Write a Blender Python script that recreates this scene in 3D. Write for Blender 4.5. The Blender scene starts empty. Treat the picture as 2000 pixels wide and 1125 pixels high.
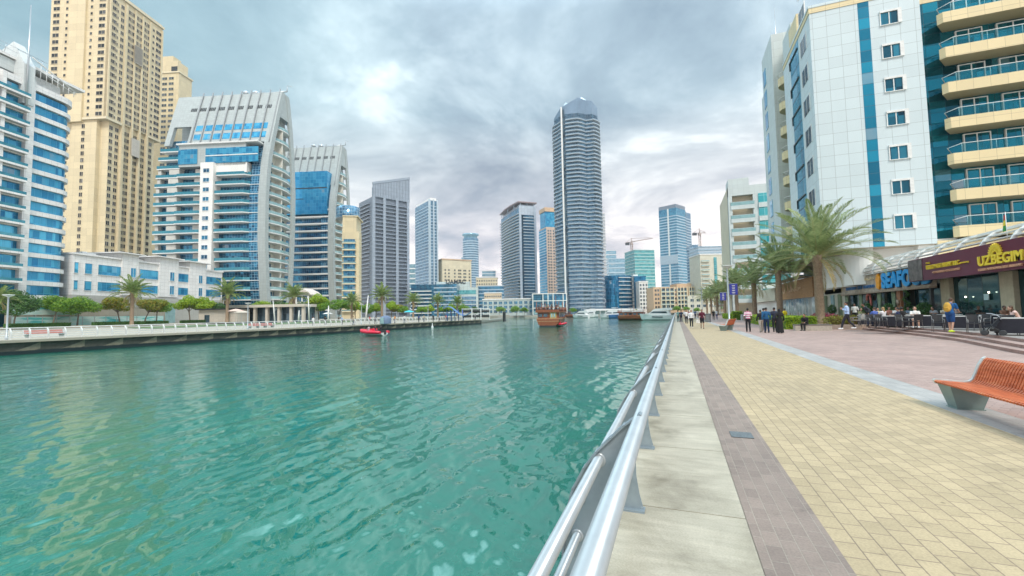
import bpy, math, random
import numpy as np
from mathutils import Vector, Matrix
R = math.radians; sin = math.sin; cos = math.cos; PI = math.pi
random.seed(7); np.random.seed(7)
S = bpy.context.scene
COL = S.collection
# ------------------------------------------------------------------ camera
H0 = 1.65; FPX = 850.0
YAW, PITCH, ROLL = R(20.5483), R(3.3727), -0.0175
def cam_axes():
    cy, sy, cp, sp = cos(YAW), sin(YAW), cos(PITCH), sin(PITCH)
    f = Vector((-sy*cp, cy*cp, sp)); r = Vector((cy, sy, 0)); u = r.cross(f)
    return (r*cos(ROLL)+u*sin(ROLL), u*cos(ROLL)-r*sin(ROLL), f)
CR, CU, CF = cam_axes()
cd = bpy.data.cameras.new('camera'); cam = bpy.data.objects.new('camera', cd); COL.objects.link(cam)
cd.sensor_width = 36; cd.lens = FPX/2000*36; cd.clip_start = .05; cd.clip_end = 6000
cam.matrix_world = Matrix(((CR.x, CU.x, -CF.x, 0), (CR.y, CU.y, -CF.y, 0), (CR.z, CU.z, -CF.z, H0), (0, 0, 0, 1)))
S.camera = cam
# photo pixel helpers, used to lay the place out
def ray(px, py): return CF + CR*((px-1000)/FPX) - CU*((py-562.5)/FPX)
def hor(px): return 607-.0175*(px-1320)
def G(px, py, z=0.):
    d = ray(px, py); t = (z-H0)/d.z; return (d.x*t, d.y*t)
def W(px, depth):
    d = ray(px, hor(px)); return (d.x*depth, d.y*depth)
def onX(px, X):          # y where the column px meets the plane x = X
    d = ray(px, hor(px)); return X*d.y/d.x
def onY(px, Y):
    d = ray(px, hor(px)); return Y*d.x/d.y
def projy(x, y, z):
    v = Vector((x, y, z-H0)); return 562.5-FPX*v.dot(CU)/v.dot(CF)
def zfor(x, y, py):
    a, b = -20., 400.
    for _ in range(40):
        m = (a+b)/2
        if projy(x, y, m) > py: a = m
        else: b = m
    return a
# ------------------------------------------------------------------ exposure, sky, sun
S.view_settings.view_transform = 'Standard'; S.view_settings.look = 'None'
S.view_settings.gamma = 1; S.view_settings.exposure = 0.77
S.render.engine = 'CYCLES'
S.cycles.use_denoising = True; S.cycles.max_bounces = 6; S.cycles.diffuse_bounces = 3
S.cycles.glossy_bounces = 4; S.cycles.transmission_bounces = 4; S.cycles.transparent_max_bounces = 8
S.cycles.caustics_reflective = False; S.cycles.caustics_refractive = False
SUN_EL, SUN_AZ = 48, 140      # azimuth clockwise from +Y
world = bpy.data.worlds.new('World'); S.world = world; world.use_nodes = True
class NT:
    """small node helper"""
    def __init__(s, tree): s.t = tree; s.t.nodes.clear()
    def n(s, kind, **kw):
        nd = s.t.nodes.new('ShaderNode'+kind)
        for k, v in kw.items():
            if k.startswith('_'): setattr(nd, k[1:], v)
            else:
                key = k.replace('0', ' ') if not k.startswith('i') or not k[1:].isdigit() else int(k[1:])
                sock = nd.inputs[key]
                if isinstance(v, bpy.types.NodeSocket): s.t.links.new(v, sock)
                elif isinstance(v, tuple) and len(v) == 3 and sock.type == 'RGBA': sock.default_value = (*v, 1)
                else: sock.default_value = v
        return nd
    def m(s, op, a, b=None, c=None, clamp=False):
        nd = s.n('Math', _operation=op, _use_clamp=clamp)
        for i, v in enumerate((a, b, c)):
            if v is None: continue
            if isinstance(v, bpy.types.NodeSocket): s.t.links.new(v, nd.inputs[i])
            else: nd.inputs[i].default_value = v
        return nd.outputs[0]
    def mix(s, f, a, b, mode='MIX'):
        nd = s.n('Mix', _data_type='RGBA', _blend_type=mode)
        for i, v in ((0, f), (6, a), (7, b)):
            if isinstance(v, bpy.types.NodeSocket): s.t.links.new(v, nd.inputs[i])
            elif i: nd.inputs[i].default_value = (*v, 1)
            else: nd.inputs[i].default_value = v
        return nd.outputs[2]
    def ramp(s, f, stops, interp='LINEAR'):
        nd = s.n('ValToRGB'); s.t.links.new(f, nd.inputs[0]); cr = nd.color_ramp; cr.interpolation = interp
        while len(cr.elements) < len(stops): cr.elements.new(.5)
        for e, (p, c) in zip(cr.elements, stops):
            e.position = p; e.color = (*c, 1) if isinstance(c, tuple) else (c, c, c, 1)
        return nd.outputs[0]
nt = NT(world.node_tree)
geo = nt.n('TexCoord').outputs['Generated']
sp = nt.n('SeparateXYZ', Vector=geo)
zc = nt.m('MAXIMUM', sp.outputs[2], 0.0)
den = nt.m('ADD', zc, .16)
pl = nt.n('CombineXYZ', X=nt.m('DIVIDE', sp.outputs[0], den), Y=nt.m('DIVIDE', sp.outputs[1], den), Z=0.0).outputs[0]
n1 = nt.n('TexNoise', Vector=pl, Scale=1.25, Detail=10.0, Roughness=.60, Distortion=.35).outputs[0]
pl2 = nt.n('Mapping', Vector=pl, Location=(3.3, 1.2, 0), Rotation=(0, 0, .5), Scale=(.45, .3, 1)).outputs[0]
n2 = nt.n('TexNoise', Vector=pl2, Scale=1.3, Detail=3.0, Roughness=.5).outputs[0]
cl = nt.m('ADD', nt.m('MULTIPLY', n1, .62), nt.m('MULTIPLY', n2, .42))
# clouds: white gaps to slate undersides; clearer and bluer to the left, warmer low down
cc = nt.ramp(cl, [(.36, (1.12, 1.14, 1.14)), (.42, (.74, .82, .84)), (.47, (.44, .54, .59)), (.53, (.29, .38, .44)), (.61, (.19, .26, .32))])
leftness = nt.m('MULTIPLY', nt.m('SUBTRACT', nt.m('MULTIPLY', sp.outputs[0], -1.0), .42), 2.2, clamp=True)
teal = nt.ramp(cl, [(.34, (.86, .98, 1.0)), (.43, (.50, .66, .69)), (.52, (.31, .46, .50)), (.62, (.20, .33, .38))])
skyc = nt.mix(leftness, cc, teal)
lowf = nt.ramp(zc, [(0.0, 1.0), (.12, .85), (.25, .4), (.42, 0.0)])
warm = nt.ramp(cl, [(.36, (1.55, 1.36, 1.24)), (.47, (1.25, 1.06, .97)), (.55, (.80, .69, .69)), (.63, (.45, .43, .48))])
skyc = nt.mix(nt.m('MULTIPLY', lowf, .9), skyc, warm)
zen = nt.ramp(zc, [(0.0, .50), (.32, .48), (.58, .64), (.64, 1.0), (1.0, 1.0)])   # an overcast sky is brightest overhead
glow_mottle = nt.ramp(nt.n('TexNoise', Vector=pl, Scale=2.2, Detail=4.0, Roughness=.5).outputs[0], [(.30, .1), (.62, 1.0)])
refl_glow = nt.ramp(zc, [(.0, 0.0), (.60, 0.0), (.72, 1.0), (.88, 1.0), (.97, 0.0)])
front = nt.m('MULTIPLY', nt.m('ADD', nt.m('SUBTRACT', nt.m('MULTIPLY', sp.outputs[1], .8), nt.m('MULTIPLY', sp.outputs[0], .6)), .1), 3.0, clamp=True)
refl_glow = nt.m('MULTIPLY', nt.m('MULTIPLY', refl_glow, glow_mottle), front)       # added sky glow above the view, put in to brighten the water's reflections
zen = nt.m('ADD', nt.m('MULTIPLY', zen, 1.9), nt.m('MULTIPLY', refl_glow, 5.0))
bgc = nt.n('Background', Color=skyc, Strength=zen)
skt = nt.n('TexSky', _sky_type='NISHITA', _sun_disc=False, _sun_elevation=R(SUN_EL), _sun_rotation=R(SUN_AZ))
bgn = nt.n('Background', Color=skt.outputs[0], Strength=.05)
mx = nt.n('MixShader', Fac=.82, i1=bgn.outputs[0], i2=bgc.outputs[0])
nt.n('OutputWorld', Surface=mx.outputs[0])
sl = bpy.data.lights.new('sun', 'SUN'); sl.energy = 1.5; sl.angle = R(14); sl.color = (1, .91, .80)
so = bpy.data.objects.new('sun', sl); COL.objects.link(so)
sd = Vector((sin(R(SUN_AZ))*cos(R(SUN_EL)), cos(R(SUN_AZ))*cos(R(SUN_EL)), sin(R(SUN_EL))))
so.rotation_euler = sd.to_track_quat('Z', 'Y').to_euler()

# ------------------------------------------------------------------ materials
MATS = {}
def mat_begin(name):
    m = bpy.data.materials.new(name); m.use_nodes = True; MATS[name] = m
    return m, NT(m.node_tree)
def bsdf(nt, **kw):
    b = nt.n('BsdfPrincipled', **kw); nt.n('OutputMaterial', Surface=b.outputs[0]); return b
def plain(name, col, rough=.6, metal=0., var=.12, scale=3., bump=0., spec=None):
    """paint, metal, cloth: one colour with some soft unevenness"""
    if name in MATS: return MATS[name]
    m, nt = mat_begin(name)
    tc = nt.n('TexCoord').outputs['Object']
    no = nt.n('TexNoise', Vector=tc, Scale=scale, Detail=5.0, Roughness=.6).outputs[0]
    a = tuple(c*(1-var) for c in col); b = tuple(min(1, c*(1+var)) for c in col)
    c = nt.ramp(no, [(.3, a), (.7, b)])
    kw = dict(Base0Color=c, Roughness=rough, Metallic=metal)
    bb = bsdf(nt, **kw)
    if spec is not None: bb.inputs['Specular IOR Level'].default_value = spec
    if bump:
        bp = nt.n('Bump', Strength=.5, Distance=bump, Height=no); nt.t.links.new(bp.outputs[0], bb.inputs['Normal'])
    return m
def wall_uv(nt):
    """metres along any upright wall, and height"""
    g = nt.n('NewGeometry')
    t = nt.n('VectorMath', _operation='CROSS_PRODUCT', i0=(0., 0., 1.), i1=g.outputs['True Normal'])
    u = nt.n('VectorMath', _operation='DOT_PRODUCT', i0=t.outputs[0], i1=g.outputs['Position']).outputs['Value']
    z = nt.n('SeparateXYZ', Vector=g.outputs['Position']).outputs[2]
    return u, z
def glass(name, dark, light, du=1.5, dz=1.7, line=.06, lcol=(.5, .6, .65), metal=.55, rough=.08, zoff=0.):
    """curtain wall: panes of slightly different tint between thin mullions"""
    if name in MATS: return MATS[name]
    m, nt = mat_begin(name)
    u, z = wall_uv(nt); z = nt.m('ADD', z, zoff)
    a = nt.m('DIVIDE', u, du); b = nt.m('DIVIDE', z, dz)
    cell = nt.n('CombineXYZ', X=nt.m('FLOOR', a), Y=nt.m('FLOOR', b), Z=0.0).outputs[0]
    wn = nt.n('TexWhiteNoise', Vector=cell, _noise_dimensions='3D').outputs[0]
    big = nt.n('TexNoise', Vector=nt.n('NewGeometry').outputs['Position'], Scale=.09, Detail=4.0).outputs[0]
    f = nt.m('ADD', nt.m('MULTIPLY', wn, .62), nt.m('MULTIPLY', big, .5))
    c = nt.ramp(f, [(.2, dark), (.74, light), (.84, light), (.90, tuple(x*.5+.22 for x in light))])
    la = nt.m('LESS_THAN', nt.m('FRACT', a), line/du); lb = nt.m('LESS_THAN', nt.m('FRACT', b), line/dz)
    ln = nt.m('MAXIMUM', la, lb)
    c2 = nt.mix(ln, c, lcol)
    b_ = bsdf(nt, Base0Color=c2, Roughness=nt.m('ADD', nt.m('MULTIPLY', ln, .4), rough), Metallic=nt.m('MULTIPLY', nt.m('SUBTRACT', 1.0, ln), metal))
    # each pane leans a hair its own way, so reflections break at the joints
    wn2 = nt.n('TexWhiteNoise', Vector=cell, _noise_dimensions='3D').outputs[1]
    off = nt.n('VectorMath', _operation='SCALE', i0=nt.n('VectorMath', _operation='SUBTRACT', i0=wn2, i1=(.5, .5, .5)).outputs[0])
    off.inputs['Scale'].default_value = .035
    nn = nt.n('VectorMath', _operation='NORMALIZE', i0=nt.n('VectorMath', _operation='ADD', i0=nt.n('NewGeometry').outputs['Normal'], i1=off.outputs[0]).outputs[0])
    nt.t.links.new(nn.outputs[0], b_.inputs['Normal'])
    return m
def panel(name, col, du=1.5, dz=1.2, line=.03, lcol=None, rough=.45, var=.05, metal=0.):
    """cladding panels or render with joints"""
    if name in MATS: return MATS[name]
    m, nt = mat_begin(name)
    u, z = wall_uv(nt)
    a = nt.m('DIVIDE', u, du); b = nt.m('DIVIDE', z, dz)
    cell = nt.n('CombineXYZ', X=nt.m('FLOOR', a), Y=nt.m('FLOOR', b), Z=0.0).outputs[0]
    wn = nt.n('TexWhiteNoise', Vector=cell, _noise_dimensions='3D').outputs[0]
    pos = nt.n('Mapping', Vector=nt.n('NewGeometry').outputs['Position'], Scale=(.6, .6, .12)).outputs[0]
    no = nt.n('TexNoise', Vector=pos, Scale=1.0, Detail=6.0, Roughness=.65).outputs[0]
    f = nt.m('ADD', nt.m('MULTIPLY', wn, .45), nt.m('MULTIPLY', no, .6))
    c = nt.ramp(f, [(.2, tuple(x*(1-var*1.6) for x in col)), (.8, tuple(min(1, x*(1+var)) for x in col))])
    la = nt.m('LESS_THAN', nt.m('FRACT', a), line/du); lb = nt.m('LESS_THAN', nt.m('FRACT', b), line/dz)
    c2 = nt.mix(nt.m('MAXIMUM', la, lb), c, lcol or tuple(x*.6 for x in col))
    bsdf(nt, Base0Color=c2, Roughness=rough, Metallic=metal)
    return m
def paving(name, c1, c2, mortar, bw, bh, msize, off=.5, rot=0., rough=.75, bump=.004, stain=.25):
    m, nt = mat_begin(name)
    pos = nt.n('NewGeometry').outputs['Position']
    mp = nt.n('Mapping', Vector=pos, Rotation=(0, 0, rot)).outputs[0]
    br = nt.n('TexBrick', Vector=mp, Color1=c1, Color2=c2, Mortar=mortar, Scale=1.0, Brick0Width=bw, Row0Height=bh, _offset=off)
    br.inputs['Mortar Size'].default_value = msize; br.inputs['Mortar Smooth'].default_value = .3; br.inputs['Bias'].default_value = 0
    n = nt.n('TexNoise', Vector=pos, Scale=.7, Detail=8.0, Roughness=.65).outputs[0]
    n3 = nt.n('TexNoise', Vector=pos, Scale=60.0, Detail=3.0).outputs[0]
    cs = nt.ramp(n, [(.3, 1-stain), (.6, 1.0), (.8, 1+stain*.3)])
    c = nt.mix(1.0, br.outputs[0], cs, 'MULTIPLY')
    c = nt.mix(1.0, c, nt.ramp(n3, [(.3, .86), (.7, 1.08)]), 'MULTIPLY')
    sp_ = nt.n('TexNoise', Vector=pos, Scale=3.1, Detail=7.0, Roughness=.72).outputs[0]       # scuffs, drips and gum
    c = nt.mix(1.0, c, nt.ramp(sp_, [(.30, .70), (.40, .94), (.52, 1.0), (.72, 1.05)]), 'MULTIPLY')
    vo = nt.n('TexVoronoi', Vector=pos, Scale=1.3, _feature='F1', Randomness=1.0).outputs[0]
    c = nt.mix(1.0, c, nt.ramp(vo, [(.022, .55), (.032, 1.0)]), 'MULTIPLY')
    b = bsdf(nt, Base0Color=c, Roughness=nt.ramp(n, [(.3, rough-.12), (.7, rough+.1)]))
    h = nt.m('SUBTRACT', nt.m('MULTIPLY', n3, .25), br.outputs[1])
    bp = nt.n('Bump', Strength=.7, Distance=bump, Height=h); nt.t.links.new(bp.outputs[0], b.inputs['Normal'])
    return m
# ------------------------------------------------------------------ mesh and object helpers
class MB:
    def __init__(s): s.v = []; s.f = []; s.m = []; s.sm = []
    def add(s, vs, fs, m=0, smooth=False):
        o = len(s.v); s.v += [tuple(v) for v in vs]
        for f in fs: s.f.append(tuple(i+o for i in f)); s.m.append(m); s.sm.append(smooth)
        return s
    def box(s, x0, x1, y0, y1, z0, z1, m=0):
        return s.add([(x0, y0, z0), (x1, y0, z0), (x1, y1, z0), (x0, y1, z0), (x0, y0, z1), (x1, y0, z1), (x1, y1, z1), (x0, y1, z1)],
                     [(0, 3, 2, 1), (4, 5, 6, 7), (0, 1, 5, 4), (1, 2, 6, 5), (2, 3, 7, 6), (3, 0, 4, 7)], m)
    def prism(s, pts, z0, z1, m=0, mtop=None, zf=None):
        n = len(pts)
        a = sum(pts[i][0]*pts[(i+1) % n][1]-pts[(i+1) % n][0]*pts[i][1] for i in range(n))
        if a < 0: pts = pts[::-1]
        vs = [(x, y, z0) for x, y in pts]+[(x, y, zf(x, y) if zf else z1) for x, y in pts]
        s.add(vs, [(i, (i+1) % n, n+(i+1) % n, n+i) for i in range(n)]+[tuple(range(n))[::-1]], m)
        o = len(s.v)-n; s.f.append(tuple(range(o, o+n))); s.m.append(m if mtop is None else mtop); s.sm.append(False)
        return s
    def prism_y(s, pts, y0, y1, m=0):      # outline in x,z pushed along y
        n = len(pts)
        a = sum(pts[i][0]*pts[(i+1) % n][1]-pts[(i+1) % n][0]*pts[i][1] for i in range(n))
        if a < 0: pts = pts[::-1]
        vs = [(x, y0, z) for x, z in pts]+[(x, y1, z) for x, z in pts]
        return s.add(vs, [((i+1) % n, i, n+i, n+(i+1) % n) for i in range(n)]+[tuple(range(n)), tuple(range(n, 2*n))[::-1]], m)
    def prism_x(s, pts, x0, x1, m=0):      # outline in y,z pushed along x
        o = len(s.v); s.prism_y(pts, x0, x1, m)
        s.v[o:] = [(y, x, z) for x, y, z in s.v[o:]]
        k = 2*0
        n = len(pts)+2
        for i in range(len(s.f)-n, len(s.f)): s.f[i] = s.f[i][::-1]
        return s
    def tube(s, path, r, n=8, m=0, smooth=True, caps=True):
        path = [Vector(p) for p in path]; k = len(path)
        rs = r if isinstance(r, (list, tuple)) else [r]*k
        o = len(s.v); prev = None
        for i, p in enumerate(path):
            t = (path[min(i+1, k-1)]-path[max(i-1, 0)]).normalized()
            a = Vector((0, 0, 1)) if abs(t.z) < .9 else Vector((1, 0, 0))
            if prev is not None: a = prev
            u = (a-t*a.dot(t)).normalized(); w = t.cross(u); prev = u
            for j in range(n):
                q = p+(u*cos(2*PI*j/n)+w*sin(2*PI*j/n))*rs[i]; s.v.append(tuple(q))
        for i in range(k-1):
            for j in range(n):
                a = o+i*n+j; b = o+i*n+(j+1) % n
                s.f.append((a, b, b+n, a+n)); s.m.append(m); s.sm.append(smooth)
        if caps:
            s.f.append(tuple(o+j for j in range(n))[::-1]); s.f.append(tuple(o+(k-1)*n+j for j in range(n)))
            s.m += [m, m]; s.sm += [False, False]
        return s
    def ball(s, c, r, m=0, seg=10, ring=7):
        rx, ry, rz = r if isinstance(r, (tuple, list)) else (r, r, r)
        vs = [(c[0], c[1], c[2]-rz)]
        for i in range(1, ring):
            a = PI*i/ring-PI/2
            for j in range(seg): vs.append((c[0]+rx*cos(a)*cos(2*PI*j/seg), c[1]+ry*cos(a)*sin(2*PI*j/seg), c[2]+rz*sin(a)))
        vs.append((c[0], c[1], c[2]+rz)); t = len(vs)-1
        fs = [(0, 1+(j+1) % seg, 1+j) for j in range(seg)]
        for i in range(ring-2):
            for j in range(seg):
                a = 1+i*seg+j; b = 1+i*seg+(j+1) % seg; fs.append((a, b, b+seg, a+seg))
        fs += [(1+(ring-2)*seg+j, 1+(ring-2)*seg+(j+1) % seg, t) for j in range(seg)]
        return s.add(vs, fs, m, True)
    def lathe(s, prof, c=(0, 0, 0), n=16, m=0, smooth=True):
        vs = [(c[0]+r*cos(2*PI*j/n), c[1]+r*sin(2*PI*j/n), c[2]+z) for r, z in prof for j in range(n)]
        fs = [(i*n+j, i*n+(j+1) % n, (i+1)*n+(j+1) % n, (i+1)*n+j) for i in range(len(prof)-1) for j in range(n)]
        s.add(vs, fs, m, smooth)
        s.add([vs[j] for j in range(n)], [tuple(range(n))[::-1]], m); s.add([vs[-n+j] for j in range(n)], [tuple(range(n))], m)
        return s
    def mesh(s, name):
        me = bpy.data.meshes.new(name); me.from_pydata(s.v, [], s.f)
        me.polygons.foreach_set('material_index', s.m); me.polygons.foreach_set('use_smooth', s.sm); me.update()
        return me
    def build(s, name, mats, parent=None, loc=(0, 0, 0), rz=0.):
        me = s.mesh(name)
        for m in (mats if isinstance(mats, (list, tuple)) else [mats]): me.materials.append(m)
        return link(name, me, parent, loc, rz)
def link(name, me, parent=None, loc=(0, 0, 0), rz=0.):
    o = bpy.data.objects.new(name, me); COL.objects.link(o); o.location = loc; o.rotation_euler = (0, 0, rz); o.parent = parent
    return o
def tag(o, label=None, cat=None, group=None, kind=None):
    if label: o['label'] = label
    if cat: o['category'] = cat
    if group: o['group'] = group
    if kind: o['kind'] = kind
    return o
def thing(name, label, cat, loc=(0, 0, 0), rz=0., group=None):
    return tag(link(name, None, None, loc, rz), label, cat, group)
KIDS = {}
def copy_tree(o, loc=None, rz=None, parent=None, label=None, scale=None):
    c = o.copy(); COL.objects.link(c); c.parent = parent
    if loc is not None: c.location = loc
    if rz is not None: c.rotation_euler = (0, 0, rz)
    if scale is not None: c.scale = (scale,)*3
    if label: c['label'] = label
    for ch in o.children: copy_tree(ch, parent=c)
    return c
def copies(name, me, parent, places, lim=100):
    """parts sharing one mesh; beyond the limit the rest go into one stuff part. places: (x, y, z) or (x, y, z, rz), largest in view first"""
    for p in places[:lim]: link(name, me, parent, p[:3], p[3] if len(p) > 3 else 0.)
    if len(places) > lim:
        vs = np.array([v.co[:] for v in me.vertices]); fs = [tuple(f.vertices) for f in me.polygons]; mi = [f.material_index for f in me.polygons]
        mb = MB()
        for p in places[lim:]:
            a = p[3] if len(p) > 3 else 0.; c, s_ = cos(a), sin(a)
            o = len(mb.v)
            q = np.stack([vs[:, 0]*c-vs[:, 1]*s_+p[0], vs[:, 0]*s_+vs[:, 1]*c+p[1], vs[:, 2]+p[2]], 1)
            mb.v += [tuple(t) for t in q.tolist()]; mb.f += [tuple(i+o for i in f) for f in fs]; mb.m += mi; mb.sm += [False]*len(fs)
        r = mb.build(name, list(me.materials), parent); tag(r, kind='stuff')
def text_mesh(txt, size, extrude=.02, shear=0., bold=0.):
    cu = bpy.data.curves.new('t', 'FONT'); cu.body = txt; cu.size = size; cu.extrude = extrude; cu.shear = shear; cu.offset = bold
    cu.align_x = 'LEFT'; o = bpy.data.objects.new('t', cu); COL.objects.link(o)
    dg = bpy.context.evaluated_depsgraph_get(); me = bpy.data.meshes.new_from_object(o.evaluated_get(dg))
    bpy.data.objects.remove(o); bpy.data.curves.remove(cu)
    return me
# ------------------------------------------------------------------ palette
M_conc = None
white_metal = plain('white painted metal', (.72, .73, .72), .4)
grey_metal = plain('silver grey metal', (.50, .55, .58), .32, .6, .06, 6)
rail_metal = plain('satin painted steel', (.43, .48, .51), .32, .35, .08, 9)
dark_metal = plain('dark metal', (.05, .055, .06), .45, .3)
white_render = panel('white render', (.82, .81, .78), 3.2, 3.4, .0, rough=.7)
white_panel = panel('white cladding', (.84, .83, .82), 1.5, 1.2, .05)
cream = panel('cream render', (.70, .60, .40), 4., 3.2, .05, rough=.8, var=.06)
cream_pale = panel('pale cream render', (.74, .66, .48), 4., 3.2, .05, rough=.8)
tan = panel('tan render', (.66, .46, .30), 4., 3.3, .05, rough=.8)
yellow_panel = panel('yellow cladding', (.72, .60, .36), 1.25, 1.3, .03)
stone = panel('stone cladding', (.55, .51, .44), 1.6, .8, .02, rough=.7)
dark_glass = glass('dark window glass', (.015, .03, .045), (.10, .17, .22), 1.2, 3., .04, (.1, .12, .13), .5)
window_glass = glass('grey window glass', (.03, .05, .06), (.16, .20, .22), 1., 3., .05, (.3, .3, .28), .4)
blue_glass = glass('bright blue glass', (.01, .20, .42), (.08, .45, .68), 1.5, 1.8, .07, (.05, .25, .42), .55)
deep_glass = glass('deep blue glass', (.004, .05, .12), (.03, .23, .40), 1.3, 1.7, .06, (.30, .48, .60), .6)
teal_glass = glass('teal glass', (.02, .22, .26), (.12, .45, .48), 1.4, 1.7, .06, (.4, .6, .62), .5)
steel_glass = glass('steel blue glass', (.035, .12, .22), (.15, .34, .50), 1.5, 1.6, .08, (.45, .52, .58), .5)
hazy_glass = glass('haze paled blue glass', (.10, .26, .38), (.26, .46, .58), 2., 1.7, .1, (.5, .62, .68), .4)  # distance haze is mixed into these pale colours
balcony_glass = plain('balcony glass', (.05, .26, .34), .08, .3, .2, 1.)
pale_balcony_glass = plain('pale balcony glass', (.30, .48, .50), .1, .2, .15, 1.)
# ------------------------------------------------------------------ ground
def conc_mat():
    m, nt = mat_begin('quay concrete')
    pos = nt.n('NewGeometry').outputs['Position']
    n = nt.n('TexNoise', Vector=nt.n('Mapping', Vector=pos, Scale=(.8, .8, 1)).outputs[0], Scale=1.6, Detail=9.0, Roughness=.66, Distortion=.6).outputs[0]
    n2 = nt.n('TexNoise', Vector=pos, Scale=70.0, Detail=4.0).outputs[0]
    n3 = nt.n('TexNoise', Vector=nt.n('Mapping', Vector=pos, Scale=(1.2, 9, 1)).outputs[0], Scale=1.5, Detail=5.0).outputs[0]
    c = nt.ramp(n, [(.28, (.24, .205, .145)), (.45, (.40, .355, .27)), (.6, (.49, .44, .345)), (.75, (.57, .52, .42))])
    c = nt.mix(1.0, c, nt.ramp(n2, [(.3, .88), (.7, 1.08)]), 'MULTIPLY')
    c = nt.mix(.6, c, nt.ramp(n3, [(.3, .8), (.7, 1.12)]), 'MULTIPLY')
    b = bsdf(nt, Base0Color=c, Roughness=nt.ramp(n, [(.35, .38), (.7, .72)]))
    bp = nt.n('Bump', Strength=.5, Distance=.003, Height=n2); nt.t.links.new(bp.outputs[0], b.inputs['Normal'])
    return m
M_conc = conc_mat()
M_joint = plain('joint', (.16, .14, .11), .9)
M_brown = paving('brown pavers', (.265, .205, .175), (.33, .255, .215), (.36, .30, .25), .21, .105, .005, rot=PI/2)
M_yellow = paving('yellow pavers', (.52, .405, .25), (.43, .335, .205), (.27, .20, .14), .21, .14, .005, off=.5, rot=PI/2, stain=.16)
M_grey = paving('grey pavers', (.45, .43, .41), (.39, .375, .36), (.3, .31, .3), .3, .2, .006, rot=PI/2)
M_pink = paving('pink pavers', (.48, .34, .295), (.40, .275, .24), (.30, .22, .20), .22, .11, .006, rot=.6)
M_terr = paving('terrace pavers', (.30, .27, .25), (.37, .33, .30), (.22, .2, .19), .4, .4, .008, rot=0)
M_far = plain('pale far paving', (.42, .38, .31), .8, 0, .12, .2)
M_quayside = None
# right bank, seen from above: quay slabs X -.75..0.46, brown .46..0.985, yellow ..3.97, grey ..4.62, pink beyond
Y0, Y1 = -14., 420.
mb = MB(); mb.box(-.62, .46, Y0, Y1, -.35, -.012); 
q = mb.build('quay_base', plain('quay base', (.25, .24, .2), .8)); tag(q, kind='structure')
mb = MB(); ys = [3.95-1.752*k for k in range(1, 11)][::-1]+[3.95+1.752*k for k in range(0, 236)]
for a, b in zip(ys[:-1], ys[1:]):
    mb.add([(-.66, a+.006, -.3), (.456, a+.006, -.3), (.456, b-.006, -.3), (-.66, b-.006, -.3), (-.655, a+.006, 0), (.456, a+.006, 0), (.456, b-.006, 0), (-.655, b-.006, 0)],
           [(4, 5, 6, 7), (0, 1, 5, 4), (1, 2, 6, 5), (2, 3, 7, 6), (3, 0, 4, 7)])
tag(mb.build('quay_deck', M_conc), kind='structure')
def sheet(name, x0, x1, y0, y1, z, mat, x1b=None):
    mb = MB(); mb.add([(x0, y0, z), (x1, y0, z), (x1b or x1, y1, z), (x0, y1, z)], [(0, 1, 2, 3)])
    return tag(mb.build(name, mat), kind='structure')
mb = MB(); mb.box(.462, 900, Y0, Y1, -3, -.02, 0); tag(mb.build('ground', M_far), kind='structure')
sheet('brown_paving', .46, .985, Y0, Y1, 0, M_brown)
sheet('yellow_paving', .985, 3.97, Y0, Y1, 0, M_yellow)
sheet('grey_paving_band', 3.97, 4.62, Y0, Y1, 0, M_grey)
sheet('pink_paving', 4.62, 40, Y0, 200, 0, M_pink)
sheet('far_paving', 4.62, 60, 200, Y1, 0, M_far)
# pale bands crossing the pink paving
mb = MB()
P = [G(1440, 644), G(1600, 652), G(1740, 668), G(1880, 688), G(2000, 705), (9.6, 12), (9.9, 4)]
def band(P, w, z, name, mat):
    mb = MB()
    for (a, b) in zip(P[:-1], P[1:]):
        d = Vector((b[0]-a[0], b[1]-a[1], 0)).normalized(); n = Vector((d.y, -d.x, 0))*w
        a3 = Vector((a[0], a[1], z)); b3 = Vector((b[0], b[1], z))
        mb.add([a3, b3, b3+n, a3+n], [(0, 1, 2, 3), (3, 2, 1, 0)][:1])
    return tag(mb.build(name, mat), kind='structure')
# quay wall down to the water on our side
mb = MB(); mb.box(-.62, .46, Y0, Y1, -4, -.351); tag(mb.build('quay_wall_base', M_conc), kind='structure')
# rounded dining terrace, two steps up
def arc_poly(off):
    # edge of terrace as seen in the photo: straight along x = 13 then swinging out to x = 10 near the camera
    pts = [(13.6, 62), (13.35, 50), (13.1, 42), (12.9, 36), (12.75, 31), (12.3, 26.5), (11.6, 23.5), (10.9, 20.5), (10.3, 17), (9.9, 12), (9.8, 4), (9.8, -8)]
    return [(x+off, y) for x, y in pts]+[(34, -8), (34, 62)]
M_riser = paving('step bricks', (.33, .20, .17), (.40, .25, .21), (.25, .18, .16), .2, .06, .005, rot=0)
for k, (off, z0, z1) in enumerate([(0, 0.004, .12), (.42, .121, .24), (.9, .241, .36)]):
    mb = MB(); mb.prism(arc_poly(off), z0-.05 if k else -.01, z1, 0, 1)
    tag(mb.build('terrace_step' if k < 2 else 'terrace', [M_riser, M_terr if k == 2 else M_pink]), kind='structure')
TZ = .36
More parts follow.
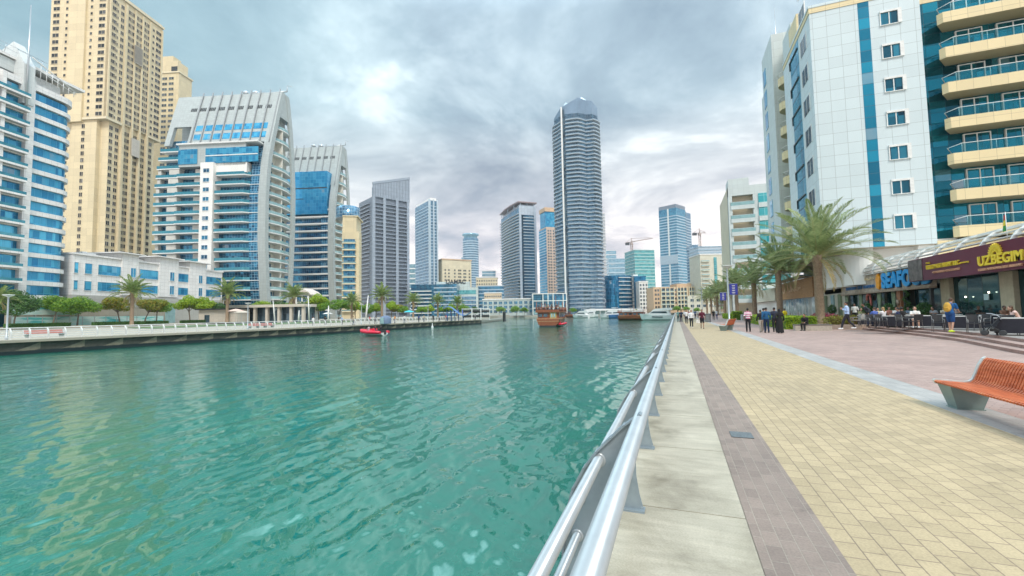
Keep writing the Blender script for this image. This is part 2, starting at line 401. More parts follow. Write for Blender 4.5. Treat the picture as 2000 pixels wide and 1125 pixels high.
# left bank
LQ = -58.2
M_lq = None
def lq_mat():
    m, nt = mat_begin('left quay wall')
    pos = nt.n('NewGeometry').outputs['Position']; sp = nt.n('SeparateXYZ', Vector=pos)
    # cast wave relief: paler sweeps every 5.2 m
    u = nt.m('FRACT', nt.m('DIVIDE', sp.outputs[1], 3.4)); z = nt.m('DIVIDE', nt.m('ADD', sp.outputs[2], 1.35), 1.2)
    cur = nt.m('ADD', nt.m('MULTIPLY', nt.m('POWER', u, 2.0), .8), 0.0)
    inn = nt.m('MULTIPLY', nt.m('LESS_THAN', z, nt.m('ADD', cur, .1)), nt.m('GREATER_THAN', z, nt.m('SUBTRACT', nt.m('MULTIPLY', cur, .55), .1)))
    n = nt.n('TexNoise', Vector=pos, Scale=1.4, Detail=6.0, Roughness=.7).outputs[0]
    base = nt.mix(nt.m('MULTIPLY', inn, .85), (.085, .085, .07), (.30, .27, .20))
    c = nt.mix(1.0, base, nt.ramp(n, [(.3, .6), (.7, 1.25)]), 'MULTIPLY')
    # tide-wet foot
    c = nt.mix(nt.ramp(nt.m('ADD', z, nt.m('MULTIPLY', n, .12)), [(.28, 1.0), (.36, 0.0)]), c, (.01, .025, .03))
    bsdf(nt, Base0Color=c, Roughness=.6)
    return m
M_lq = lq_mat()
LEND = 127.
mb = MB(); mb.prism([(LQ, -60), (LQ, LEND), (LQ-2, LEND+1.5), (-900, LEND+1.5), (-900, -60)], -3.5, -.25, 0, 0)
tag(mb.build('left_quay_wall', M_lq), kind='structure')
mb = MB(); mb.prism([(LQ+.35, -60), (LQ+.35, LEND+.3), (LQ-2, LEND+1.9), (-900, LEND+1.9), (-900, -60)], -.249, 0, 0, 0)
tag(mb.build('left_promenade', M_far), kind='structure')
# bank behind, slightly higher garden terrace
M_grass = plain('lawn', (.10, .17, .05), .9, 0, .4, .6, .02)
M_bank = plain('bank paving', (.42, .38, .31), .85, 0, .15, .3)
gp = [W(-420, 88), W(-150, 93), W(30, 104), W(200, 118), W(330, 132), W(480, 152), W(600, 170), W(700, 178), (-86, 127.5), (-130, 340), (-900, 340), (-900, -60)]
mb = MB(); mb.prism(gp, -2, .55, 0, 0); tag(mb.build('garden_terrace', M_bank), kind='structure')
# walkway past the end of the promenade and the far shore
mb = MB(); mb.prism([(-66, 129), (-62, 129), W(986, 205), W(975, 212)], -1.2, -.5, 0, 0); tag(mb.build('low_walkway', plain('walkway concrete', (.3, .3, .27), .8)), kind='structure')
FS = 372.
fs = [(-900, 341), (-131, 341), W(960, 300), W(1010, FS-20), W(1100, FS-20), W(1240, FS-60), (0.4, 395), (0.4, 3800), (-3800, 3800), (-3800, 341)]
mb = MB(); mb.prism(fs, -4, -.1, 0, 0); tag(mb.build('far_shore', plain('far shore paving', (.45, .43, .38), .8, 0, .15, .05)), kind='structure')
mb = MB(); mb.add([(.5, 420, -.12), (3800, 420, -.12), (3800, 3800, -.12), (.5, 3800, -.12)], [(0, 1, 2, 3)]); tag(mb.build('far_ground', M_far), kind='structure')
mb = MB(); mb.add([(900, Y0, -.12), (3800, Y0, -.12), (3800, 420, -.12), (900, 420, -.12)], [(0, 1, 2, 3)]); tag(mb.build('right_ground', M_far), kind='structure')
# ------------------------------------------------------------------ water
WZ = -1.4
WDIR = R(82)
def make_water():
    na, nr = 1000, 1300
    ang = np.linspace(R(100), R(-12), na)          # left of +Y positive
    rr = 0.45*np.exp(np.linspace(0, math.log(620/0.45), nr))
    A, RR = np.meshgrid(ang, rr)
    X = -RR*np.sin(A)-.3; Y = RR*np.cos(A)
    Z = np.zeros_like(X); rng = np.random.RandomState(4)
    for k in range(52):
        lam = .30*(1.085**k) if k < 30 else .16*(1.10**(k-30))
        th = rng.normal(WDIR, R(24) if lam > .6 else R(42))            # direction the crests travel
        kx, ky = sin(th)*2*PI/lam, cos(th)*2*PI/lam
        amp = .0067*lam*(1.0 if lam < 1.6 else .5)
        cellsz = RR*.0058
        att = np.clip((lam/cellsz-2.5)/3, 0, 1)
        ph = X*kx+Y*ky+rng.uniform(0, 6.28)
        mod = .55+.45*np.sin(X*ky*.13+Y*kx*.11+rng.uniform(0, 6.28))
        Z += amp*att*mod*(np.sin(ph)+.25*np.sin(2*ph+1.3))
    calm = 1-.6*np.exp(-((X+34)**2/(2*18**2)+(Y-26)**2/(2*26**2)))
    Z = Z*calm+WZ
    v = np.stack([X, Y, Z], -1).reshape(-1, 3)
    i = np.arange(nr-1)[:, None]*na+np.arange(na-1)[None, :]
    f = np.stack([i, i+1, i+na+1, i+na], -1).reshape(-1, 4)
    me = bpy.data.meshes.new('water')
    me.vertices.add(len(v)); me.vertices.foreach_set('co', v.ravel().astype(np.float32))
    me.loops.add(f.size); me.loops.foreach_set('vertex_index', f.ravel().astype(np.int32))
    me.polygons.add(len(f)); me.polygons.foreach_set('loop_start', np.arange(0, f.size, 4, dtype=np.int32))
    me.polygons.foreach_set('loop_total', np.full(len(f), 4, np.int32)); me.polygons.foreach_set('use_smooth', np.ones(len(f), bool))
    me.update(calc_edges=True)
    m, nt = mat_begin('canal water')
    pos = nt.n('NewGeometry').outputs['Position']
    mp = nt.n('Mapping', Vector=pos, Rotation=(0, 0, R(-5)), Scale=(1.7, .6, 1)).outputs[0]
    a = nt.n('TexNoise', Vector=mp, Scale=1.1, Detail=5.0, Roughness=.62, Distortion=.3).outputs[0]
    b = nt.n('TexNoise', Vector=mp, Scale=2.6, Detail=3.0, Roughness=.5).outputs[0]
    cam_d = nt.n('VectorMath', _operation='LENGTH', i0=pos).outputs['Value']
    farw = nt.m('DIVIDE', cam_d, 60.0, clamp=True)
    h = nt.m('ADD', nt.m('MULTIPLY', nt.m('MULTIPLY', a, farw), .10), nt.m('MULTIPLY', b, .0025))
    bp = nt.n('Bump', Strength=1.0, Distance=1.0, Height=h)
    big = nt.n('TexNoise', Vector=nt.n('Mapping', Vector=pos, Scale=(.05, .025, 1)).outputs[0], Scale=1.0, Detail=3.0).outputs[0]
    col = nt.ramp(big, [(.3, (.0, .07, .047)), (.5, (.0, .118, .08)), (.7, (.002, .16, .105))])
    b_ = bsdf(nt, Base0Color=col, Roughness=.006, IOR=2.3, Normal=bp.outputs[0]); b_.inputs['Specular Tint'].default_value = (.72, 1, .93, 1)
    me.materials.append(m)
    return tag(link('water', me), kind='structure')
make_water()
mb = MB(); mb.add([(-900, -60, -1.75), (60, -60, -1.75), (60, 900, -1.75), (-900, 900, -1.75)], [(0, 1, 2, 3)]); tag(mb.build('canal_bed', plain('canal bed', (.02, .12, .1), .9)), kind='structure')
# ------------------------------------------------------------------ building kit
def WV(px, py, d):
    r = ray(px, py); k = r.x*CF.x+r.y*CF.y; t = d/k; return (r.x*t, r.y*t)
def ex(rot): return (cos(R(rot)), sin(R(rot)))
def reach(L, rot, px, py):
    """distance from L along heading rot (local x) to the sight line px"""
    e = ex(rot); r = ray(px, py)
    # L + t e = s r
    det = e[0]*(-r.y)+r.x*e[1]
    return (-L[0]*(-r.y)-r.x*L[1])/det
def grow(poly, d):
    n = len(poly); a = sum(poly[i][0]*poly[(i+1) % n][1]-poly[(i+1) % n][0]*poly[i][1] for i in range(n))
    if a < 0: poly = poly[::-1]
    out = []
    for i in range(n):
        p0 = Vector(poly[i-1]); p1 = Vector(poly[i]); p2 = Vector(poly[(i+1) % n])
        a1 = (p1-p0).normalized(); a2 = (p2-p1).normalized(); n1 = Vector((a1.y, -a1.x)); n2 = Vector((a2.y, -a2.x))
        b = (n1+n2); b = b/max(.3, b.length_squared)*2; out.append(tuple(p1+b*d))
    return out
def P3(fr, u, out, z):
    ox, oy, rz = fr[:3]; c, s = cos(rz), sin(rz); return (ox+u*c+out*s, oy+u*s-out*c, z)
def at_face(fr, z=0.): return (fr[0], fr[1], z, fr[2])
def z_steps(z0, z1, fh):
    n = max(1, int(round((z1-z0)/fh))); return [z0+i*(z1-z0)/n for i in range(n)], (z1-z0)/n
def zone(root, fr, kind, u0, u1, z0, z1, fh, mats=None, out=1.3, lim=100, rail=None, **k):
    zs, h = z_steps(z0, z1, fh)
    if kind == 'balcony':
        slab, gl = mats or (white_metal, balcony_glass)
        mb = MB(); o = out
        th = k.get('th', .32); rh = k.get('rh', 1.05)
        mb.box(u0, u1, -o, .02, 0, th, 0)
        if k.get('solid'): mb.box(u0, u1, -o, -o+.12, th, rh, 1)
        else:
            mb.box(u0+.05, u1-.05, -o+.03, -o+.07, th, rh, 1); mb.box(u0, u1, -o+.02, -o+.08, rh, rh+.07, 0)
        mb.box(u0, u0+.06, -o+.08, 0, th, rh, 1); mb.box(u1-.06, u1, -o+.08, 0, th, rh, 1)
        me = mb.mesh('balcony'); [me.materials.append(m) for m in (slab, gl)]
        copies(k.get('name', 'balcony'), me, root, [at_face(fr, z) for z in zs[k.get('skip', 0):]], lim)
    elif kind == 'band':
        mb = MB(); mb.box(u0, u1, -out, .02, 0, k.get('th', .9)); me = mb.mesh('floor_band'); me.materials.append(mats or white_panel)
        copies('floor_band', me, root, [at_face(fr, z) for z in zs], lim)
    elif kind == 'pier':
        mb = MB(); mb.box(u0, u1, -out, .03, z0, z1); mb.build('pier', mats or white_panel, root, (fr[0], fr[1], 0), fr[2])
    elif kind == 'glazing':
        mb = MB(); mb.box(u0, u1, -out, .03, z0, z1); mb.build('glazing', mats or deep_glass, root, (fr[0], fr[1], 0), fr[2])
    elif kind == 'window':
        me = window_mesh(k['w'], k['h'], mats or dark_glass, k.get('frame', white_metal), k.get('fw', .08))
        us = k['us']; places = [P3(fr, u, 0, z+k.get('sill', .9))+(fr[2],) for z in zs for u in us]
        copies('window', me, root, places, lim)
    return zs
def window_mesh(w, h, gm, fm, fw=.08, mull=1):
    mb = MB()
    mb.box(-w/2, w/2, -.05, .05, 0, h, 0)
    mb.box(-w/2-fw, -w/2, -.14, .05, -fw, h+fw, 1); mb.box(w/2, w/2+fw, -.14, .05, -fw, h+fw, 1)
    mb.box(-w/2, w/2, -.14, .05, h, h+fw, 1); mb.box(-w/2, w/2, -.20, .05, -fw, 0, 1)
    if mull and w > .9: mb.box(-.035, .035, -.10, -.05, 0, h, 1)
    me = mb.mesh('window'); me.materials.append(gm); me.materials.append(fm); return me
def floor_bands(root, poly, z0, z1, fh, th, out, mat, lim=100, name='floor_band'):
    mb = MB(); mb.prism(grow(poly, out), 0, th); me = mb.mesh('floor_band'); me.materials.append(mat)
    zs, h = z_steps(z0, z1, fh); copies(name, me, root, [(0, 0, z) for z in zs], lim); return zs
def corner_site(pxc, pyc, d, rot, pxl, pxr, ytop):
    L = WV(pxc, pyc, d); w = reach(L, rot, pxr, pyc); D = reach(L, rot+90, pxl, pyc)
    return L, w, D, zfor(L[0], L[1], ytop)
def corner_tower(name, label, cat, pxc, pyc, d, rot, pxl, pxr, ytop, core, group=None, D=None, w=None):
    L, w_, D_, H = corner_site(pxc, pyc, d, rot, pxl, pxr, ytop); w = w or w_; D = D or D_
    root = thing(name, label, cat, (L[0], L[1], 0), R(rot), group)
    mb = MB(); mb.box(0, w, 0, D, 0, H); mb.build('wall', core, root)
    return root, w, D, H, (0, 0, 0.), (0, D, R(-90))     # front frame; left frame (u runs to the corner)
def roof_box(root, x0, x1, y0, y1, z0, z1, mat, name='roof_plant'):
    mb = MB(); mb.box(x0, x1, y0, y1, z0, z1); mb.box(x0+.6, x1-.6, y0+.6, y1-.6, z1, z1+.4); return mb.build(name, mat, root)

# ------------------------------------------------------------------ left bank: curtain walled office block
ROT = 16.5; ROTF = 106.5
A0 = WV(37, 560, 108)      # a point on the canal front of the left row
def on_row(px, py=560, off=0.):
    """distance along the row (from A0) where a sight line meets it; off = metres behind the row"""
    e = ex(ROTF); nb = ex(ROTF+90); L = (A0[0]+nb[0]*off, A0[1]+nb[1]*off)
    t = reach(L, ROTF, px, py); return t, (L[0]+e[0]*t, L[1]+e[1]*t)
s0, L0 = on_row(-190); s1, _ = on_row(139)
root = thing('office_building', 'blue glass office block with white bands, rounded corner and a roof mast', 'building', (*L0, 0), R(ROTF))
w = s1-s0
arc = [(w-4+4*sin(a), 4-4*cos(a)) for a in [PI/2*i/6 for i in range(7)]]
foot = [(0, 0)]+arc+[(w, 26), (0, 26)]
c0 = on_row(32)[0]-s0; c1 = on_row(45)[0]-s0
tz = zfor(*on_row(60)[1], 172)
zb = 3.6; fh = 3.72
mb = MB(); mb.prism(grow(foot, -.5), 0, tz-1.5); mb.build('glazing', blue_glass, root)
zs = floor_bands(root, foot, zb+.2, tz-1.2, fh, 1.15, .12, white_panel)
floor_bands(root, foot, tz-1.2, tz+2, 3.2, 1.6, .3, white_panel, name='parapet')
mb = MB(); mb.box(c0, c1+.3, -.55, 1, 0, tz+1); mb.build('pier', white_panel, root)
mb = MB(); mb.box(0, c0, -1.6, .2, 0, .5, 0); mb.box(0, c0, -1.55, -1.5, .5, 1.2, 1); me = mb.mesh('balcony'); me.materials.append(white_panel); me.materials.append(balcony_glass)
copies('balcony', me, root, [(0, 0, z+.3) for z in zs])
for px in (-25, -70, -120): 
    a = on_row(px)[0]-s0; mb = MB(); mb.box(a, a+.8, -1.2, .3, 0, tz); mb.build('pier', white_panel, root)
# stepped roof storey, fin, mast, raking frame
r0 = zfor(*on_row(0)[1], 92)
mb = MB(); mb.prism([(0, 2), (c1+1, 2), (c1+1, 18), (0, 18)], tz+1.9, r0-2.2, 0, 0); mb.build('upper_wall', panel('pale roof cladding', (.62, .66, .66), 1.6, 1.2), root)
mb = MB(); mb.box(-1, c1+14, 1.5, 18, r0-2.0, r0-1.3); mb.build('roof_slab', white_panel, root)
mb = MB()
for k in range(9): mb.tube([(k*2.6+c1-18, 1.6, r0-1.3), (k*2.6+c1-18, 1.2, r0+1.0)], .07, 6)
mb.tube([(c1-19, 1.2, r0+.9), (c1+4, 1.2, r0+.9)], .06, 6); mb.tube([(c1-19, 1.35, r0-.2), (c1+4, 1.35, r0-.2)], .05, 6); mb.build('roof_rail', grey_metal, root)
fz = zfor(*on_row(50)[1], 94)
mb = MB(); mb.prism_x([(-.8, tz-6), (5.5, tz-6), (5.5, fz-2), (2.5, fz), (-.8, fz-6)], c1-2.6, c1-.2); mb.build('roof_fin', panel('fin cladding', (.66, .70, .70), 1.6, 1.4), root)
mz = zfor(*on_row(43)[1], 20)
mb = MB(); mb.tube([(c0-.6, -1, tz-8), (c0-.6, -1, mz)], [.28, .1], 8); mb.tube([(c0-.6, -1, tz+4), (c0+1.2, 0, tz+4)], .1, 6); mb.build('mast', grey_metal, root)
mb = MB()
for k in range(7):
    t = k/6; x = c1+2+t*(w-c1-3)
    mb.tube([(x, .5, tz+2), (x, .5, tz+6.2-2.6*t)], .09, 6)
mb.tube([(c1, .5, tz+7.4), (w-.5, .5, tz+3.4)], .16, 6); mb.tube([(c1, .5, tz+5.2), (w-.5, .5, tz+2.8)], .1, 6)
mb.box(c1+3, w-2, 3.5, 12, tz+1.9, tz+4.3); mb.build('roof_frame', white_metal, root)
# ------------------------------------------------------------------ low white block beside it
s2, L2 = on_row(140, off=.6); s3, _ = on_row(434, off=.6)
root = thing('low_office_block', 'low white clad office block with two rows of blue windows behind the garden trees', 'building', (*L2, 0), R(ROTF))
w = s3-s2
tzp = zfor(*on_row(200)[1], 503); 
zr = [zfor(*on_row(214)[1], y) for y in (519, 538, 552, 569)]   # window rows: top/bottom of upper, top/bottom of lower
mb = MB(); mb.box(0, w-.02, 0, 30, 0, tzp); mb.build('wall', white_panel, root)
mb = MB(); mb.box(-.3, w+.3, -.7, 3, 0, zr[3]-1.4); mb.build('base_wall', panel('grey base cladding', (.46, .46, .43), 2.4, 1.6), root)
mb = MB(); mb.box(-.2, w+.2, -.35, 30, tzp, tzp+.5); mb.build('parapet', white_panel, root)
for a, b in [(118, 151), (164, 178), (190, 238), (250, 262), (272, 312), (322, 333), (341, 376), (385, 394), (402, 431)]:
    ua = on_row(a, off=.6)[0]-s2; ub = on_row(b, off=.6)[0]-s2
    if ub < 1: continue
    ua = max(ua, .4)
    for zt, z_b in ((zr[0], zr[1]), (zr[2], zr[3])):
        me = window_mesh(ub-ua, zt-z_b, blue_glass, white_metal, .12, 0); link('window', me, root, ((ua+ub)/2, 0, z_b))
for a, b, yt in [(238, 270, 488), (311, 348, 496), (370, 402, 505)]:
    ua = on_row(a)[0]-s2; ub = on_row(b)[0]-s2; zt = zfor(*on_row((a+b)/2)[1], yt+9)
    mb = MB(); mb.box(ua, ub, -.6, 9, zr[3]-1, zt); mb.box(ua-1.6, ub+1.6, -1.5, 9.5, zt, zt+.35)
    mb.build('stair_core', white_panel, root)
    me = window_mesh(1.7, zr[0]-zr[1], blue_glass, white_metal, .1)
    for z_b in (zr[1], zr[3]): link('window', me, root, (ua*.35+ub*.65, -.6, z_b))
for x in (w*.12, w*.33, w*.42, w*.62): 
    mb = MB(); mb.box(x, x+4, 5, 9, tzp, tzp+1.7); mb.lathe([(.9, 0), (.9, .35), (.2, .4)], (x+2, 7, tzp+1.7), 12); mb.build('roof_unit', white_metal, root)
# teal hoarding along the garden wall
sh0, Lh = on_row(22, 620, off=-3.5); e = ex(ROTF)
hl = on_row(352, 620, off=-3.5)[0]-sh0
gm, g_ = mat_begin('teal hoarding')
pos = g_.n('NewGeometry').outputs['Position']; u, z = wall_uv(g_)
wv = g_.m('ADD', g_.m('MULTIPLY', g_.n('TexNoise', Vector=g_.n('CombineXYZ', X=g_.m('MULTIPLY', u, .14), Y=z, Z=0.0).outputs[0], Scale=1.1, Detail=5.0).outputs[0], 1.0), 0.0)
bsdf(g_, Base0Color=g_.ramp(wv, [(.3, (.05, .42, .44)), (.42, (.12, .50, .50)), (.46, (.40, .68, .66)), (.6, (.62, .78, .75)), (.75, (.30, .62, .62))]), Roughness=.5)
root = thing('hoarding', 'long teal and white printed hoarding along the wall behind the left trees', 'hoarding', (*Lh, .55), R(ROTF))
mb = MB(); mb.box(0, hl*.86, 0, .12, 0, 2.4); mb.build('panel', gm, root)
for k in range(14): 
    mb = MB(); mb.box(0, .16, -.06, .1, 0, 2.6); mb.build('post', grey_metal, root, (k*hl*.86/13, 0, 0))
mb = MB(); mb.box(0, hl*.30, -.12, -.04, 2.9, 4.7); mb.build('upper_panel', gm, root)
mb = MB(); mb.box(0, .22, -.1, .5, 2.4, 4.9); 
for k in range(4): link('bracket', mb.mesh('bracket'), root, (k*hl*.1, 0, 0)).data.materials.append(grey_metal)
root = thing('garden_wall', 'long plain taupe wall above the teal hoarding on the left bank', 'wall', (Lh[0], Lh[1], .55), R(ROTF))
wl = on_row(430, 620, off=-2.2)[0]-sh0
mb = MB(); mb.box(0, hl*.9, 1.2, 1.8, 0, 5.0, 0); mb.box(0, hl*.9, 1.1, 1.9, 5.0, 5.2, 0); mb.box(hl*.9, hl*.97, .6, 2, 0, 5.4, 1); mb.build('wall', [panel('taupe wall', (.42, .38, .31), 3., 1.6), pale_balcony_glass], root)
tm = text_mesh('Qui', 1.5, .06, bold=.02); tm.materials.append(white_metal)
t_ = link('lettering', tm, root, (on_row(193, 600, off=-3.5)[0]-sh0, 1.05, 5.25)); t_.rotation_euler = (PI/2, 0, 0)
root = thing('kiosk', 'flat roofed stone kiosk with dark doorway beside the teal wall', 'kiosk', (*WV(388, 620, 140), .55), R(ROT))
mb = MB(); mb.box(0, 13, 0, 6, 0, 4.0); mb.build('wall', stone, root); mb = MB(); mb.box(-.6, 13.6, -1, 6.5, 4.0, 4.35); mb.build('roof', dark_metal, root)
mb = MB(); mb.box(2, 3.7, -.06, .1, 0, 2.4); mb.build('door', dark_glass, root)
# ------------------------------------------------------------------ cream residential towers
cw_ = glass('recessed window', (.008, .01, .012), (.07, .07, .07), 1.1, 3., .05, (.12, .11, .09), .15, .2)
def cream_tower():
    d = 200; Lc = WV(213, 60, d)             # the corner facing us
    wl = -reach(Lc, ROT, 98, 60)             # face to the left of the corner
    wr = reach(Lc, ROTF, 317, 60)            # receding face
    H = zfor(Lc[0], Lc[1], -26); zc = zfor(Lc[0], Lc[1], 228); e1 = ex(ROT)
    root = thing('apartment_tower', 'tall cream stone apartment tower rising past the top of the photo, grids of small windows', 'building', (Lc[0]-e1[0]*wl, Lc[1]-e1[1]*wl, 0), R(ROT))
    fhh = 3.25
    mb = MB(); mb.box(0, wl, 0, wr, zc, H, 0)
    mb.box(wl*.36, wl*.62, -.9, 1, zc-2, H, 0)            # shallow middle projection
    mb.build('upper_wall', cream, root)
    mb = MB(); mb.box(wl*.1, wl*.42, 1.6, wr, 0, zc, 0); mb.box(wl*.42, wl*.84, .4, wr-1, 0, zc, 0); mb.box(wl*.8, wl*.97, 2.4, wr-2, 0, zc, 0)
    mb.build('lower_wall', cream, root)
    for y0, y1 in ((.0, .02), (.27, .30), (.44, .46), (.585, .605), (.735, .755), (.98, 1.)):
        mb = MB(); mb.box(wl-1.3, wl+.5, y0*wr, y1*wr+.3, 0 if .1 < y0 < .9 else zc, H-3); mb.build('pilaster', cream, root)
    for z in (H-2, zc-.2):
        mb = MB()
        if z > zc: mb.box(-.7, wl+.7, -.7, wr+.7, z, z+1.2)
        else: mb.box(-.6, wl+.6, -.5, wr*.26, z-.8, z+.3); mb.box(-.6, wl+.6, wr*.76, wr+.5, z-.8, z+.3)
        mb.build('cornice', cream_pale, root)
    win = window_mesh(1.7, 1.9, cw_, cream_pale, .1); winw = window_mesh(3.3, 1.8, cw_, cream_pale, .12); wins = window_mesh(1.2, 1.3, cw_, cream_pale, .1, 0)
    zs, _ = z_steps(zc+.8, H-3.5, fhh)
    fl = [(0, 0, 0.)]
    pl = []
    for z in zs:
        copies_list['w'] += [(winw, P3((0, 0, 0.), wl*.10, 0, z)+(0.,)), (winw, P3((0, 0, 0.), wl*.88, 0, z)+(0.,)), (wins, P3((0, 0, 0.), wl*.28, 0, z)+(0.,)), (wins, P3((0, 0, 0.), wl*.70, 0, z)+(0.,))]
        for f in (.06, .92): copies_list['w'].append((winw, (wl, wr*f+.2, z, R(90))))
        for f in (.13, .22, .36, .41, .51, .56, .66, .70, .82): copies_list['w'].append((win if f not in (.13, .82) else wins, (wl, wr*f, z, R(90))))
    zs2, _ = z_steps(14., zc-1.5, fhh)
    for z in zs2[::-1]:
        copies_list['w'] += [(win, (wl*.62, .4, z, 0.)), (wins, (wl*.30, 1.6, z, 0.))]
        for f in (.12, .22, .36, .41, .51, .56, .66, .70, .85): copies_list['w'].append((win, (wl*.97 if .06 else wl, wr*f, z, R(90))))
    L = copies_list['w']; copies_list['w'] = []
    L1 = [x for x in L if x[1][2] < zc][:60]+[x for x in L if x[1][2] >= zc][:40]; ids = set(id(x) for x in L1)
    for me, p in L1: link('window', me, root, p[:3], p[3])
    rest = MB(); mats = [cw_, cream_pale]
    for me, p in L:
        if any(p is q[1] for q in L1): continue
        vs = np.array([v.co[:] for v in me.vertices]); a = p[3]; c, s = cos(a), sin(a); o = len(rest.v)
        qv = np.stack([vs[:, 0]*c-vs[:, 1]*s+p[0], vs[:, 0]*s+vs[:, 1]*c+p[1], vs[:, 2]+p[2]], 1); rest.v += [tuple(t) for t in qv.tolist()]
        rest.f += [tuple(i+o for i in f.vertices) for f in me.polygons]; rest.m += [f.material_index for f in me.polygons]; rest.sm += [False]*len(me.polygons)
    tag(rest.build('window', mats, root), kind='stuff')
    # grey panelled bays seen part way up the side
    for zz in (zc-14, zc+34, H-30):
        mb = MB(); mb.box(wl+.1, wl+.9, wr*.44, wr*.585, zz, zz+9); mb.build('bay_panel', stone, root)
copies_list = {'w': []}
cream_tower()
L = WV(306, 330, 262); rotb = ROT
wb = reach(L, ROT, 348, 200)
root = thing('apartment_tower', 'shorter cream apartment tower partly hidden behind the tall one, with stepped roof', 'building', (*L, 0), R(ROT))
Hb = zfor(*L, 125); mb = MB(); mb.box(-6, wb, 0, 10, 0, Hb-6); mb.box(-6, wb-2, 1, 9, Hb-6, Hb+2); mb.box(-6, wb-6, 2, 8, Hb+2, Hb+6); mb.build('wall', cream, root)
mb = MB(); mb.box(-6.5, wb+.5, -.5, 10.5, Hb-6.3, Hb-5.4); mb.build('cornice', cream_pale, root)
zone(root, (0, 0, 0.), 'window', 0, 0, 20, Hb-8, 3.4, w=3.2, h=1.6, us=[wb*.28, wb*.62], mats=window_glass, frame=cream_pale)
mb = MB(); mb.box(wb-6, wb-2, .9, 1.2, Hb-5, Hb-1.5); mb.build('louvre', dark_metal, root)
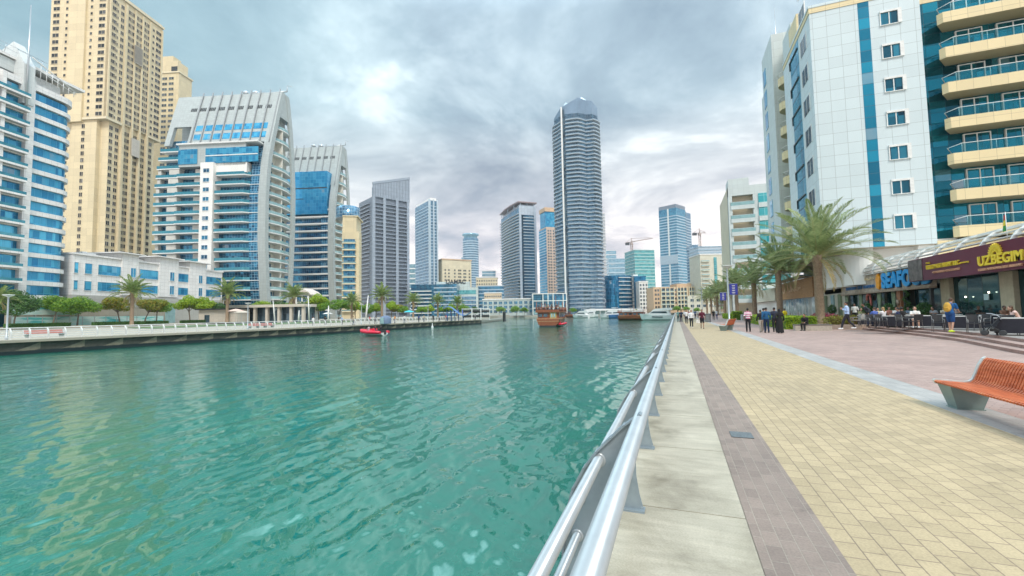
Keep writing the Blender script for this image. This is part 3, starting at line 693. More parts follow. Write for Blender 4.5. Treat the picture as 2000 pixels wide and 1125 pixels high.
# ------------------------------------------------------------------ the pair of sail shaped towers
def lerp_tab(tab, z):
    if z <= tab[0][0]: return tab[0][1]
    for (a, b), (c, d) in zip(tab[:-1], tab[1:]):
        if z <= c: return b+(d-b)*(z-a)/(c-a)
    return tab[-1][1]
SF = [(0, 3.0), (12, 1.2), (28, 0), (45, 0), (57, 1.2), (66, 3.2), (78, 6.4), (88, 9.4)]
SB = [(0, 15), (15, 17.), (35, 18.), (50, 18), (62, 17), (72, 15.8), (80, 14.4), (88, 12.5)]
def sail_tower(root, second=False):
    Wd = 38.; HT = 86.; fh = 3.4
    zz = [i*86/28 for i in range(29)]
    grey_clad = panel('silver cladding', (.42, .47, .47), 1.4, 1.2, .04, rough=.38)
    prof = [(lerp_tab(SF, z)+2.0, z) for z in zz if z <= 70]+[(lerp_tab(SB, z)-1., z) for z in zz[::-1] if z <= 70]
    mb = MB(); mb.prism_x(prof, 0, Wd-1); mb.build('wall', deep_glass, root)
    pc = [(lerp_tab(SF, z)+1.0, z) for z in zz if z >= 66]+[(lerp_tab(SB, z)-.8, z) for z in zz[::-1] if z >= 66]
    mb = MB(); mb.prism_x(pc, 9, Wd+.2); mb.build('upper_wall', grey_clad, root)
    # blades: thick curved edges, front and back
    def strip(x0, x1, tab, a, b, z0, z1, name, mat):
        q = [z0+(z1-z0)*i/26 for i in range(27)]
        mb = MB(); mb.prism_x([(lerp_tab(tab, z)+a, z) for z in q]+[(lerp_tab(tab, z)+b, z) for z in q[::-1]], x0, x1); return mb.build(name, mat, root)
    strip(Wd, Wd+2.7, SF, -.4, 1.6, 0, HT, 'front_blade', grey_clad)
    strip(Wd+1.9, Wd+2.7, SB, -2.2, 0, 0, HT-.6, 'back_blade', grey_clad)
    mb = MB(); mb.prism_x([(lerp_tab(SF, 76), 76), (lerp_tab(SF, HT), HT), (lerp_tab(SB, HT), HT), (lerp_tab(SB, 76), 76)], Wd+.25, Wd+2.5); mb.build('side_wall', grey_clad, root)
    # raking roof face with ribs, slots and an opening at its left end
    ZT = 64.8
    strip(8.2, Wd, SF, -.1, 1.0, ZT, HT, 'roof_face', grey_clad); strip(-.6, 1.4, SF, -.1, 1.2, ZT, HT, 'roof_edge', grey_clad); strip(1.4, 8.2, SF, -.1, 1.0, 72.5, HT, 'roof_face', grey_clad)
    mb = MB(); mb.prism_x([(10.6, HT-2), (10.6, ZT), (12.0, ZT), (12.0, HT-2)], -.6, 9); mb.build('back_wall', grey_clad, root)
    ribs = 9; rib_m = plain('grey rib', (.27, .30, .32), .5)
    for i in range(ribs):
        x = 9.5+i*(Wd-9.5+1.8)/(ribs-1)
        q = [ZT-.5+(HT+1.6-ZT)*k/12 for k in range(13)]
        mb = MB(); mb.tube([(x, lerp_tab(SF, z)-.35-(0 if z < HT else .1), z) for z in q], .24, 6); mb.build('rib', rib_m, root)
    mb = MB(); mb.box(0, .42, -.25, .1, 0, 1.5); slot = mb.mesh('vent'); slot.materials.append(dark_metal)
    for i in range(ribs):
        for k in range(4):
            x = 6.2+i*3.65+k*.62; z = 79.; link('vent', slot, root, (x, lerp_tab(SF, z+.5)-.10, z), 0).rotation_euler = (R(-18), 0, 0)
    if not second:
        for z in (70.3, 66.6):
            for i in range(8):
                x = 10.2+i*3.72; mb = MB(); y = lerp_tab(SF, z); y2 = lerp_tab(SF, z+2.4)
                mb.add([(x, y-.18, z), (x+3, y-.18, z), (x+3, y2-.18, z+2.4), (x, y2-.18, z+2.4)]+[(x, y+.2, z), (x+3, y+.2, z), (x+3, y2+.2, z+2.4), (x, y2+.2, z+2.4)],
                       [(0, 1, 2, 3), (1, 5, 6, 2), (4, 0, 3, 7), (3, 2, 6, 7), (5, 4, 7, 6), (4, 5, 1, 0)]); mb.build('window', blue_glass, root)
        # white capped middle section
        mb = MB(); mb.box(8, Wd-5, -.2, 2.5, 55.5, 63.4, 0); mb.build('panel_wall', grey_clad, root)
        mb = MB(); mb.box(7.4, Wd-.2, -.9, 3.5, 63.4, 63.9, 0); mb.build('cornice', white_metal, root)
        for a, b in ((7.9, 15), (18.2, Wd-.4)):
            mb = MB(); mb.box(a, b, -.42, 0, 56.4, 61.8); mb.build('glazing', blue_glass, root)
        mb = MB(); mb.box(18.2, Wd-.4, -.6, -.4, 58.9, 59.25); mb.build('floor_band', white_metal, root)
    else:
        mb = MB(); mb.box(10, Wd-.5, -.5, 6, 50, 70.5); mb.build('glazing', glass('sky blue glass', (.02, .28, .56), (.08, .42, .72), 1.7, 2.0, .06, (.04, .3, .5), .5), root)
        mb = MB(); mb.box(10, Wd-.5, -.56, -.2, 62.2, 62.7); mb.box(22, Wd-12, -.56, -.2, 57.2, 57.5); mb.build('louvre', dark_metal, root)
    # white stair shaft up the front, a window per floor
    zs = [4.2+i*fh for i in range(15)]
    if not second:
        mb = MB(); mb.box(17.2, 22.0, -1.4, 3, 0, 56.4); mb.box(22, 33.5, -.2, 2.6, 52.8, 56.4); mb.build('stair_shaft', white_render, root)
        me = window_mesh(2.2, 1.35, deep_glass, white_metal, .1)
        for z in zs: link('window', me, root, (19.5, -1.4, z+1))
    # balconies
    def balc(x0, x1, o, nick=0.):
        mb = MB(); p = [(x0, 2.5), (x0, -o), (x1-nick, -o), (x1, -o+nick*.8), (x1, 2.5)]
        mb.prism(p, 0, .34, 0)
        for (a, b), (c, d) in zip(p[:-1], p[1:]):
            dx, dy = c-a, d-b; l = math.hypot(dx, dy)
            if l < .1: continue
            nx, ny = -dy/l*.04, dx/l*.04
            mb.add([(a, b, .34), (c, d, .34), (c+nx, d+ny, .34), (a+nx, b+ny, .34), (a, b, 1.35), (c, d, 1.35), (c+nx, d+ny, 1.35), (a+nx, b+ny, 1.35)],
                   [(0, 1, 5, 4), (2, 3, 7, 6), (4, 5, 6, 7), (1, 2, 6, 5), (3, 0, 4, 7)], 1)
        me = mb.mesh('balcony'); me.materials.append(white_metal); me.materials.append(balcony_glass); return me
    b1, b2, b3 = balc(-1.2, 7.6, .3), balc(7.4, 17.1, .9, 1.2), balc(22.2, 34.2, .9, 1.6)
    inws = []
    for b_ in ((3.6, 7.4, -.1, 2.3), (13.2, 17.1, .3, 2.3), (-1, .2, .3, 3)):
        inw = MB().box(*b_, 0, 2.9).mesh('infill_wall'); inw.materials.append(panel('grey infill render', (.58, .58, .54), 3, 3, .0)); inws.append(inw)  # infill walls in plain grey render
    for i, z in enumerate(zs[:15]):
        y = lerp_tab(SF, z); 
        link('balcony', b1, root, (0, y, z)); [link('infill_wall', q_, root, (0, y+.2, z+.34)) for q_ in (inws if not second else inws[::2])]
        if not second: link('balcony', b2, root, (0, y, z)); link('balcony', b3, root, (0, y, z))
        else:
            me = MB().box(10, Wd, -.3, 2.6, 0, .7).mesh('floor_band'); me.materials.append(white_metal); link('floor_band', me, root, (0, y, z))
    if not second:
        for k in range(3): link('balcony', b1, root, (0, lerp_tab(SF, 55+k*fh)+.0, 55.2+k*fh))
    # glazed corner with floor lines
    strip(34.2, Wd, SF, .5, 2.2, 0, 63, 'corner_glazing', glass('gridded corner glass', (.004, .05, .12), (.03, .23, .40), 1.25, 1.13, .09, (.35, .55, .68), .5))
    me = MB().box(34.1, Wd, .2, 1.2, 0, .22).mesh('floor_band'); me.materials.append(white_metal)
    for z in zs: link('floor_band', me, root, (0, lerp_tab(SF, z), z))
    # side: bowed balconies between the blades, one upright between them
    q = zz[:-6]
    mb = MB()
    mb.prism_x([(lerp_tab(SF, z)+1.6, z) for z in q]+[(lerp_tab(SB, z)-1.5, z) for z in q[::-1]], Wd-1, Wd+.1, 0); mb.build('side_wall', panel('side render', (.70, .69, .62), 3, 3, .0), root)
    zt = [1.0+i*fh for i in range(17)]+[60.5, 66., 71.]
    for z in zt:
        y0 = lerp_tab(SF, z)+1.6; y1 = lerp_tab(SB, z)-.4; n = 12
        arcp = [(Wd+.4+2.6*sin(PI*(.12+.76*i/n)), y0+(y1-y0)*i/n) for i in range(n+1)]
        mb = MB(); mb.prism([(Wd-.5, y0)]+arcp+[(Wd-.5, y1)], 0, .34, 0)
        for (a, b), (c, d) in zip(arcp[:-1], arcp[1:]):
            mb.add([(a, b, .34), (c, d, .34), (c, d, 1.3), (a, b, 1.3), (a-.06, b, .34), (c-.06, d, .34), (c-.06, d, 1.3), (a-.06, b, 1.3)], [(0, 1, 2, 3), (5, 4, 7, 6), (3, 2, 6, 7)], 1)
        me = mb.mesh('balcony'); me.materials.append(white_metal); me.materials.append(pale_balcony_glass); link('balcony', me, root, (0, 0, z))
        mb = MB(); mb.box(Wd+.1, Wd+.25, y0+.5, y0+4.5, z+.4, z+2.9); mb.box(Wd+.1, Wd+.25, y1-7, y1-3, z+.4, z+2.9); mb.build('side_door', deep_glass, root)
    ym = 9.; mb = MB(); mb.box(Wd-.2, Wd+2.6, ym, ym+.5, 0, 72); mb.build('party_wall', panel('side render', (.70, .69, .62)), root)
    # window cleaning crane on the roof
    y = 11; mb = MB(); mb.tube([(28, y, HT+1.0), (41, y, HT+1.3)], .3, 6); mb.tube([(41, y, HT+1.2), (41, y, HT+3.6)], .18, 6); mb.tube([(41, y, HT+3.6), (43, y, HT+3.1)], .1, 6)
    mb.box(30, 33, y-1, y+1, HT-1, HT+1); mb.ball((28.5, y, HT+1.3), (1.3, 1, 1)); mb.ball((24.5, y, HT+1.6), (1.1, .9, .9)); mb.tube([(24.5, y, HT+1), (24.5, y, HT-1)], .3, 6); mb.build('roof_crane', grey_metal, root)
Lr = WV(505, 420, 185); e = ex(ROT)
root = thing('apartment_tower', 'nearer sail shaped tower with white stair shaft and bowed side balconies', 'building', (Lr[0]-e[0]*38*1.233, Lr[1]-e[1]*38*1.233, .0), R(ROT), 'sail shaped apartment towers'); root.scale = (1.233,)*3; sail_tower(root)
Lr = WV(641, 440, 250)
root = thing('apartment_tower', 'farther sail shaped tower with large plain blue glass panel near its top', 'building', (Lr[0]-e[0]*38*1.233, Lr[1]-e[1]*38*1.233, .0), R(ROT), 'sail shaped apartment towers'); root.scale = (1.233,)*3; sail_tower(root, True)
# pavilion between the two towers
L = WV(577, 600, 172); root = thing('restaurant_pavilion', 'two storey white pavilion with curved pale roof between the two sail towers', 'building', (L[0]-1, L[1], 0), R(ROT)); root.scale = (.72, .8, .92)
mb = MB(); mb.box(0, 9, 0, 8, 0, 12.5); mb.box(-6, 10, -3, 8, 0, 4.4); mb.build('wall', white_render, root)
mb = MB(); mb.prism_y([(-1.2, 12.5), (-1, 13.4), (2, 14.6), (5, 14.4), (9, 12.9), (10.6, 11.6), (10.6, 11.1), (9, 12.3), (-1.2, 12.3)], -1.5, 9); mb.build('roof', plain('pale roof sheet', (.68, .60, .55), .6), root)
mb = MB(); mb.box(-7, 11, -4.2, -3, 4.4, 4.9); mb.box(-7, 11, -3.02, 8, 4.4, 4.7); mb.build('canopy', plain('pale orange canopy', (.75, .58, .42), .6), root)  # canopy in one pale orange
for x, z in ((3.2, 8.5), (3.2, 5.2), (6.5, 8.5)): link('window', window_mesh(2.4, 2.6, deep_glass, white_metal, .1), root, (x, 0, z))
mb = MB(); mb.box(-5, 9, -3.06, -2.9, .3, 3.6); mb.build('shopfront', dark_glass, root)
# ground floor shops under the towers
L = WV(452, 612, 147); root = thing('shop_row', 'dark glazed ground floor shops with pillars below the nearer sail tower', 'shops', (*L, 0), R(ROT))
mb = MB(); mb.box(0, 26, 1, 6, 0, 5.2); mb.build('shopfront', dark_glass, root)
mb = MB(); mb.box(-.5, 26.5, -1.6, 6.2, 5.2, 6.1); mb.build('canopy', stone, root)
for k in range(7): MB().box(k*4.2, k*4.2+.8, -1, 0, 0, 5.2).build('pillar', stone, root)
# ------------------------------------------------------------------ towers behind and across the basin
def flat_bands(root, w, D, H, z0, fh, th, out, mat, lim=100): return floor_bands(root, [(0, 0), (w, 0), (w, D), (0, D)], z0, H, fh, th, out, mat, lim)
# cream block with dark balconies
root, w, D, H, F, LF = corner_tower('apartment_block', 'cream apartment block with curved balconies beside the far sail tower', 'building', 668, 500, 222, 30, 665, 702, 452, cream, D=6)
zone(root, F, 'glazing', .8, w-2.2, 8, H-4, 3.5, mats=deep_glass, out=.1)
zone(root, F, 'balcony', .3, w-1.6, 4, H-3, 3.55, (cream_pale, balcony_glass), 1.5, th=.6)
zone(root, F, 'pier', w-1.6, w, 0, H, 3, cream, .6)
mb = MB(); mb.box(0, w*.8, 1, 15, H, H+8); mb.box(0, w*.9, .6, 16, H+8, H+8.6); mb.build('upper_wall', cream, root)
mb = MB(); mb.lathe([(6, 0), (6, 6), (5, 6.5)], (1, 10, H+8.6), 20); mb.build('roof_drum', steel_glass, root)
# grey blue slab tower with raking crown
rootA, w, D, H, F, LF = corner_tower('apartment_tower', 'broad grey tower with stacked balconies and a crown raking up to the right', 'building', 727, 450, 372, 62, 701, 798, 384, panel('slate cladding', (.20, .24, .30), 3., 3.2, .1), None)
lil = panel('lilac grey cladding', (.33, .39, .47), 3., 3.3, .12)
for a, b in ((0, .06), (.27, .34), (.62, .69), (.93, 1.)): zone(rootA, F, 'pier', a*w, b*w, 0, H+2, 3.3, lil, 1.7)
for a, b in ((.06, .27), (.34, .62), (.69, .93)):
    zone(rootA, F, 'balcony', a*w, b*w, 4, H-2, 3.3, (lil, plain('smoky balcony', (.12, .15, .2), .3)), 1.5, th=.5, lim=34)
zone(rootA, LF, 'balcony', D*.1, D*.85, 4, H-2, 3.3, (lil, plain('smoky balcony', (.12, .15, .2))), 1.6, th=.5, lim=34)
hc = zfor(rootA.location.x, rootA.location.y, 362)
e = ex(62); far_ = (rootA.location.x+e[0]*w, rootA.location.y+e[1]*w); hr = zfor(*far_, 347); hl_ = zfor(rootA.location.x, rootA.location.y, 356)
mb = MB(); n = 24
for i in range(n):
    x = w*i/(n-1); mb.box(x-.6 if i else 0, x+.6, -1.5, -.4, H, hl_+(hr-hl_)*i/(n-1))
mb.build('crown_fins', lil, rootA)
mb = MB(); mb.add([(0, -1.8, hl_), (w+.6, -1.8, hr), (w+.6, 0, hr), (0, 0, hl_), (0, -1.8, hl_-2), (w+.6, -1.8, hr-2), (w+.6, 0, hr-2), (0, 0, hl_-2)], [(3, 2, 1, 0), (4, 5, 6, 7), (0, 1, 5, 4), (1, 2, 6, 5), (2, 3, 7, 6), (3, 0, 4, 7)]); mb.build('crown_beam', lil, rootA)
mb = MB(); mb.add([(0, 0, H), (w, 0, H), (w, 0, hr-2.4), (0, 0, hl_-4.5), (0, .6, H), (w, .6, H), (w, .6, hr-2.4), (0, .6, hl_-4.5)], [(0, 1, 2, 3), (7, 6, 5, 4), (3, 2, 6, 7), (1, 5, 6, 2)]); mb.build('crown_screen', steel_glass, rootA)
MB().box(w-1, w, 0, 12, H, hr-1).build('crown_end', lil, rootA)
# slim blue tower
rootB, w, D, H, F, LF = corner_tower('apartment_tower', 'slim pale blue tower with a white vertical stripe left of the cream hotel', 'building', 839, 450, 452, 55, 811, 855, 391, steel_glass)
flat_bands(rootB, w, D, H-3, 3, 3.35, .9, .4, panel('pale blue band', (.40, .52, .62), 4, 4, .0), 60)
for a, b in ((0, .1), (.42, .55), (.86, 1)): zone(rootB, F, 'pier', a*w, b*w, 0, H+1, 3, panel('pale blue cladding', (.55, .65, .72)), 1.)
zone(rootB, LF, 'pier', D-.9, D, 0, H+1, 3, panel('pale blue cladding', (.55, .65, .72)), .9)
roof_box(rootB, 1, w-1, 1, D-1, H, H+3, white_panel)
root = thing('apartment_block', 'low blue banded wing with white balconies at the foot of the slim blue tower', 'building', (*WV(803, 590, 380), 0), R(20))
w2 = 40; MB().box(0, w2, 0, 20, 0, zfor(*WV(820, 560, 380), 556)).build('wall', deep_glass, root); hh = zfor(*WV(820, 560, 380), 556)
zone(root, (0, 0, 0.), 'balcony', 0, w2*.45, 3, hh-3, 3.4, (white_metal, balcony_glass), 1.5, th=.7); zone(root, (0, 0, 0.), 'band', w2*.5, w2, 3, hh, 3.4, panel('blue grey band', (.42, .52, .60)), .5, th=1.)
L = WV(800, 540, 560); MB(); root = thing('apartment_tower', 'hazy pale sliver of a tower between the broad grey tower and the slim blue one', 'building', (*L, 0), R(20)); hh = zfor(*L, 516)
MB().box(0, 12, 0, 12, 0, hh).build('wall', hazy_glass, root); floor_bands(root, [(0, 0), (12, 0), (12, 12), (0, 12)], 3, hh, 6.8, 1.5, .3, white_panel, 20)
# cream hotel with rows of small windows
root, w, D, H, F, LF = corner_tower('hotel', 'cream hotel block with small dark windows behind the white terraced building', 'building', 864, 560, 455, 50, 857, 921, 507, cream_pale, D=14)
zone(root, F, 'window', 0, 0, 26, H-9, 3.5, w=1.7, h=1.7, us=[w*f for f in (.1, .22, .42, .56, .62, .74, .79, .93)], mats=window_glass, frame=cream_pale, lim=60)
MB().box(-.5, w+.5, -.5, D, H, H+1.2).build('cornice', tan, root)
# hotel podium with roof lettering
root, w, D, H, F, LF = corner_tower('hotel', 'white terraced block with green glass and dark roof lettering, behind far promenade trees', 'building', 850, 585, 398, 24, 846, 934, 562, panel('pale teal render', (.55, .63, .62), 3.4, 3.4, .15), D=25)
zone(root, F, 'glazing', w*.05, w*.95, H-6.4, H-2.6, 3.4, teal_glass, .2)
for a, b in ((.02, .24), (.34, .5), (.62, .95)): zone(root, F, 'glazing', a*w, b*w, 3, H-8.5, 3.4, steel_glass, .15); zone(root, F, 'balcony', a*w, b*w, 3, H-8.5, 3.6, (white_panel, balcony_glass), 1.0, th=.5)
zone(root, F, 'window', 0, 0, 3, H-8, 3.6, w=1.5, h=1.7, us=[w*.27, w*.31, w*.54, w*.58], mats=window_glass)
MB().box(w*.02, w*.8, 3, D, H, H+5.5).build('upper_wall', panel('pale teal render', (.55, .63, .62)), root)
tm = text_mesh('DAMAC', 5.2, .3, bold=.12); tm.materials.append(dark_metal); t_ = link('lettering', tm, root, (w*.24, 2.6, H+3.8)); t_.rotation_euler = (PI/2, 0, 0)
# round tower
L = WV(920, 540, 700); H = zfor(*L, 462); root = thing('round_tower', 'cylindrical blue glass tower with a flat rimmed crown, far across the basin', 'building', (*L, 0))
MB().lathe([(12.8, 0), (12.8, H-4)], (0, 0, 0), 32).build('wall', steel_glass, root)
me = MB().lathe([(13.1, 0), (13.1, 1.5)], (0, 0, 0), 32).mesh('floor_band'); me.materials.append(panel('blue grey band', (.42, .52, .60)))
copies('floor_band', me, root, [(0, 0, 4+i*3.8) for i in range(int((H-8)/3.8))])
MB().lathe([(11, 0), (11, 4), (13.6, 5), (13.6, 7.5), (11, 8)], (0, 0, H-4), 32).build('crown', hazy_glass, root)
MB().box(-14, -10, -6, 6, 0, H-34).build('side_wall', hazy_glass, root)
# low buildings right of it
def simple(name, label, pxl, pxr, d, rot, ytop, core, D=20, cat='building', wins=None, band=None, zbase=0):
    L = WV(pxl, (ytop+600)/2, d); w = reach(L, rot, pxr, (ytop+600)/2); H = zfor(*L, ytop)
    root = thing(name, label, cat, (*L, 0), R(rot)); MB().box(0, w, 0, D, 0, H).build('wall', core, root)
    if wins: zone(root, (0, 0, 0.), 'window', 0, 0, wins.get('z0', 3), H-1.2, wins['fh'], w=wins['w'], h=wins['h'], us=[w*(i+.5)/wins['n'] for i in range(wins['n'])], mats=wins.get('m', window_glass), frame=wins.get('f', cream_pale), lim=wins.get('lim', 100))
    if band: floor_bands(root, [(0, 0), (w, 0), (w, D), (0, D)], band.get('z0', 3), H, band['fh'], band['th'], .4, band['m'], band.get('lim', 50))
    MB().box(-.4, w+.4, -.4, D+.4, H, H+.9).build('parapet', band['m'] if band else white_panel, root)
    return root, w, H
B_ = dict
simple('office_block', 'cream low office with flat stepped top right of the round tower', 930, 972, 480, 22, 543, cream_pale, wins=B_(fh=3.6, w=1.5, h=1.6, n=9))
simple('office_block', 'small blue glass block standing on the cream office roof line', 942, 968, 560, 22, 530, hazy_glass, band=B_(fh=3.6, th=.8, m=white_panel))
simple('office_block', 'blue banded low block above the tan windowed one', 934, 984, 420, 22, 560, deep_glass, band=B_(fh=3.8, th=1.1, m=panel('blue grey band', (.42, .52, .60))))
simple('office_block', 'tan block with a close grid of small square windows on the far quay', 946, 980, 400, 22, 573, panel('sand render', (.68, .56, .40), 4, 4), D=14, wins=B_(fh=3.1, w=1.1, h=1.4, n=9, m=dark_glass))
r_, w_, H_ = simple('waterfront_block', 'long low grey waterfront block with square bays at the basin corner', 943, 1042, 362, 20.5, 586, panel('grey green render', (.44, .52, .52), 4, 3.5, .2), D=10, wins=B_(fh=4.1, w=2.6, h=2.4, n=10, m=deep_glass, z0=1.5))
# balconied tower with rimmed roof
rootC, w, D, H, F, LF = corner_tower('apartment_tower', 'grey blue tower with curved white balconies and a brown roof rim, left of the tallest', 'building', 1014, 450, 466, 40, 979, 1047, 405, deep_glass)
lb = panel('light blue grey cladding', (.50, .57, .66), 3.4, 3.3, .12)
zone(rootC, F, 'pier', 0, w*.12, 0, H+2, 3, lb, 1.2); zone(rootC, F, 'pier', w*.88, w, 0, H+2, 3, lb, 1.2); zone(rootC, F, 'pier', w*.18, w*.23, 0, H-6, 3, dark_glass, .5)
zone(rootC, F, 'balcony', w*.24, w*.88, 4, H-8, 3.25, (white_metal, plain('blue balcony', (.12, .25, .38), .2)), 1.2, th=.5, lim=50)
zone(rootC, F, 'pier', w*.12, w*.88, H-8, H+2, 3, lb, .8)
n = 10
bm_ = MB(); arcp = [(-1.4-1.8*sin(PI*i/n), D*i/n) for i in range(n+1)]; bm_.prism([(0.1, 0)]+arcp+[(0.1, D)], 0, .5, 0)
arcq = [(-1.5-1.8*sin(PI*i/n), D*i/n) for i in range(n+1)]; bm_.prism(arcq+[(x+.2, y) for x, y in arcp[::-1]], .5, 1.3, 1)
me = bm_.mesh('balcony'); me.materials.append(white_metal); me.materials.append(plain('blue balcony', (.12, .25, .38)))
zsC, _ = z_steps(4, H-4, 3.25); copies('balcony', me, rootC, [(0, 0, z) for z in zsC])
bm_ = MB(); rim = [(w+1, -1.5)]+[(-1.2, -1.5)]+[(-3.6, D*.3), (-3.8, D*.6), (-1.5, D+1)]+[(w+1, D+1)]; bm_.prism(rim, H+5.2, H+6.4); bm_.build('roof_rim', plain('brown rim', (.30, .22, .22), .5), rootC)
for x, y in [(w*.1, .5), (w*.5, .5), (w*.9, .5), (-1, D*.2), (-2, D*.5), (-1, D*.9)]: MB().box(x-.4, x+.4, y-.4, y+.4, H, H+5.2).build('rim_post', lb, rootC)
MB().box(2, w-2, 2, D-2, H, H+4).build('roof_plant', lb, rootC)
# orange and blue tower
rootD, w, D, H, F, LF = corner_tower('apartment_tower', 'blue and tan tower with orange flat top behind the tallest tower', 'building', 1068, 500, 520, 40, 1048, 1100, 443, panel('peach render', (.66, .50, .40), 4, 3.3, .2), D=22)
zone(rootD, LF, 'glazing', 0, D, 0, H-2, 3, blue_glass, .3); zone(rootD, LF, 'band', 0, D, 4, H-2, 3.4, white_panel, .5, th=.6, lim=50)
zone(rootD, F, 'window', 0, 0, 6, H-3, 3.4, w=2, h=1.8, us=[w*.12, w*.26, w*.44], mats=dark_glass, lim=90); zone(rootD, F, 'glazing', w*.6, w, 0, H, 3, steel_glass, .3)
t2 = zfor(*WV(1062, 450, 520), 412); MB().box(w*.02, w, 3, D-3, H, t2).build('upper_wall', blue_glass, rootD); MB().box(-.5, w, 2, D-2, t2, t2+5).build('crown', tan, rootD)
# ------------------------------------------------------------------ tallest tower
L = WV(1131, 500, 390); H = zfor(*L, 236); root = thing('apartment_tower', 'tallest tower, ringed by rippling white balconies, with a faceted dark glass crown', 'building', (*L, 0), R(14))
rad = 20.5
# plan seen from above; -y faces us
plan = [(-19.5, -3), (-13.5, -13), (-10, -15), (2, -16), (9, -11.5), (14, -12), (19.5, -6), (20, 8), (10, 20), (-10, 20), (-19.5, 10)]
MB().prism(plan, 0, H).build('wall', steel_glass, root)
sl_ = [(-21.6, -1), (-20.8, -5.5), (-17, -9.5), (-14.8, -13.4), (-11, -14.6), (-9.6, -17.2), (-4, -18.6), (1, -19.2), (4.5, -17), (8.2, -13.4), (11, -13.6), (15, -15.2), (18.5, -12), (21.4, -7.5), (21.8, 0), (21, 9), (10.5, 21.5), (-10.5, 21.5), (-21, 10.5)]
bm_ = MB(); bm_.prism(sl_, 0, .38, 0); bm_.prism(grow(sl_, -.35), .38, 1.35, 1)
me = bm_.mesh('balcony'); me.materials.append(plain('pale slab edge', (.50, .56, .62), .5)); me.materials.append(plain('ripple balcony glass', (.24, .34, .42), .15, .4))
zsT, _ = z_steps(6, H-3, 3.42); copies('balcony', me, root, [(0, 0, z) for z in zsT])
bm_ = MB(); bm_.box(-13.6, -12.2, -16.4, -13, 0, H+6); bm_.build('fin', white_metal, root); MB().box(-12.1, -10.6, -15.5, -13, 0, H+4).build('recess', dark_glass, root)
# crown: glass facets rising to points
hc = H-5; top = [(-19.5, -3, hc+7), (-13.5, -13, hc+12), (-10, -15, hc+13), (2, -16, hc+19), (9, -11.5, hc+18), (14, -12, hc+17), (19.5, -6, hc+13), (20, 8, hc+13), (10, 20, hc+15), (-10, 20, hc+14), (-19.5, 10, hc+8)]
bm_ = MB(); n = len(plan); bm_.add([(x, y, hc) for x, y in plan]+top, [((i+1) % n, i, n+i, n+(i+1) % n)[::-1] for i in range(n)], 0); bm_.add(top, [tuple(range(n))], 0)
bm_.build('crown', plain('dark crown glass', (.24, .33, .43), .18, .4, .15, .1), root)
bm_ = MB(); bm_.add([(2, -14, hc+18), (13, -8, hc+17), (8, 6, hc+17), (-2, 6, hc+16), (6, -4, hc+25)], [(0, 1, 4), (1, 2, 4), (2, 3, 4), (3, 0, 4)]); bm_.add([(-12, -12, hc+12), (-4, -12, hc+15), (-6, 0, hc+14), (-9, -6, hc+20)], [(0, 1, 3), (1, 2, 3), (2, 0, 3)])
bm_.build('crown_peak', plain('pale crown glass', (.45, .55, .62), .2, .3), root)
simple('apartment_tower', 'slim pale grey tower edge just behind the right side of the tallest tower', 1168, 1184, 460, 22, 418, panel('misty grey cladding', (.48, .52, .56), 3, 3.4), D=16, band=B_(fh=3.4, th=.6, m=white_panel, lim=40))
# low white framed building at its foot
L = WV(1041, 600, 352); root = thing('waterfront_block', 'low white framed waterfront building with large grey windows behind the wooden boat', 'building', (*L, 0), R(24))
w = reach(L, 24, 1107, 600); H = zfor(*L, 574); MB().box(0, w, .5, 16, 0, H).build('wall', deep_glass, root)
for k in range(4): MB().box(-.3, w+.3, -.2, 1, k*(H)/3.0-.35 if k else 0, k*H/3.+.35).build('floor_band', white_render, root)
for f in (0, .3, .45, .6, .9, 1): MB().box(f*w-.35, f*w+.35, -.15, .9, 0, H).build('pier', white_render, root)
for i in range(4): MB().box(w*(.03+.24*i), w*(.03+.24*i)+w*.16, .35, .6, 4.5*(i % 2)+.8, 4.5*(i % 2)+3.4).build('curtain', pale_balcony_glass, root)
# ------------------------------------------------------------------ blue curved building and neighbours
L = WV(1183, 570, 402); root = thing('office_building', 'deep blue curved glass building with white floor rings right of the tallest tower', 'building', (*L, 0), R(20.5)); H = zfor(*L, 539)
w = reach(L, 20.5, 1238, 570); n = 14
pl_ = [(w*i/n, -7*sin(PI*(.15+.85*i/n))+3) for i in range(n+1)]+[(w, 18), (0, 18)]
MB().prism(pl_, 0, H).build('wall', glass('royal blue glass', (.0, .06, .16), (.01, .20, .38), 2, 3.4, .1, (.05, .25, .42), .6), root)
bm_ = MB(); bm_.prism([(w*.45, 4)]+[(w*i/n, -7*sin(PI*(.15+.85*i/n))+1.6) for i in range(6, n+1)]+[(w, 4)], 0, .6); me = bm_.mesh('floor_ring'); me.materials.append(white_metal)
copies('floor_ring', me, root, [(0, 0, 4+i*3.6) for i in range(int((H-4)/3.6)+1)])
MB().box(w*.96, w+3.4, -3, 6, 0, H+.6).build('pier', white_render, root)
simple('office_building', 'blue glass wing between two white uprights on the far quay', 1240, 1262, 396, 20.5, 541, glass('royal blue glass', (.0, .06, .16), (.01, .20, .38)), D=15, band=B_(fh=3.6, th=.5, m=deep_glass))
simple('office_building', 'narrow white block with paired dark windows beside the blue wing', 1249, 1266, 385, 20.5, 551, white_render, D=12, wins=B_(fh=3.4, w=1.5, h=2, n=3, m=dark_glass, f=white_metal))
simple('apartment_tower', 'teal glass tower below the crane, set back behind the blue building', 1241, 1280, 480, 30, 489, teal_glass, D=26, band=B_(fh=3.6, th=.9, m=panel('teal band', (.45, .62, .60)), lim=40))
simple('apartment_tower', 'hazy stepped blue tower beside the right edge of the tallest tower, its upper part', 1181, 1205, 700, 22, 490, hazy_glass, D=24, band=B_(fh=7., th=1.2, m=white_panel, lim=30))
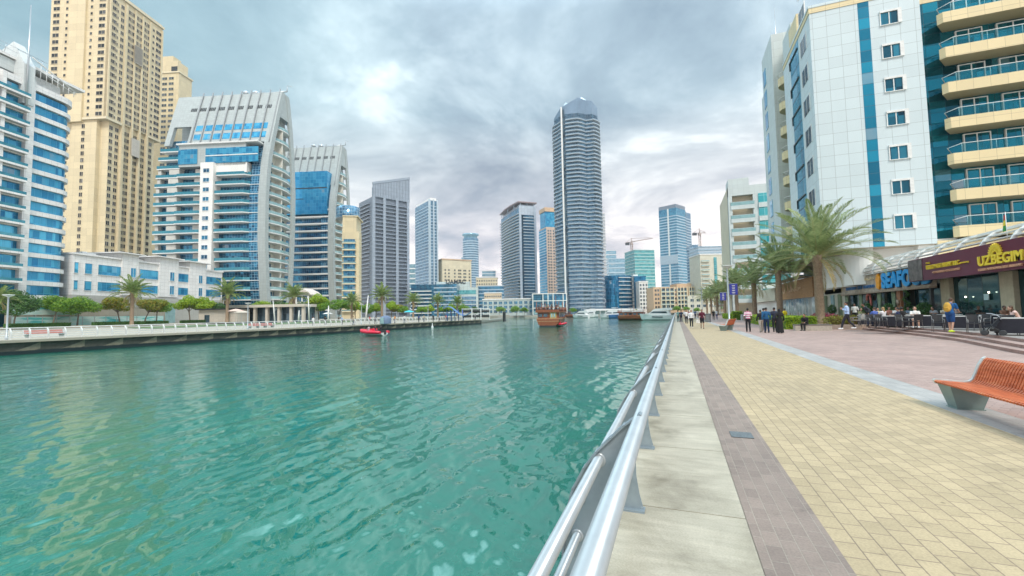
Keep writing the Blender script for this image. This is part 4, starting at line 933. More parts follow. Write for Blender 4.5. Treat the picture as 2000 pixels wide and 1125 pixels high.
simple('apartment_tower', 'hazy lower blue tower with a squared top left of the teal tower', 1190, 1225, 640, 22, 506, hazy_glass, D=24, band=B_(fh=7., th=1.4, m=panel('pale blue cladding', (.55, .65, .72)), lim=30))
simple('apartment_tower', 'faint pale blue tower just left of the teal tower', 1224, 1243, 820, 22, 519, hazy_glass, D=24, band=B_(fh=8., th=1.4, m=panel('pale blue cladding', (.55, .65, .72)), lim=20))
# banded glass tower
rootE, w, D, H, F, LF = corner_tower('office_tower', 'blue banded glass office tower with angled top between the two cranes', 'building', 1323, 480, 600, 62, 1289, 1341, 405, glass('band blue glass', (.03, .14, .27), (.10, .36, .52), 2, 1.8, .1, (.1, .3, .42), .5))
flat_bands(rootE, w, D, H-8, 4, 3.9, 1.4, .3, panel('blue grey band', (.42, .52, .60)), 60)
MB().box(0, w, 0, D, H, H+5).build('crown', panel('slate cladding', (.33, .37, .42)), rootE)
MB().box(-.6, .6, D*.42, D*.5, 0, H).build('pier', white_metal, rootE)
zone(rootE, LF, 'pier', 0, D, H*.46, H*.54, 3, panel('blue grey band', (.42, .52, .60)), .8)
MB().box(w, w*1.75, 2, D, 0, H-2).build('side_wall', steel_glass, rootE); floor_bands(rootE, [(w, 2), (w*1.75, 2), (w*1.75, D), (w, D)], 4, H-8, 3.9, 1.3, .3, panel('blue grey band', (.42, .52, .60)), 40)
MB().box(w-.5, w*1.08, .5, 3, 0, H-1).build('recess', dark_glass, rootE)
simple('apartment_tower', 'narrow blue grey tower tucked against the right of the banded glass tower', 1356, 1366, 520, 20.5, 479, steel_glass, D=20, band=B_(fh=3.6, th=.7, m=panel('blue grey band', (.42, .52, .60)), lim=40))
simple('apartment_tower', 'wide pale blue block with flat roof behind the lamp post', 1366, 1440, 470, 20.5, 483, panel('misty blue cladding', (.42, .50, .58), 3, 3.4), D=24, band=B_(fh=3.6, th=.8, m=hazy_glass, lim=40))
rr, w, H = simple('apartment_block', 'cream apartment block with green glass strips behind the far palms', 1369, 1412, 330, 20.5, 498, panel('pale sand render', (.62, .60, .50), 4, 3.4), D=20)
zone(rr, (0, 0, 0.), 'balcony', w*.05, w*.4, 4, H-2, 3.4, (cream_pale, pale_balcony_glass), 1.2, lim=40); MB().box(w*.62, w*.75, -.3, .1, 0, H-2).build('glazing', teal_glass, rr)
# tan waterfront block
L = WV(1277, 590, 342); root = thing('apartment_block', 'long tan waterfront block of arcaded balconies behind the white yachts', 'building', (*L, 0), R(20.5)); w = reach(L, 20.5, 1382, 590); H = zfor(*L, 561)
MB().box(0, w, 0, 18, 0, H).build('wall', tan, root); MB().box(w*.45, w*.72, 1, 16, H, H+2.5).build('upper_wall', tan, root); MB().box(w*.8, w, .4, 17, H, H+4).build('upper_wall', cream_pale, root)
for a, b in ((.14, .38), (.44, .62), (.66, .8)):
    zone(root, (0, 0, 0.), 'glazing', a*w, b*w, 3, H-1, 3, dark_glass, .05); zone(root, (0, 0, 0.), 'balcony', a*w, b*w, 3, H-1, 3.4, (cream_pale, pale_balcony_glass), .9, th=.6)
    for k in range(4): MB().box(a*w+k*(b-a)*w/3-.3, a*w+k*(b-a)*w/3+.3, -.95, 0, 3, H).build('pier', cream_pale, root)
zone(root, (0, 0, 0.), 'window', 0, 0, 3, H-1, 3.4, w=1.4, h=1.7, us=[w*.04, w*.09, w*.41, w*.86, w*.94], mats=dark_glass, frame=tan)
# distant filler beyond the basin
def crane(label, px, ytop, d, jl, jr, up=0.):
    L = WV(px, 520, d); H = zfor(*L, ytop); root = thing('tower_crane', label, 'crane', (*L, 0), R(20.5))
    cm = plain('crane paint', (.42, .33, .30), .6)
    bm_ = MB(); s = 1.1
    for x, y in ((-s, -s), (s, -s), (s, s), (-s, s)): bm_.tube([(x, y, 0), (x, y, H)], .3, 4)
    z = 0; k = 0
    while z < H-4: bm_.tube([(-s if k % 2 else s, -s, z), (s if k % 2 else -s, -s, z+4)], .2, 4); bm_.tube([(s, -s if k % 2 else s, z), (s, s if k % 2 else -s, z+4)], .2, 4); z += 4; k += 1
    bm_.build('mast', cm, root)
    bm_ = MB(); bm_.tube([(-jl, 0, H), (jr, 0, H+up)], .5, 4); bm_.tube([(0, 0, H+4+up*.3), (jr*.9, 0, H+up*.92+1)], .25, 4); bm_.tube([(0, 0, H+6), (-jl, 0, H)], .2, 4)
    n = int(jr/4)
    for i in range(n): bm_.tube([(jr*i/n, 0, H+up*i/n), (jr*(i+.5)/n, 0, H+up*i/n+2.6*(1-i/n)+.6)], .2, 4)
    bm_.build('jib', cm, root)
    bm_ = MB(); bm_.box(-jl-1, -jl+4, -1.5, 1.5, H-3, H); bm_.build('counterweight', dark_metal, root)
    bm_ = MB(); bm_.box(-1.6, 1.6, -1.6, 1.6, H-3, H); bm_.tube([(0, 0, H), (0, 0, H+6)], .5, 4); bm_.build('cab', cm, root)
crane('tower crane with long jib above the teal tower', 1235, 474, 560, 7, 28, 5.5)
crane('shorter jibbed tower crane right of the banded glass tower', 1369, 455, 560, 8, 8, 0)
# ------------------------------------------------------------------ right bank: residential tower
m_, n_ = mat_begin('clear tinted glass'); b_ = n_.n('BsdfPrincipled', Base0Color=(.03, .25, .33), Roughness=.05); t_ = n_.n('BsdfTransparent', Color=(.8, .95, .97)); n_.n('OutputMaterial', Surface=n_.n('MixShader', Fac=.13, i1=t_.outputs[0], i2=b_.outputs[0]).outputs[0]); clear_glass = m_
def PY(px, py, Y): r = ray(px, py); t = Y/r.y; return (r.x*t, H0+r.z*t)
def PX(px, py, X): r = ray(px, py); t = X/r.x; return (r.y*t, H0+r.z*t)
wp = panel('pale aluminium cladding', (.58, .67, .70), 1.25, 1.18, .035, (.36, .41, .42), .32, .04)
wp2 = panel('cool side cladding', (.56, .62, .62), 1.25, 1.18, .03, (.40, .45, .45), .4, .04)
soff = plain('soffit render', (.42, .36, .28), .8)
TX, TY = WV(1607, 478, 45.5); YF = TY
zb = PY(1820, 476, YF)[1]; zt = zfor(TX, TY, 18)
root = thing('apartment_tower', 'near tower clad in pale panels with yellow balconies and blue glass, above the restaurants', 'building', (TX, TY, 0), 0)
xs0 = PY(1676, 20, YF)[0]-TX; xs1 = PY(1690, 20, YF)[0]-TX; xw = PY(1800, 60, YF)[0]-TX; XE = 24.; YD = 31.
zr_ = zt-.55; zy_ = PY(1805, 9, YF+1.4)[1]; MB().box(0, xs0, 0, 12, zb, zr_).build('wall', wp, root)
MB().box(xs1, xw, 0, 12, zb, zr_).build('wall', wp, root)
MB().box(xs0-.05, xs0+.9, -.02, .2, zb, zr_).build('glazing_strip', glass('stripe glass', (.005, .10, .18), (.02, .30, .45), 3, 1.18, .05, (.02, .08, .12), .5), root)
MB().box(-.05, xw+.05, -.06, 12, zr_, zt).build('roof_band', yellow_panel, root)
MB().box(-.1, xw+.1, -.1, 12.1, zt, zt+.3).build('coping', wp, root)
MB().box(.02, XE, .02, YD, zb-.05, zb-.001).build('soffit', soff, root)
fhT = (PY(1735, 102, YF)[1]-PY(1767, 434, YF)[1])/5
zw0 = PY(1767, 446, YF)[1]
xwin = PY(1750, 233, YF)[0]-TX
# window: deep white reveal round two panes
bm_ = MB(); bm_.box(-.78, .78, -.03, .1, 0, 1.3, 0); bm_.box(-.78, -.70, -.1, 0, 0, 1.3, 1); bm_.box(.70, 1.02, -.16, 0, -.05, 1.5, 1); bm_.box(-.78, .70, -.16, 0, 1.3, 1.5, 1); bm_.box(-.04, .04, -.09, 0, 0, 1.3, 1); bm_.box(-.82, .70, -.14, 0, -.06, 0, 1)
wm = bm_.mesh('window'); wm.materials.append(glass('pane glass', (.004, .04, .07), (.03, .20, .29), .78, 3, .0, (1, 1, 1), .5)); wm.materials.append(white_metal)
for i in range(9): link('window', wm, root, (xwin, 0, zw0+i*fhT))
# glass bay with yellow balconies
rg = glass('tower bay glass', (.003, .06, .09), (.015, .22, .31), 1.25, 1.18, .03, (.0, .03, .045), .75, .04)
MB().box(xw, XE, 1.4, 14, zb, zt-1.3).build('glazing', rg, root); MB().box(xw, XE, 1.35, 14, zt-1.3, zt+.2).build('roof_band', yellow_panel, root)
MB().box(xw-.02, XE, -.02, 13, zb-1.3, zb+.25).build('lower_fascia', yellow_panel, root)
xb = PY(1850, 242, YF-.6)[0]-TX; zb0 = PY(1872, 455, YF-.6)[1]
bm_ = MB(); pl_ = [(xb+1.1, 1.4), (xb, -.2), (xb+.3, -.6), (XE, -.6), (XE, 1.4)]; bm_.prism(pl_, 0, 1.05, 0, 2)
m_bal = bm_.mesh('balcony'); [m_bal.materials.append(m) for m in (yellow_panel, yellow_panel, soff)]
bm_ = MB(); bm_.tube([(xb+1.1, 1.3, 1.45), (xb+.1, -.1, 1.7), (xb+1.0, -.52, 1.95), (XE, -.52, 1.95)], .035, 6)
for k in range(6): bm_.tube([(xb+1.+k*2.5, -.52, 1.05), (xb+1.+k*2.5, -.52, 1.95)], .018, 5)
m_rail = bm_.mesh('rail'); m_rail.materials.append(white_metal)
bm_ = MB(); bm_.box(xb+.9, XE, -.54, -.525, 1.05, 1.9, 0); m_rg = bm_.mesh('rail_glass'); m_rg.materials.append(clear_glass)
def french(w, h, n):
    bm_ = MB(); bm_.box(0, w, 1.28, 1.42, 0, h, 0); bm_.box(-.09, 0, 1.2, 1.4, 0, h+.09, 1); bm_.box(w, w+.09, 1.2, 1.4, 0, h+.09, 1); bm_.box(0, w, 1.2, 1.4, h, h+.09, 1)
    for k in range(1, n): bm_.box(w*k/n-.045, w*k/n+.045, 1.22, 1.3, 0, h, 1)
    me = bm_.mesh('balcony_door'); me.materials.append(rg); me.materials.append(white_metal); return me
fd1 = french(1.9, 2.25, 2); fd2 = french(2.3, 2.25, 2)
xd1 = PY(1880, 230, YF+1.3)[0]-TX; xd2 = PY(1962, 225, YF+1.3)[0]-TX
for i in range(9):
    z = zb0+i*fhT-.3; 
    if z > zt-3: continue
    b = link('balcony', m_bal, root, (0, 0, z-.05)); link('rail', m_rail, b); link('rail_glass', m_rg, b)
    link('balcony_door', fd1, root, (xd1, 0, z+.95)); link('balcony_door', fd2, root, (xd2, 0, z+.95))
# canal side of the tower: stepped bays running away from us
def sy(px, py=300): return PX(px, py, TX)[0]-TY
y1, y2, y3, y4, y5, y6 = sy(1576), sy(1571), sy(1554), sy(1537), sy(1518), sy(1497)
z37 = zfor(TX, TY+y3, 60); z42 = zfor(TX, TY+y5, 68)
MB().box(.01, 6, .01, y2, zb, zt-.2).build('side_wall', wp2, root)
MB().box(.5, 8, y2, y3, zb, z37).build('side_wall', wp2, root)
MB().box(.2, 10, y3, y4, zb, z37+1).build('side_wall', wp2, root)
MB().box(2.6, 12, y4, y5+.1, zb, z42-1).build('side_wall', panel('sand side render', (.60, .52, .38), 3, 3, .0), root)
MB().box(.0, 12, y5, y6, zb, z42).build('side_wall', wp2, root)
MB().box(1.2, 12, y6, y6+8, zb, z42-3).build('side_wall', wp2, root)
MB().box(-.03, .6, y2+.02, y3, zb, z37-2.4).build('glazing_strip', rg if False else glass('side strip glass', (.02, .25, .40), (.10, .42, .58), 3, 3.4, .12, (.02, .05, .08), .5), root)
MB().box(-.04, .6, y2+.02, y3, z37-2.4, z37-.2).build('yellow_panel', yellow_panel, root)
for i in range(9):
    z = zw0+i*fhT; me = wm if i else wm
    bm_ = MB(); bm_.box(-.03, .05, 0, 2.2, 0, 1.8, 0); bm_.box(-.07, .04, -.1, 0, -.1, 1.9, 1); bm_.box(-.07, .04, 2.2, 2.3, -.1, 1.9, 1); bm_.box(-.05, .0, 1.05, 1.12, 0, 1.8, 1)
    me = bm_.mesh('side_window'); me.materials.append(dark_glass); me.materials.append(white_metal); link('side_window', me, root, (0, sy(1588), z))
    bm_ = MB(); bm_.box(-.12, .42, y2+.2, y3+.2, 0, .14); bm_.box(-.12, -.0, y3+.05, y3+.2, -.9, 0)
    me = bm_.mesh('sill_band'); me.materials.append(dark_metal)
    if z+1.9 < z37-3: link('sill_band', me, root, (-.02, 0, z+1.9))
    # curved balcony with yellow parapet
    n = 8; a_ = [(2.6-2.6*sin(PI*k/n), y4+.2+(y5-y4-.3)*k/n) for k in range(n+1)]
    bm_ = MB(); bm_.prism(a_+[(2.7, y5), (2.7, y4)], 0, 1.1, 0, 0); bm_.tube([(x, y, 1.75) for x, y in a_], .05, 5, 1)
    me = bm_.mesh('balcony'); me.materials.append(yellow_panel); me.materials.append(white_metal)
    if z-1.2 < z42-6: link('balcony', me, root, (0, 0, z-1.2))
    MB().box(-.06, .05, y6-2.6, y6-.8, z-.4, z+2.2).build('side_window', blue_glass, root)
MB().tube([(2, y6-1, z42-2), (2, y6-1, z42+8)], [.16, .06], 6).build('mast', grey_metal, root)
# pillars and recessed storey under the tower
px0 = PY(1797, 490, YF)[0]-TX; px1 = PY(1830, 490, YF)[0]-TX
for a, b, yy in ((px0, px1, .3), (18, 20, .3)): MB().box(a, b, yy, yy+1.4, 0, zb-.06).build('pillar', white_render, root)
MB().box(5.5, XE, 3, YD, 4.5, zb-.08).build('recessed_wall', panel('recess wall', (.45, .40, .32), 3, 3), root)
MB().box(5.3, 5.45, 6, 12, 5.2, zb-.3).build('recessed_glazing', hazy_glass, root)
# block beyond it
L = WV(1426, 470, 112); H = zfor(*L, 366); root = thing('apartment_block', 'mid height pale block with deep sand coloured balconies beyond the near tower', 'building', (*L, 0), 0); w = reach(L, 0, 1540, 470); xm = reach(L, 0, 1479, 470)
MB().box(0, w, 1.4, 22, 0, H).build('wall', panel('sand side render', (.60, .52, .38)), root)
for a, b in ((0, .9), (xm-.5, xm+.8)): MB().box(a, b, -.02, 2, 0, H).build('pier', wp2, root)
MB().box(0, w, -.04, 2, H-2.4, H).build('parapet', wp2, root); MB().box(.2, 5, .5, 6, H, H+2.2).build('roof_plant', wp2, root)
zone(root, (0, 0, 0.), 'balcony', .5, xm-.2, 3.4, H-2.6, 3.35, (wp2, pale_balcony_glass), .25, th=1.0, rh=1.9)
zone(root, (0, 0, 0.), 'glazing', xm+.7, w, 3, H-2.4, 3, glass('aqua glass', (.05, .40, .45), (.15, .55, .58), 2.2, 1.7, .07, (.3, .6, .62), .4), .2)
zone(root, (0, 0, 0.), 'band', xm+.7, w, 3.4, H-2.6, 3.35, wp2, .45, th=1.2)
# ------------------------------------------------------------------ restaurant row
FX = 18.6
def fyz(px, py, X=FX): return PX(px, py, X)
wood = None
m, nt = mat_begin('carved wood'); pos = nt.n('NewGeometry').outputs['Position']
n = nt.n('TexNoise', Vector=nt.n('Mapping', Vector=pos, Scale=(1, 1.2, 5)).outputs[0], Scale=1.6, Detail=7.0, Roughness=.7, Distortion=1.2).outputs[0]
b = bsdf(nt, Base0Color=nt.ramp(n, [(.3, (.20, .09, .035)), (.5, (.46, .24, .10)), (.7, (.60, .36, .18))]), Roughness=.6); bp = nt.n('Bump', Strength=.8, Distance=.05, Height=n); nt.t.links.new(bp.outputs[0], b.inputs['Normal']); wood = m
m_old = plain('weathered boards', (.33, .25, .19), .8, 0, .3, 2.5)
shopglass = glass('restaurant glass', (.004, .02, .024), (.03, .09, .10), 1.6, 4, .05, (.02, .03, .03), .55, .05)
col_st = plain('buff column', (.42, .36, .25), .8)
def on_facade(me, y, z, x, name, root):
    o = link(name, me, root, (x, y, z)); o.rotation_euler = (PI/2, 0, -PI/2); return o
def fit_text(txt, width, height, mat, bold=.0, ext=.04, shear=0.):
    me = text_mesh(txt, 1., ext, shear, bold); co = np.array([v.co[:] for v in me.vertices]); lo, hi = co.min(0), co.max(0)
    co[:, 0] = (co[:, 0]-lo[0])/(hi[0]-lo[0])*width; co[:, 1] = (co[:, 1]-lo[1])/(hi[1]-lo[1])*height
    me.vertices.foreach_set('co', co.astype(np.float32).ravel()); me.update(); me.materials.append(mat); return me
# restaurant with the wide glass front
root = thing('restaurant', 'glass fronted restaurant with long maroon sign and buff columns, nearest on the right', 'restaurant', (0, 0, TZ), 0)
ya, zta = fyz(1815, 530); zs_b, zs_t = 3.3, 5.05
yL = fyz(1790, 530)[0]
MB().box(FX+.7, FX+.9, 20, yL, 0, 3.6).build('glazing', shopglass, root); MB().box(FX+.5, 30, 20, yL, 3.6, 4.9).build('wall', col_st, root)
for px_ in ((1822, 1840), (1934, 1962)):
    a, b = fyz(px_[0], 560)[0], fyz(px_[1], 560)[0]; MB().box(FX+.42, FX+.69, b+.05, a-.05, 0, 3.4).build('column', col_st, root)
MB().box(FX+.42, FX+.69, 25.5, 26.2, 0, 3.4).build('column', col_st, root)
mar = plain('maroon sign board', (.125, .018, .045), .35, 0, .05)
yel = plain('sign yellow', (.85, .62, .05), .5, 0, .05)
sgn = MB().box(FX-.50, FX+.05, 20, yL, zs_b, zs_t).build('sign_board', mar, root)
# carved grey end panel
gp_ = MB(); yE = fyz(1818, 530)[0]; gp_.box(FX-.54, FX-.505, yE, yL+.0, zs_b+.05, zs_t-.05); gp_.build('sign_end_panel', plain('grey patterned panel', (.16, .14, .14), .5, 0, .5, 2.5), root)
yu, _ = fyz(1922, 530, FX-.3); wu = yu-fyz(2012, 520, FX-.3)[0]
on_facade(fit_text('UZBEGIM', wu, .62, yel, .03), yu, 3.75, FX-.55, 'lettering', sgn)
on_facade(fit_text('UZBEK NATIONAL RESTAURANT', wu*.98, .15, plain('sign peach', (.75, .40, .25), .5), .01), yu, 3.45, FX-.55, 'lettering', sgn)
# rising sun emblem
bm_ = MB(); c0_ = (yu-wu*.42, 4.36)
for k in range(13):
    a = PI*k/12; 
    for r0_, r1_, dw in ((.36, .66, .085), (.14, .32, .05)):
        u = (cos(a), sin(a)); v_ = (-sin(a), cos(a))
        q = [(c0_[0]+u[0]*r0_+v_[0]*dw*0, c0_[1]+u[1]*r0_), (c0_[0]+u[0]*(r0_+.12)+v_[0]*dw, c0_[1]+u[1]*(r0_+.12)+v_[1]*dw), (c0_[0]+u[0]*r1_, c0_[1]+u[1]*r1_), (c0_[0]+u[0]*(r0_+.12)-v_[0]*dw, c0_[1]+u[1]*(r0_+.12)-v_[1]*dw)]
        bm_.prism_x(q, FX-.58, FX-.505)
for k in range(12):
    a0, a1 = PI*k/12, PI*(k+1)/12; bm_.prism_x([(c0_[0]+cos(a0)*.34, c0_[1]+sin(a0)*.34), (c0_[0]+cos(a1)*.34, c0_[1]+sin(a1)*.34), (c0_[0]+cos(a1)*.38, c0_[1]+sin(a1)*.38), (c0_[0]+cos(a0)*.38, c0_[1]+sin(a0)*.38)], FX-.58, FX-.505)
bm_.build('sun_emblem', yel, sgn)
yt, _ = fyz(1818, 530, FX-.3)
on_facade(fit_text('THE', .5, .13, yel, .01), yt, 4.50, FX-.55, 'lettering', sgn)
on_facade(fit_text('UZBEGIM RESTAURANT L.L.C', 4.1, .32, yel, .012), yt, 4.08, FX-.55, 'lettering', sgn); on_facade(fit_text('(BRANCH)', .9, .12, yel, .01), yt-4.2, 4.10, FX-.55, 'lettering', sgn)
on_facade(fit_text('+971 4 554 9100  +971 52 56 64 700', 3.3, .16, plain('sign peach', (.75, .40, .25), .5), .008), yt-.8, 3.72, FX-.55, 'lettering', sgn)
nb = plain('lime notice', (.65, .72, .05), .5)
yn, zn = fyz(1973, 572, FX+.6); bm_ = MB()
for k in range(3): bm_.box(FX+.55, FX+.6, yn-.55+.08*k, yn+.3, zn-TZ+.28-.3*k, zn-TZ+.5-.3*k)
bm_.build('window_notice', nb, root)
for p_, q_ in ((1927, 580), (1977, 596)):
    yn, zn = fyz(p_, q_, FX+.6); MB().box(FX+.55, FX+.6, yn-.25, yn+.2, zn-TZ-.2, zn-TZ+.2).build('window_notice', plain('pale notice', (.5, .68, .7), .5), root)
lamp_e, ntl = mat_begin('small lit bulb'); e_ = ntl.n('Emission', Color=(1., .9, .7), Strength=6.); ntl.n('OutputMaterial', Surface=e_.outputs[0])
for p_, q_ in ((1886, 580), (1931, 571)):
    yn, zn = fyz(p_, q_, FX+.5); MB().ball((FX+.5, yn, zn-TZ), .05).build('bulb', lamp_e, root)
# louvred canopy curling over the roofline
root = thing('louvre_canopy', 'white curved louvre canopy along the roofline above both restaurants', 'canopy', (FX, 20, 5.0), 0)
Lc = fyz(1652, 540)[0]-20; nr = int(Lc/2.6); bow = [(-.35, 0), (-.32, .45), (-.1, .85), (.35, 1.25), (.95, 1.5)]
for k in range(nr+1):
    y = Lc*k/nr; bm_ = MB(); 
    bm_.prism_y([(x, z) for x, z in bow]+[(x+.16, z-.14) for x, z in bow[::-1]], y-.06, y+.06); bm_.build('rib', white_metal, root)
for i in range(6):
    t = i/5*4; j = min(3, int(t)); f = t-j; x = bow[j][0]+(bow[j+1][0]-bow[j][0])*f; z = bow[j][1]+(bow[j+1][1]-bow[j][1])*f
    MB().box(x+.02, x+.34, 0, Lc, z-.05, z+.02).build('slat', white_metal, root)
# pennant on the canopy
y_, z_ = fyz(1968, 470, FX-.3); root = thing('flag', 'small red yellow and green flag on a short pole above the maroon sign', 'flag', (FX-.3, y_, 5.2), 0)
MB().tube([(0, 0, 0), (0, 0, 1.9)], .02, 6).build('pole', white_metal, root)
for k, c_ in enumerate(((.6, .05, .04), (.75, .6, .05), (.05, .3, .08))): MB().prism_x([(.02, 1.75-.32*k), (.1+.07*k, 1.75-.32*k), (.17+.07*k, 1.42-.32*k), (.02, 1.42-.32*k)], -.02, .02).build('stripe', plain('flag cloth %d' % k, c_, .7), root)
# seafood restaurant
root = thing('restaurant', 'seafood restaurant with weathered board sign, green curtains and dark windows', 'restaurant', (0, 0, TZ), 0)
yR = fyz(1822, 560)[0]+.1; yLs = fyz(1645, 560)[0]
MB().box(FX+.6, FX+.8, yR, yLs, 0, 3.1).build('glazing', shopglass, root); MB().box(FX+.4, 30, yR+.02, yLs+8, 3.1, 4.6).build('wall', white_render, root)
bd = MB(); bd.box(FX-.12, FX+.3, yR, yLs, 2.85, 4.62, 0); bd.box(FX-.2, FX+.3, yR, yLs+.1, 4.62, 4.75, 1); bd.box(FX-.18, FX+.3, yR, yLs+.1, 2.72, 2.85, 1); sb = bd.build('sign_board', [plain('pale weathered boards', (.42, .36, .30), .8, 0, .3, 2.5), m_old], root)
sea = plain('sea blue letters', (.01, .33, .75), .4, 0, .05); seas = plain('letter sides', (.01, .04, .10), .5)
ys_, _ = fyz(1723, 550, FX-.2); yr_ = ys_-(ys_-fyz(1794, 550, FX-.2)[0])*7/5.4
on_facade(fit_text('SEAFOOD', (ys_-yr_), 1.45, seas, .045, .05), ys_-.07, 2.98, FX-.15, 'lettering', sb); on_facade(fit_text('SEAFOOD', (ys_-yr_), 1.45, sea, .045, .05), ys_, 3.03, FX-.24, 'lettering', sb)
yo, _ = fyz(1716, 550, FX-.2); o_ = (yo, 3.75); bm_ = MB()
pts = [(o_[0]+.42*cos(a)*(1+.12*sin(5*a)), o_[1]+.72*sin(a)*(1+.10*cos(7*a))) for a in [2*PI*k/28 for k in range(28)]]; bm_.prism_x(pts, FX-.3, FX-.14); bm_.build('shell_emblem', plain('orange emblem', (.85, .33, .02), .5, 0, .25, 6), sb)
ylt = fyz(1652, 560, FX-.2)[0]; yrt = fyz(1707, 560, FX-.2)[0]
on_facade(fit_text('سوبر فيش للمأكولات', ylt-yrt, .42, plain('cream letters', (.75, .62, .40), .5), .02, .04), ylt, 3.95, FX-.18, 'lettering', sb)
on_facade(fit_text('МОРСКАЯ  海鲜  SEAFOOD', ylt-yrt, .40, plain('navy letters', (.04, .16, .38), .5), .02, .04), ylt, 3.22, FX-.18, 'lettering', sb)
cur = plain('sage curtain', (.22, .29, .19), .9, 0, .2, 3)
for px_ in (1651, 1678, 1714, 1742):
    y_, _ = fyz(px_, 590); bm_ = MB(); n = 10; pr = []
    for i in range(9):
        z = 2.7*i/8; wv_ = .34-.16*sin(PI*min(1, max(0, (z-.2)/1.9))) ; pr.append((wv_, z))
    for j in range(6):
        o = (j-2.5)/2.5
        bm_.tube([(FX+.15+.05*(j % 2), y_+o*wv_, z) for wv_, z in pr], .085, 6)
    bm_.build('curtain', cur, root)
bm_ = MB(); y_, _ = fyz(1754, 590); bm_.box(FX+.05, FX+.5, y_-.35, y_+.35, 0, 2.8); bm_.build('brick_pillar', paving('terracotta bricks', (.34, .13, .06), (.42, .18, .09), (.3, .25, .2), .3, .1, .01), root)
bm_ = MB(); bm_.lathe([(.02, -.05), (.24, -.05), (.24, .05), (.02, .05)], (0, 0, 0), 18); o_ = bm_.build('porthole', m_old, root, (FX-.02, y_, 1.7)); o_.rotation_euler = (0, PI/2, 0)
for px_ in (1763, 1815): y_, _ = fyz(px_, 590); MB().box(FX+.1, FX+.3, y_-.08, y_+.08, 0, 2.9).build('post', dark_metal, root)
y_, _ = fyz(1691, 585); MB().tube([(FX+.3, y_+.5, 2.0), (FX+.28, y_+.45, 2.5), (FX+.28, y_+.1, 2.72), (FX+.28, y_-.25, 2.6), (FX+.3, y_-.4, 1.9), (FX+.3, y_-.4, 1.3)], .11, 8).build('red_hook', plain('faded red', (.55, .16, .13), .6), root)
# plain white wall beyond, with rounded corner storey
root = thing('white_annex', 'blank white rendered annex with rounded upper storey beside the seafood restaurant', 'building', (0, 0, 0), 0)
ya, _ = fyz(1662, 540, 17.2); yb_, _ = fyz(1606, 540, 17.2); n = 8
MB().prism([(17.2+2*(1-sin(PI/2*k/n)), ya-.0+2*(1-cos(PI/2*k/n))-0) for k in range(n+1)][::-1]+[(17.2, yb_), (26, yb_), (26, ya)], 4.05, 8.3).build('upper_wall', white_render, root)
MB().box(19, 26, yLs+.1, yb_+8, 0, 4.04).build('wall', panel('cream annex wall', (.60, .60, .50), 4, 4, .0), root)
for px_, c_ in ((1612, 1), (1626, 0), (1640, 1)): y_, _ = fyz(px_, 590, 18.9); MB().box(18.85, 19.02, y_-.5, y_+.5, TZ, 3.3).build('painted_panel', cur if c_ else pale_balcony_glass, root)
# shop with carved wooden fascia
root = thing('shop', 'glass fronted shop with big orange carved wooden fascia behind the large palm', 'shop', (0, 0, 0), 0); X2 = 19.
ya, _ = fyz(1592, 560, X2); yb_, _ = fyz(1518, 560, X2)
fs_ = MB().box(X2-.3, X2+.3, ya, yb_, 3.35, 6.3).build('carved_fascia', wood, root); MB().box(X2, 28, ya, yb_, 3.3, 6.35).build('wall', white_render, root)
MB().box(X2+.2, X2+.35, ya, yb_, 0, 3.3).build('glazing', glass('pale shop glass', (.10, .16, .17), (.38, .46, .46), 1.8, 4, .14, (.6, .62, .6), .3, .08), root)
on_facade(fit_text('لميس', (yb_-ya)*.3, 1.0, plain('pale carved letters', (.72, .50, .32), .6), .03, .05), yb_-(yb_-ya)*.45, 4.4, X2-.36, 'lettering', fs_)
on_facade(fit_text('ش', (yb_-ya)*.1, 1.1, plain('pale carved letters', (.72, .50, .32), .6), .03, .05), yb_-(yb_-ya)*.26, 4.4, X2-.36, 'lettering', fs_)
MB().box(X2-1.8, X2, ya, yb_+4, 6.4, 6.6).build('canopy', pale_balcony_glass, root)
root = thing('shop', 'shop with plain cream fascia panel and white framed glazing left of the carved wooden one', 'shop', (0, 0, 0), 0)
yc, _ = fyz(1472, 575, X2); MB().box(X2-.5, X2+6, yb_+.1, yc, 3.3, 5.9).build('cream_fascia', plain('cream fascia', (.66, .63, .52), .7), root)
MB().box(X2+.2, X2+.35, yb_+.1, yc, 0, 3.3).build('glazing', MATS['pale shop glass'], root); MB().box(X2, 28, yb_+.1, yc, 0, 3.2).build('wall', white_render, root)
root = thing('shop', 'far row of shops with brown awnings and glass roof edge beyond the palms', 'shops', (0, 0, 0), 0)
for k in range(7):
    a = yc+.2+k*18; MB().box(X2, 28, a, a+17.8, 0, 5.4).build('wall', [tan, cream_pale, white_render][k % 3], root); MB().box(X2-.1, X2, a+1, a+16, .2, 3.2).build('glazing', shopglass, root)
    MB().box(X2-2.4, X2, a, a+17.8, 3.4, 3.7).build('awning', [m_old, cream_pale, white_metal][k % 3], root)
L_ = yc+126; MB().box(X2-3, 27, yc, L_, 5.5, 5.8).build('roof', pale_balcony_glass, root)
root = thing('pale_block', 'low pale building closing the view at the end of the promenade', 'building', (8, 330, 0), 0)
MB().box(0, 40, 0, 12, 0, 12).build('wall', panel('pale sand render', (.62, .60, .50)), root)
zone(root, (0, 0, 0.), 'window', 0, 0, 3, 11, 3.6, w=2.2, h=1.8, us=[3+4*i for i in range(9)], mats=dark_glass)
